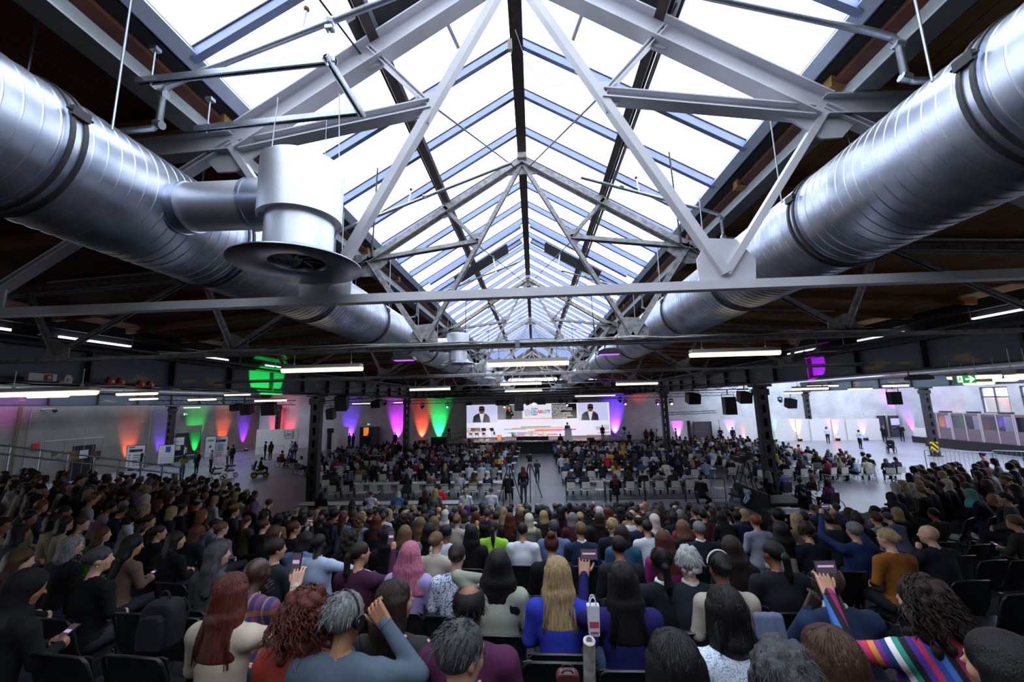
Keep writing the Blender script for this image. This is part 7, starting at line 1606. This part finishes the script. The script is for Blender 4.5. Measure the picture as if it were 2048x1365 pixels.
# floor: tables in rows, people facing the stage
table0 = long_table(); wc0 = white_chair(m_wchair); first_t = first_c = True; tn = cn = 0
TY = [22.0, 25.2, 28.6, 32.0, 35.4, 38.2]; wn = ['first', 'second', 'third', 'fourth', 'fifth', 'sixth']
def put_table(x, y, rz, label, g):
    global first_t, tn
    if first_t: table0.location = (x, y, 0); table0.rotation_euler.z = rz; table0['label'] = label; table0['group'] = g; first_t = False
    else: copy_tree(table0, (x, y, 0), rz, label, g)
    tn += 1
def put_white(x, y, rz, label, g='white conference chairs'):
    global first_c
    if first_c: wc0.location = (x, y, 0); wc0.rotation_euler.z = rz; wc0['label'] = label; wc0['group'] = g; first_c = False
    else: copy_tree(wc0, (x, y, 0), rz, label, g)
for r, y in enumerate(TY):
    for i in range(5):
        xs = -2.2-1.84*i; put_table(xs, y, 0, 'white table in the %s table row left of the middle aisle, %s from the aisle' % (wn[r], wn[i]), 'white conference tables')
        xs = 2.5+1.84*i
        if xs < 11 and not (r == 0 and i == 4): put_table(xs, y, 0, 'white table in the %s table row right of the middle aisle, %s from the aisle' % (wn[r], wn[i]), 'white conference tables')
    for side, xa, xb in (('left', -10.6, -1.4), ('right', 1.8, 10.2)):
        x = xa
        j = 0
        while x < xb:
            if abs(abs(x)-11) > .4:
                full = (r > 0 or rnd.random() < .62)
                if r == 0 and side == 'right' and x > 9: full = False
                if full: try_seat(x, y-.72, .02, rnd.uniform(-.1, .1), '%s table row %s of the aisle' % (wn[r], side), 'f', hmin=.3)
                if r < 2 and (r == 0 or j % 2 == 0): put_white(x, y-.76, rnd.uniform(-.08, .08), 'white chair at the %s table row, %s seat %s of the aisle' % (wn[r], ORD[j], side))
            x += .74 if r < 2 else .62; j += 1
        if 0 < r < 5:
            x = xa
            while x < xb:
                if rnd.random() < .8: try_seat(x+.3, y+.75 if r < 5 else y+.6, .02, rnd.uniform(-.2, .2), 'behind the %s table row' % wn[r], 'f', hmin=.3)
                x += .66
for i in range(4): put_table(-9.4+1.84*i, 17.7, 0, 'white table of the short front row behind the left column, %s of four' % wn[i], 'white tables of the short front row')
for i, x in enumerate((-9.6, -8.7, -7.3, -6.4, -5.6, -4.9)):
    put_white(x, 16.95, 0, 'white chair at the short front table row, %s from the column' % wn[i])
FR = [(-9.0, 17.0, 'long', 'black', '#111115', 'dark-haired person in black at the short front table row'), (-6.9, 17.05, 'balding', 'dgrey', '#c6c8d6', 'broad person in a white blouse at the short front table row'), (-5.8, 17.0, 'bob', 'white', '#46628c', 'white-haired woman in a denim jacket at the short front table row'), (-4.6, 17.1, 'long', 'red', '#101014', 'red-haired woman in black at the short front table row'), (-4.2, 18.0, 'short', 'black', '#c8202c', 'person in a bright red top at the short front table row')]
for x, y, h, c, tp, l in FR: person((x, y, .02), 0, 'lean' if h == 'bob' else 'lap', h, c, tp, 'l', lod=1, label=l, build=(1.05, 1.12)); taken.append((x, y))
# side groups left and right of the columns
for xa, xb, ya, yb, where in ((-17.5, -11.6, 24, 41, 'left of the left column row'), (-15.0, -11.6, 19.5, 24, 'left of the left column row'), (11.6, 20.0, 29, 41, 'right of the right column row'), (14.2, 20.5, 24.2, 28.6, 'at the round of tables in the bright aisle'), (11.7, 14, 24, 29, 'right of the right column row')):
    y = ya
    while y < yb:
        x = xa
        while x < xb:
            if rnd.random() < (.62 if xa < 11 else .8):
                xx, yy, rr = x+rnd.uniform(-.2, .2), y+rnd.uniform(-.2, .2), rnd.uniform(-.8, .8)
                if try_seat(xx, yy, .02, rr, where, 'f', hmin=.45) and (y < 31 or xa > 11): cn += 1; put_white(xx, yy-.02, rr, 'white chair '+where+', one of the loose seats', 'white chairs '+where)
            x += .78
        y += 1.05
for k, (x, y, rz) in enumerate(((-12.9, 30.5, .2), (-13.4, 34, 0), (15.5, 25.6, -.5), (17.2, 27.2, -.5), (13.2, 29.6, -.3), (15.8, 32.4, 0), (13, 35.5, 0), (-14.5, 36, 0))): put_table(x, y, rz, 'white table standing outside the column rows, %s place counted from the tribune' % ORD[k], 'white conference tables')
cand.sort(key=lambda c: c[0])
MAXP = 300
floor_people = []
# ---- people standing or wheeling on the hall floor, by the pixel of their feet: x, y, pose, rz, hair, hair colour, top, trousers, skin, label
ST = '''245,940,folded,2.4,crop,white,#d2d4dc,#b8bac2,l,elderly man in a white shirt with folded arms behind the handrail
279,943,stand,2.6,short,black,#17181d,#15161a,t,man in a dark jacket and white shirt beside the first poster stand
284,938,stand,2.4,crop,black,#c8cad2,#22242a,t,person in a white shirt just behind the dark jacket by the poster
362,962,standphone,-1.6,short,black,#b3ad72,#2f4668,m,tall man in a pale yellow sweater and jeans looking at his phone
368,930,stand,2.2,crop,dbrown,#b9bcc6,#33353c,l,man in a pale shirt in the dark doorway
392,948,stand,3.0,bob,white,#131318,#15161a,t,white-haired woman in black with a large white badge in front of the green light
420,946,lean0,-.6,crop,white,#8a8c94,#2a2c32,l,white-haired man in grey standing behind a pushchair
453,936,stand,-1.0,bob,dbrown,#b8bac6,#3a5a80,l,woman in a white top and jeans beside the poster stand
463,931,stand,3.0,short,black,#16161b,#131317,l,man in a dark suit standing in front of the orange light
529,921,stand,-.9,short,black,#14171f,#12141a,l,man in a dark suit talking at the white partition
540,921,stand,1.2,bob,dbrown,#6a4a34,#4a3626,l,woman in a brown coat talking to the suited man
580,920,walk,-.5,crop,grey,#b4b6c2,#4a4c54,l,grey-haired man in a white shirt by the framed notice
588,922,stand,.8,long,brown,#6a7484,#2c3a50,l,woman in grey-blue beside the left column
698,897,standphone,2.8,crop,black,#15161c,#14151a,l,man dressed in black standing at the violet light
706,898,stand,2.6,short,black,#1a1b22,#14151a,l,second man in black standing at the violet light
688,898,stand,-.4,crop,black,#9a86a0,#3c3444,m,person in a pinkish shirt leaning at the partition
736,899,stand,3.0,long,dbrown,#17171c,#121216,l,woman in black in front of the open doorway
790,896,stand,3.1,crop,black,#1a1a22,#15151c,m,man in a suit standing in the magenta light
1294,892,stand,3.0,long,auburn,#5a2018,#2a1814,m,woman in red standing in the orange light
1305,892,stand,3.3,long,black,#121216,#101014,m,woman with long hair in a long black dress right of the stage
1316,892,stand,3.0,crop,black,#c0c0c8,#1a1c24,m,man in a white shirt and dark trousers before the partition
1354,890,stand,1.2,crop,black,#8a7a98,#2c2a34,m,person in profile in front of the magenta light
1443,889,folded,3.1,crop,black,#16181e,#14161a,l,man in a black suit by the double door
1468,889,stand,3.1,short,black,#1a1c28,#15161e,l,man in a suit and tie in front of the violet light
1657,888,stand,3.0,bob,dbrown,#c6c6d0,#20222a,l,woman in a white t-shirt in front of the partition run
1722,899,point,-1.5,bun,black,#c4c4ce,#14151a,m,woman in black carrying a white cloth bag, walking in the bright aisle
1771,886,standphone,2.6,short,dbrown,#15171d,#14161a,l,man in a dark suit in front of the exit doors
1806,884,point,2.6,crop,brown,#101218,#14182a,l,man in a black polo shirt stretching out his arm near the booths
1075,967,standphone,-.2,balding,dbrown,#2c2e38,#24354c,l,man of short stature filming in the middle aisle
1546,1030,stand,.2,long,grey,#0f0f13,#0e0e12,l,camera operator in black with long grey hair before the right column
1523,1036,bend,1.3,crop,black,#a9bcdc,#22242c,d,man in a light blue shirt bending down over a flight case
1122,905,stand,.1,short,black,#101014,#0f0f13,l,person dressed in black standing at the foot of the stage
1048,1008,stand,.3,long,auburn,#141418,#3a3c44,l,camera operator in a dark jacket and long plaid skirt in the middle aisle'''
for ln in ST.split('\n'):
    f = ln.split(','); x, y = float(f[0]), float(f[1]); q = at_z(x, y, .02); pose = f[2]; s = 1.0
    if pose == 'lean0': pose = 'stand'
    lod = 1 if q.y < 24 else 2
    ex = []
    if 'badge' in f[9]: ex = ['lanyard:#e8e8ee']
    if 'short stature' in f[9]: s = .8
    if 1750 > x > 1600: s = .97
    person(q, float(f[3]), pose, f[4], f[5], f[6], f[8], 0, 0, (1, 1), lod, f[9], pants=f[7], extras=ex, sc=s)
# wheelchairs with riders
wch = wheelchair(); wfirst = True
WL = [(1574, 1004, .15, 'short', 'dgrey', '#5b6a94', 'l', 'grey-haired man in a blue shirt and grey waistcoat', 'manual wheelchair of the man in blue and grey, beside the column'), (1634, 1000, .9, 'short', 'black', '#4c463f', 'l', 'dark-haired man in a grey-brown sweater turned to the tables', 'manual wheelchair at the floor edge, of the man in grey-brown'),
      (1668, 1030, .2, 'curly', 'black', '#7a3a70', 'd', 'person with curly black hair in a purple-pink top', 'wheelchair with a black backrest, of the rider in purple-pink'), (1612, 1025, .1, 'short', 'black', '#1c2c3c', 'm', 'dark-haired man in petrol blue, seen from behind', 'low wheelchair in front of the man in petrol blue'),
      (1786, 908, 2.4, 'short', 'black', '#141519', 'l', 'man in a black suit reading his phone alone on the bright floor', 'wheelchair standing alone on the bright floor'), (598, 952, -.6, 'crop', 'black', '#c2c4cc', 'd', 'person in a white top with a pink bag beside the left column', 'wheelchair with pale rims beside the left column'), (579, 938, -.5, 'crop', 'black', '#5a4c88', 'd', 'person in violet in the line of wheelchairs', 'wheelchair in the line left of the column, of the rider in violet'),
      (812, 1004, .5, 'long', 'black', '#111116', 'l', 'person in black behind the second front table', 'sturdy wheelchair with shiny arms behind the left barriers'), (716, 935, .4, 'short', 'black', '#20222a', 'm', 'dark-dressed person among the left tables', 'wheelchair among the left tables'), (560, 936, -.4, 'short', 'black', '#a02c34', 'd', 'person in red and white in the line of wheelchairs', 'wheelchair with a red frame bag left of the column')]
for k, (x, y, rz, h, c, tp, sk, pl, wl) in enumerate(WL):
    q = at_z(x, y, .01); q.y += .1
    if wfirst: wch.location = q; wch.rotation_euler.z = rz; wch['label'] = wl; wfirst = False
    else: copy_tree(wch, q, rz, wl)
    person((q.x, q.y, .03), rz, 'read' if k in (4,) else 'lap', h, c, tp, sk, lod=1 if q.y < 24 else 2, label=pl+', in a wheelchair'); taken.append((q.x, q.y))
# yellow power chair
q = at_z(518, 955, .0); t = thing('power_wheelchair', 'big black and yellow powered wheelchair with a white bag on the open floor', 'powered wheelchair', q, -.9)
m_y = mat('yellow_paint', '#d8b010', .4)
for s in (-1, 1):
    for yy, r in ((-.32, .17), (.38, .12)): b = MB(); wheel(b, s*.27, yy, r+.02, r, 20, .03, 0); b.tube((s*.24, yy, r+.02), (s*.3, yy, r+.02), r*.6, 14, m=1); b.obj('wheel', [m_rub, m_y], t, 60, world=False)
b = MB(); b.box((0, 0, .27), (.42, .85, .16)); b.obj('battery_base', m_black, t, world=False)
for s in (-1, 1): b = MB(); b.path([(s*.23, -.4, .36), (s*.23, .1, .30), (s*.23, .42, .38)], .03, 6); b.path([(s*.23, -.3, .5), (s*.23, .0, .4), (s*.23, .3, .34)], .02, 6); b.obj('side_bar', m_y, t, 60, world=False)
b = MB(); b.box((0, 0, .52), (.5, .5, .1)); b.box((0, -.3, .85), (.48, .12, .65), M=rotx(-12)); b.obj('seat', m_black, t, world=False); b = MB(); b.box((0, -.45, .75), (.3, .12, .36)); b.obj('rear_bag', mat('bag_white', '#c8c8d0', .6), t, world=False)
for s in (-1, 1): b = MB(); b.box((s*.28, .02, .74), (.07, .4, .05)); b.obj('armrest', m_black, t, world=False)
person((q.x+.03, q.y+.02, .10), -.9, 'lap', 'crop', 'black', '#20222c', 'd', lod=1, label='person with white collar riding the black and yellow powered wheelchair', sc=.97)
# pushchair / walker with bags
for x, y, l in ((432, 962, 'black pushchair with hanging bags and a red pouch at the left wing'), (459, 955, 'second black pushchair beside the first at the left wing')):
    q = at_z(x, y, 0); t = thing('pushchair', l, 'pushchair', q, -.8)
    for sx in (-1, 1):
        for yy in (-.3, .35): b = MB(); wheel(b, sx*.25, yy, .13, .12, 18, .02, 0); b.obj('wheel', m_rub, t, 60, world=False)
        b = MB(); b.path([(sx*.23, .35, .14), (sx*.23, -.1, .6), (sx*.23, -.5, 1.02)], .015, 6); b.path([(sx*.23, -.3, .14), (sx*.23, .1, .6)], .015, 6); b.obj('side_frame', m_chrome, t, 60, world=False)
    b = MB(); b.box((0, .02, .48), (.42, .45, .1)); b.box((0, -.22, .72), (.42, .08, .5), M=rotx(-18)); b.obj('seat', m_black, t, world=False); b = MB(); b.tube((-.25, -.5, 1.02), (.25, -.5, 1.02), .02, 8); b.obj('push_handle', m_black, t, world=False)
    b = MB(); b.lathe([(.02, .5), (.3, .46), (.34, .38), (.3, .40), (.02, .47)], (0, 0, .4), 12, 0, None, .7, 1); b.obj('canopy', m_black, t, world=False)
# kick scooter
q = at_z(1805, 967, 0); t = thing('kick_scooter', 'small folding mobility scooter with handlebar standing at the edge of the right wing', 'scooter', q, .9)
for yy in (-.35, .35): b = MB(); wheel(b, 0, yy, .10, .09, 18, .022, 0); b.obj('wheel', m_rub, t, 60, world=False)
b = MB(); b.box((0, 0, .14), (.14, .6, .04)); b.obj('deck', m_dk, t, world=False); b = MB(); b.tube((0, .33, .12), (0, .22, .98), .02, 8); b.obj('steering_column', m_chrome, t, world=False); b = MB(); b.tube((-.24, .22, .98), (.24, .22, .98), .016, 8); b.obj('handlebar', m_chrome, t, world=False)
# TV cameras on tripods
tc0 = tripod_camera(); q = at_z(1062, 1000, 0); tc0.location = q; tc0['label'] = 'large television camera on a tripod in the middle aisle, its screen towards us'; tc0.scale = (1.45, 1.45, 1.3)
for x, y, rz, l in ((1502, 1000, .3, 'television camera on a tripod left of the camera operator in black'), (1490, 1012, .1, 'second tripod with a camera by the mixing desk'), (898, 900, .2, 'camera on a tripod before the stage ramp'), (1252, 900, -.3, 'camera on a tripod under the violet light right of the stage'), (1020, 1005, .1, 'black camera pedestal beside the plaid skirt in the middle aisle')):
    q = at_z(x, y, 0); copy_tree(tc0, q, rz, l)
q = at_z(1252, 900, 0); person((q.x+.3, q.y-.5, .02), .2, 'standphone', 'short', 'black', '#14151a', 'l', lod=2, label='camera operator in black under the violet light right of the stage')
q = at_z(1022, 1004, 0); person((q.x-.1, q.y-.35, .02), .0, 'lap', 'crop', 'grey', '#15171c', 'l', lod=1, label='grey-haired camera operator in black with a rucksack sitting at the middle aisle', sc=1.08)
# riser platform and railings in front of the tables
b = MB(); b.box((5.15, 17.6, .14), (7.7, 3.1, .28)); t = thing('floor_riser', 'low grey carpeted riser between tribune and tables, right of the middle aisle', 'riser', (5.15, 17.6, 0)); b.obj('platform', m_black, t); b = MB(); b.box((5.15, 17.6, .285), (7.7, 3.1, .012)); b.obj('carpet', mat('riser_carpet', '#5c606e', .85, noise=.08), t)
b = MB(); b.box((-3.1, 17.2, .14), (4.2, 2.4, .28)); t = thing('floor_riser', 'low grey carpeted riser between tribune and tables, left of the middle aisle', 'riser', (-3.1, 17.2, 0)); b.obj('platform', m_black, t); b = MB(); b.box((-3.1, 17.2, .285), (4.2, 2.4, .012)); b.obj('carpet', mat('riser_carpet', '#5c606e', .85, noise=.08), t)
rb = railing(1.75, 1.0, None, False); first = True
for k, (x, y, rz) in enumerate(((-4.2, 18.45, 0), (-2.3, 18.45, 0), (2.3, 19.2, 0), (4.1, 19.2, 0), (5.9, 19.2, 0), (7.7, 19.2, 0), (9.0, 18.3, 1.57))):
    l = 'black tube railing on the back edge of the %s riser, %s from the middle aisle' % (('left', ['second', 'first'][k]) if k < 2 else ('right', wn[k-2]))
    if first: rb.location = (x, y, .29); rb['label'] = l; first = False
    else: copy_tree(rb, (x, y, .29), rz, l)
person((3.6, 18.7, .29), .05, 'lap', 'long', 'auburn', '#101014', 'p', lod=1, label='auburn-haired woman in a sleeveless black top sitting on the riser by the railing')
person((7.3, 18.6, .29), -.3, 'squat', 'short', 'black', '#0f0f13', 'l', lod=1, label='person in black crouching on the right riser')
for x, h, c, tp, l in ((-3.9, 'long', 'blonde', '#5a5c64', 'blonde person in grey sitting low before the left riser'), (-2.7, 'ponytail', 'blonde', '#c8cad4', 'blonde-ponytailed person in white with headset sitting before the left riser'), (-1.7, 'short', 'dgrey', '#c4c6d0', 'grey-haired man in a white shirt sitting before the left riser')): person((x, 16.0, .3), 0, 'lap', h, c, tp, 'l', lod=1, label=l)
# mixing position: desks and flight cases
def desk(x, y, w, label, rz=0):
    t = thing('mixing_desk', label, 'mixing desk', (x, y, 0), rz); b = MB(); b.box((0, 0, .62), (w, .8, .06)); b.obj('table_top', m_black, t, world=False)
    for sx in (-1, 1): b = MB(); b.box((sx*(w/2-.08), 0, .3), (.06, .7, .6)); b.obj('leg', m_chrome, t, world=False)
    b = MB(); b.prism([(-.35, 0), (.35, 0), (.35, .22), (-.35, .06)], (0, 0, .65), (0,1,0), (0,0,1), w*.85); b.obj('console', mat('console_grey', '#4a4c55', .4), t, world=False)
    rr = random.Random(int(x*9)); b = MB()
    for i in range(14):
        for j in range(5): b.box((-w*.4+w*.8*i/13, -.28+.13*j, .70+.03*j+.01), (.03, .03, .03), 0 if rr.random() < .8 else 1)
    o = b.obj('key_caps', [mat('key_white', '#d0d0d8', .5), mat('key_red', '#b03030', .5)], t, world=False)
    return t
desk(9.9, 17.4, 1.6, 'mixing desk with rows of lit keys left of the flight case'); desk(9.3, 18.9, 1.1, 'second mixing desk with monitor behind the flight case', .2)
q = at_z(1447, 1040, .0); t = thing('flight_case', 'black flight case with aluminium edges and white labels behind the front row', 'case', (9.1, 15.4, 0)); b = MB(); b.box((9.1, 15.6, .4), (1.5, .7, .8)); b.obj('case_body', m_black, t)
for z in (.02, .78):
    for y in (15.25, 15.95): b = MB(); b.bar((8.35, y, z), (9.85, y, z), .04, .04); b.obj('edge_profile', m_chrome, t)
for x in (8.37, 9.83): b = MB(); b.bar((x, 15.24, 0), (x, 15.24, .8), .05, .04); b.obj('edge_profile', m_chrome, t)
for x, z, w, h in ((8.6, .6, .1, .1), (8.8, .6, .1, .1), (9.05, .6, .12, .2), (8.8, .2, .25, .14)): b = MB(); b.box((x, 15.235, z), (w, .01, h)); b.obj('label_plate', mat('paper_grey2', '#b9b9c0', .6), t)
person((10.4, 16.6, .02), .1, 'lap', 'short', 'black', '#0e0e12', 'l', lod=1, label='sound engineer in black sitting at the mixing desk'); person((9.6, 18.0, .02), .2, 'lap', 'crop', 'black', '#33343c', 'l', lod=1, label='sound engineer in a dark grey hoodie at the second desk')
b = MB(); b.box((8.9, 17.6, .6), (.06, 2.6, 1.2)); tag(b.obj('black_screen_panel', m_black), 'black fabric side panel between riser and mixing desk', 'panel')
# handrails of the tribune: left above the wing, diagonal in the aisle; barriers at right
def handrail(pts, label, m, r=.022, gap=.2):
    t = thing('handrail', label, 'handrail', pts[0]); b = MB(); b.path(pts, r, 8); b.obj('top_rail', m, t, 60); b = MB(); b.path([Vector(p)-Vector((0, 0, gap)) for p in pts], r, 8); b.obj('lower_rail', m, t, 60)
    for i in range(len(pts)):
        p = Vector(pts[i]); b = MB(); b.tube(p, (p.x, p.y, max(0, p.z-1.05)), r, 8); b.obj('post', m, t, 60)
    return t
a0 = at_y(-40, 886, 12.4); a1 = at_y(365, 936, 17.0)
handrail([a0+(a1-a0)*(i/8) for i in range(9)], 'double steel handrail behind the left wing, before the concrete wall', m_gal, .03, .28)
bb = bar_barrier(2.4); q = at_x(1893, 897, 22); 
for k, (x, y) in enumerate(((1915, 893), (1975, 887), (2040, 880))):
    q = at_z(x, y, .9+.25*k); q = Vector((21.0+1.9*k, 21.4-1.3*k*1.0, .9+.1*k)); l = 'steel crowd barrier on the back edge of the right wing, %s from the striped column' % wn[k]
    if k == 0: bb.location = q; bb.rotation_euler.z = -.6; bb['label'] = l; bb['group'] = 'steel barriers behind the right wing'
    else: copy_tree(bb, q, -.6, l, 'steel barriers behind the right wing')
for k in range(5):
    q = at_z(240+28*k, 940+1*k, .02); q = Vector((XL+4.5+k*.9, 33+k*1.7, 0)); copy_tree(bb, q, 1.1, 'steel crowd barrier on the floor behind the left handrail, %s place' % wn[k], 'steel barriers behind the left wing')
for k, (x, y, l) in enumerate(((1190, 900, 'first'), (1220, 903, 'second'))): pass
# bottles and papers on the front tables
bt = thing('water_bottle', 'x', 'bottle'); b = MB(); b.lathe([(0, 0), (.032, 0), (.034, .02), (.034, .14), (.014, .19), (.014, .21), (0, .21)], (0, 0, 0), 12); b.obj('bottle_body', mat('bottle_blue', '#9cc4cc', .2), bt, 60); b = MB(); b.lathe([(0, .21), (.016, .21), (.016, .235), (0, .235)], (0, 0, 0), 10); b.obj('cap', m_table, bt, 60)
first = True; rr = random.Random(4)
for r in range(2):
    for i in range(9):
        x = rr.uniform(-10, -1.6) if i < 5 else rr.uniform(2, 10); l = 'water bottle on the %s table row, %s of its scattered bottles' % (wn[r], ORD[i])
        if first: bt.location = (x, TY[r]+.05, .75); bt['label'] = l; bt['group'] = 'water bottles on the tables'; first = False
        else: copy_tree(bt, (x, TY[r]+rr.uniform(-.2, .2), .75), 0, l, 'water bottles on the tables')
for i in range(12):
    x = rr.uniform(-10, -1.6) if i < 6 else rr.uniform(2, 10); b = MB(); y = TY[i % 2]+rr.uniform(-.1, .1); b.box((x, y, .753), (.21, .3, .006), 0, rr.uniform(-.4, .4)); tag(b.obj('paper_sheet', mat('paper_white', '#e4e4ee', .6)), 'white paper sheet on the %s table row, %s of the sheets' % (wn[i % 2], ORD[i//2]), 'paper', 'paper sheets on the tables')

# ---- the remaining seats: persons first, then one crowd
n_now = n_people; 
crowd = []; ind = []
FT = TOPS+TOPS+['#8fa6cc', '#c4c6d0', '#b8bac6', '#a0a6b4', '#c02832', '#b89420', '#7e96b8', '#2c3a5c', '#94604a', '#c9c2b8', '#8a9a90', '#3c4a6a']
CN.update({'#8fa6cc': 'light blue', '#c4c6d0': 'white', '#b8bac6': 'white', '#a0a6b4': 'pale grey', '#c02832': 'bright red', '#b89420': 'mustard', '#7e96b8': 'light blue', '#2c3a5c': 'navy', '#94604a': 'russet', '#c9c2b8': 'cream', '#8a9a90': 'sage', '#3c4a6a': 'blue'})
for c in cand:
    d, x, y, z, rz, where, pose = c
    i = rnd.randrange(len(HS)); h, hc_ = HS[i]; TT = FT if ('table' in where or 'column' in where) else (TOPS if 'centre' in where else FT); tp = TT[rnd.randrange(len(TT))]; sk = 'lltmdp'[rnd.randrange(6)]
    if h == 'hijab': hc_ = ['#b8b2ac', '#1c1c22', '#c8c4c0', '#5a4a6a', '#2c3a5a'][rnd.randrange(5)]
    hyv = rnd.choice([-40, 0, 0, 0, 40]); ps = rnd.choice(['lap', 'lap', 'lap', 'lean', 'read', 'lap'])
    if 'wing' in where: ps = rnd.choice(['lap', 'lap', 'lean', 'read', 'read'])
    it = (x, y, z, rz, ps, h, hc_, tp, sk, hyv)
    if n_people+len(ind) < MAXP: ind.append((where, proj((x, y, z+1.2))[0], d, it))
    else: crowd.append(it)
byrow = {}
for e in ind: byrow.setdefault(e[0], []).append(e)
for where, es in byrow.items():
    es.sort(key=lambda e: e[1])
    for k, (wh, px, d, it) in enumerate(es):
        x, y, z, rz, ps, h, hc_, tp, sk, hyv = it
        hd = ('bald head' if h == 'bald' else ('%s headscarf' % {'#b8b2ac': 'beige', '#1c1c22': 'black', '#c8c4c0': 'white', '#5a4a6a': 'mauve', '#2c3a5a': 'blue'}[hc_] if h == 'hijab' else '%s %s hair' % (HN[h], HC[hc_])))
        person((x, y, z), rz, ps, h, hc_, tp, sk, hyv, 0, (1, 1), 1 if d < 10 else 2, 'person, %s, %s top, %s from left, %s' % (hd, CN[tp], ORD[k] if k < 20 else 'twenty-'+ORD[k-20], where))
        if d < 6.5: put_chair(x, y, z, rz, 'black shell chair under the %s auto-seated person, %s' % (ORD[k], where) if False else 'black shell chair, occupied, %s from the left in the %s' % (ORD[k], where), None)
# one crowd mesh from the same bodies
def build_crowd(items, name, label):
    MM = []; MI = {}
    def mi(m):
        if m.name not in MI: MI[m.name] = len(MM); MM.append(m)
        return MI[m.name]
    VS = []; FS = []; FMs = []; off = 0
    for (x, y, z, rz, ps, h, hcol, tp, sk, hyv) in items:
        me, hc, HM, (vs, fs, fm) = body(ps, hyv, 0, (1, 1), 2); R = np.array(Matrix.Rotation(rz, 3, 'Z')); L0 = np.array((x, y, z))
        VS.append(vs@R.T+L0); FS.append(fs+off); off += len(vs)
        lut = np.array([mi(skin(sk)), mi(cloth(tp)), mi(cloth(PANTS[int(abs(x)*7) % 6])), mi(DEF[3]), mi(DEF[4]), mi(DEF[5])]); FMs.append(lut[fm])
        if h != 'bald':
            hm, nm, (hv, hf) = hair_mesh(h, 2); HMn = np.array(HM); q = hv@HMn.T+np.array(hc); VS.append(q@R.T+L0); FS.append(hf+off); off += len(hv); FMs.append(np.full(len(hf), mi(hair_mat(hcol) if nm == 'hair' else cloth(hcol))))
    o = bpy.data.objects.new(name, np_mesh(name, np.concatenate(VS), np.concatenate(FS), np.concatenate(FMs), MM)); COL.objects.link(o); tag(o, label, 'crowd', None, 'stuff')
print('PEOPLE', n_people, 'crowd', len(crowd), 'chairs', chair_n, 'far', max(e[2] for e in ind))
if crowd: build_crowd(crowd, 'seated_crowd', 'dense crowd of seated delegates at the far tables and on the far tribune seats')
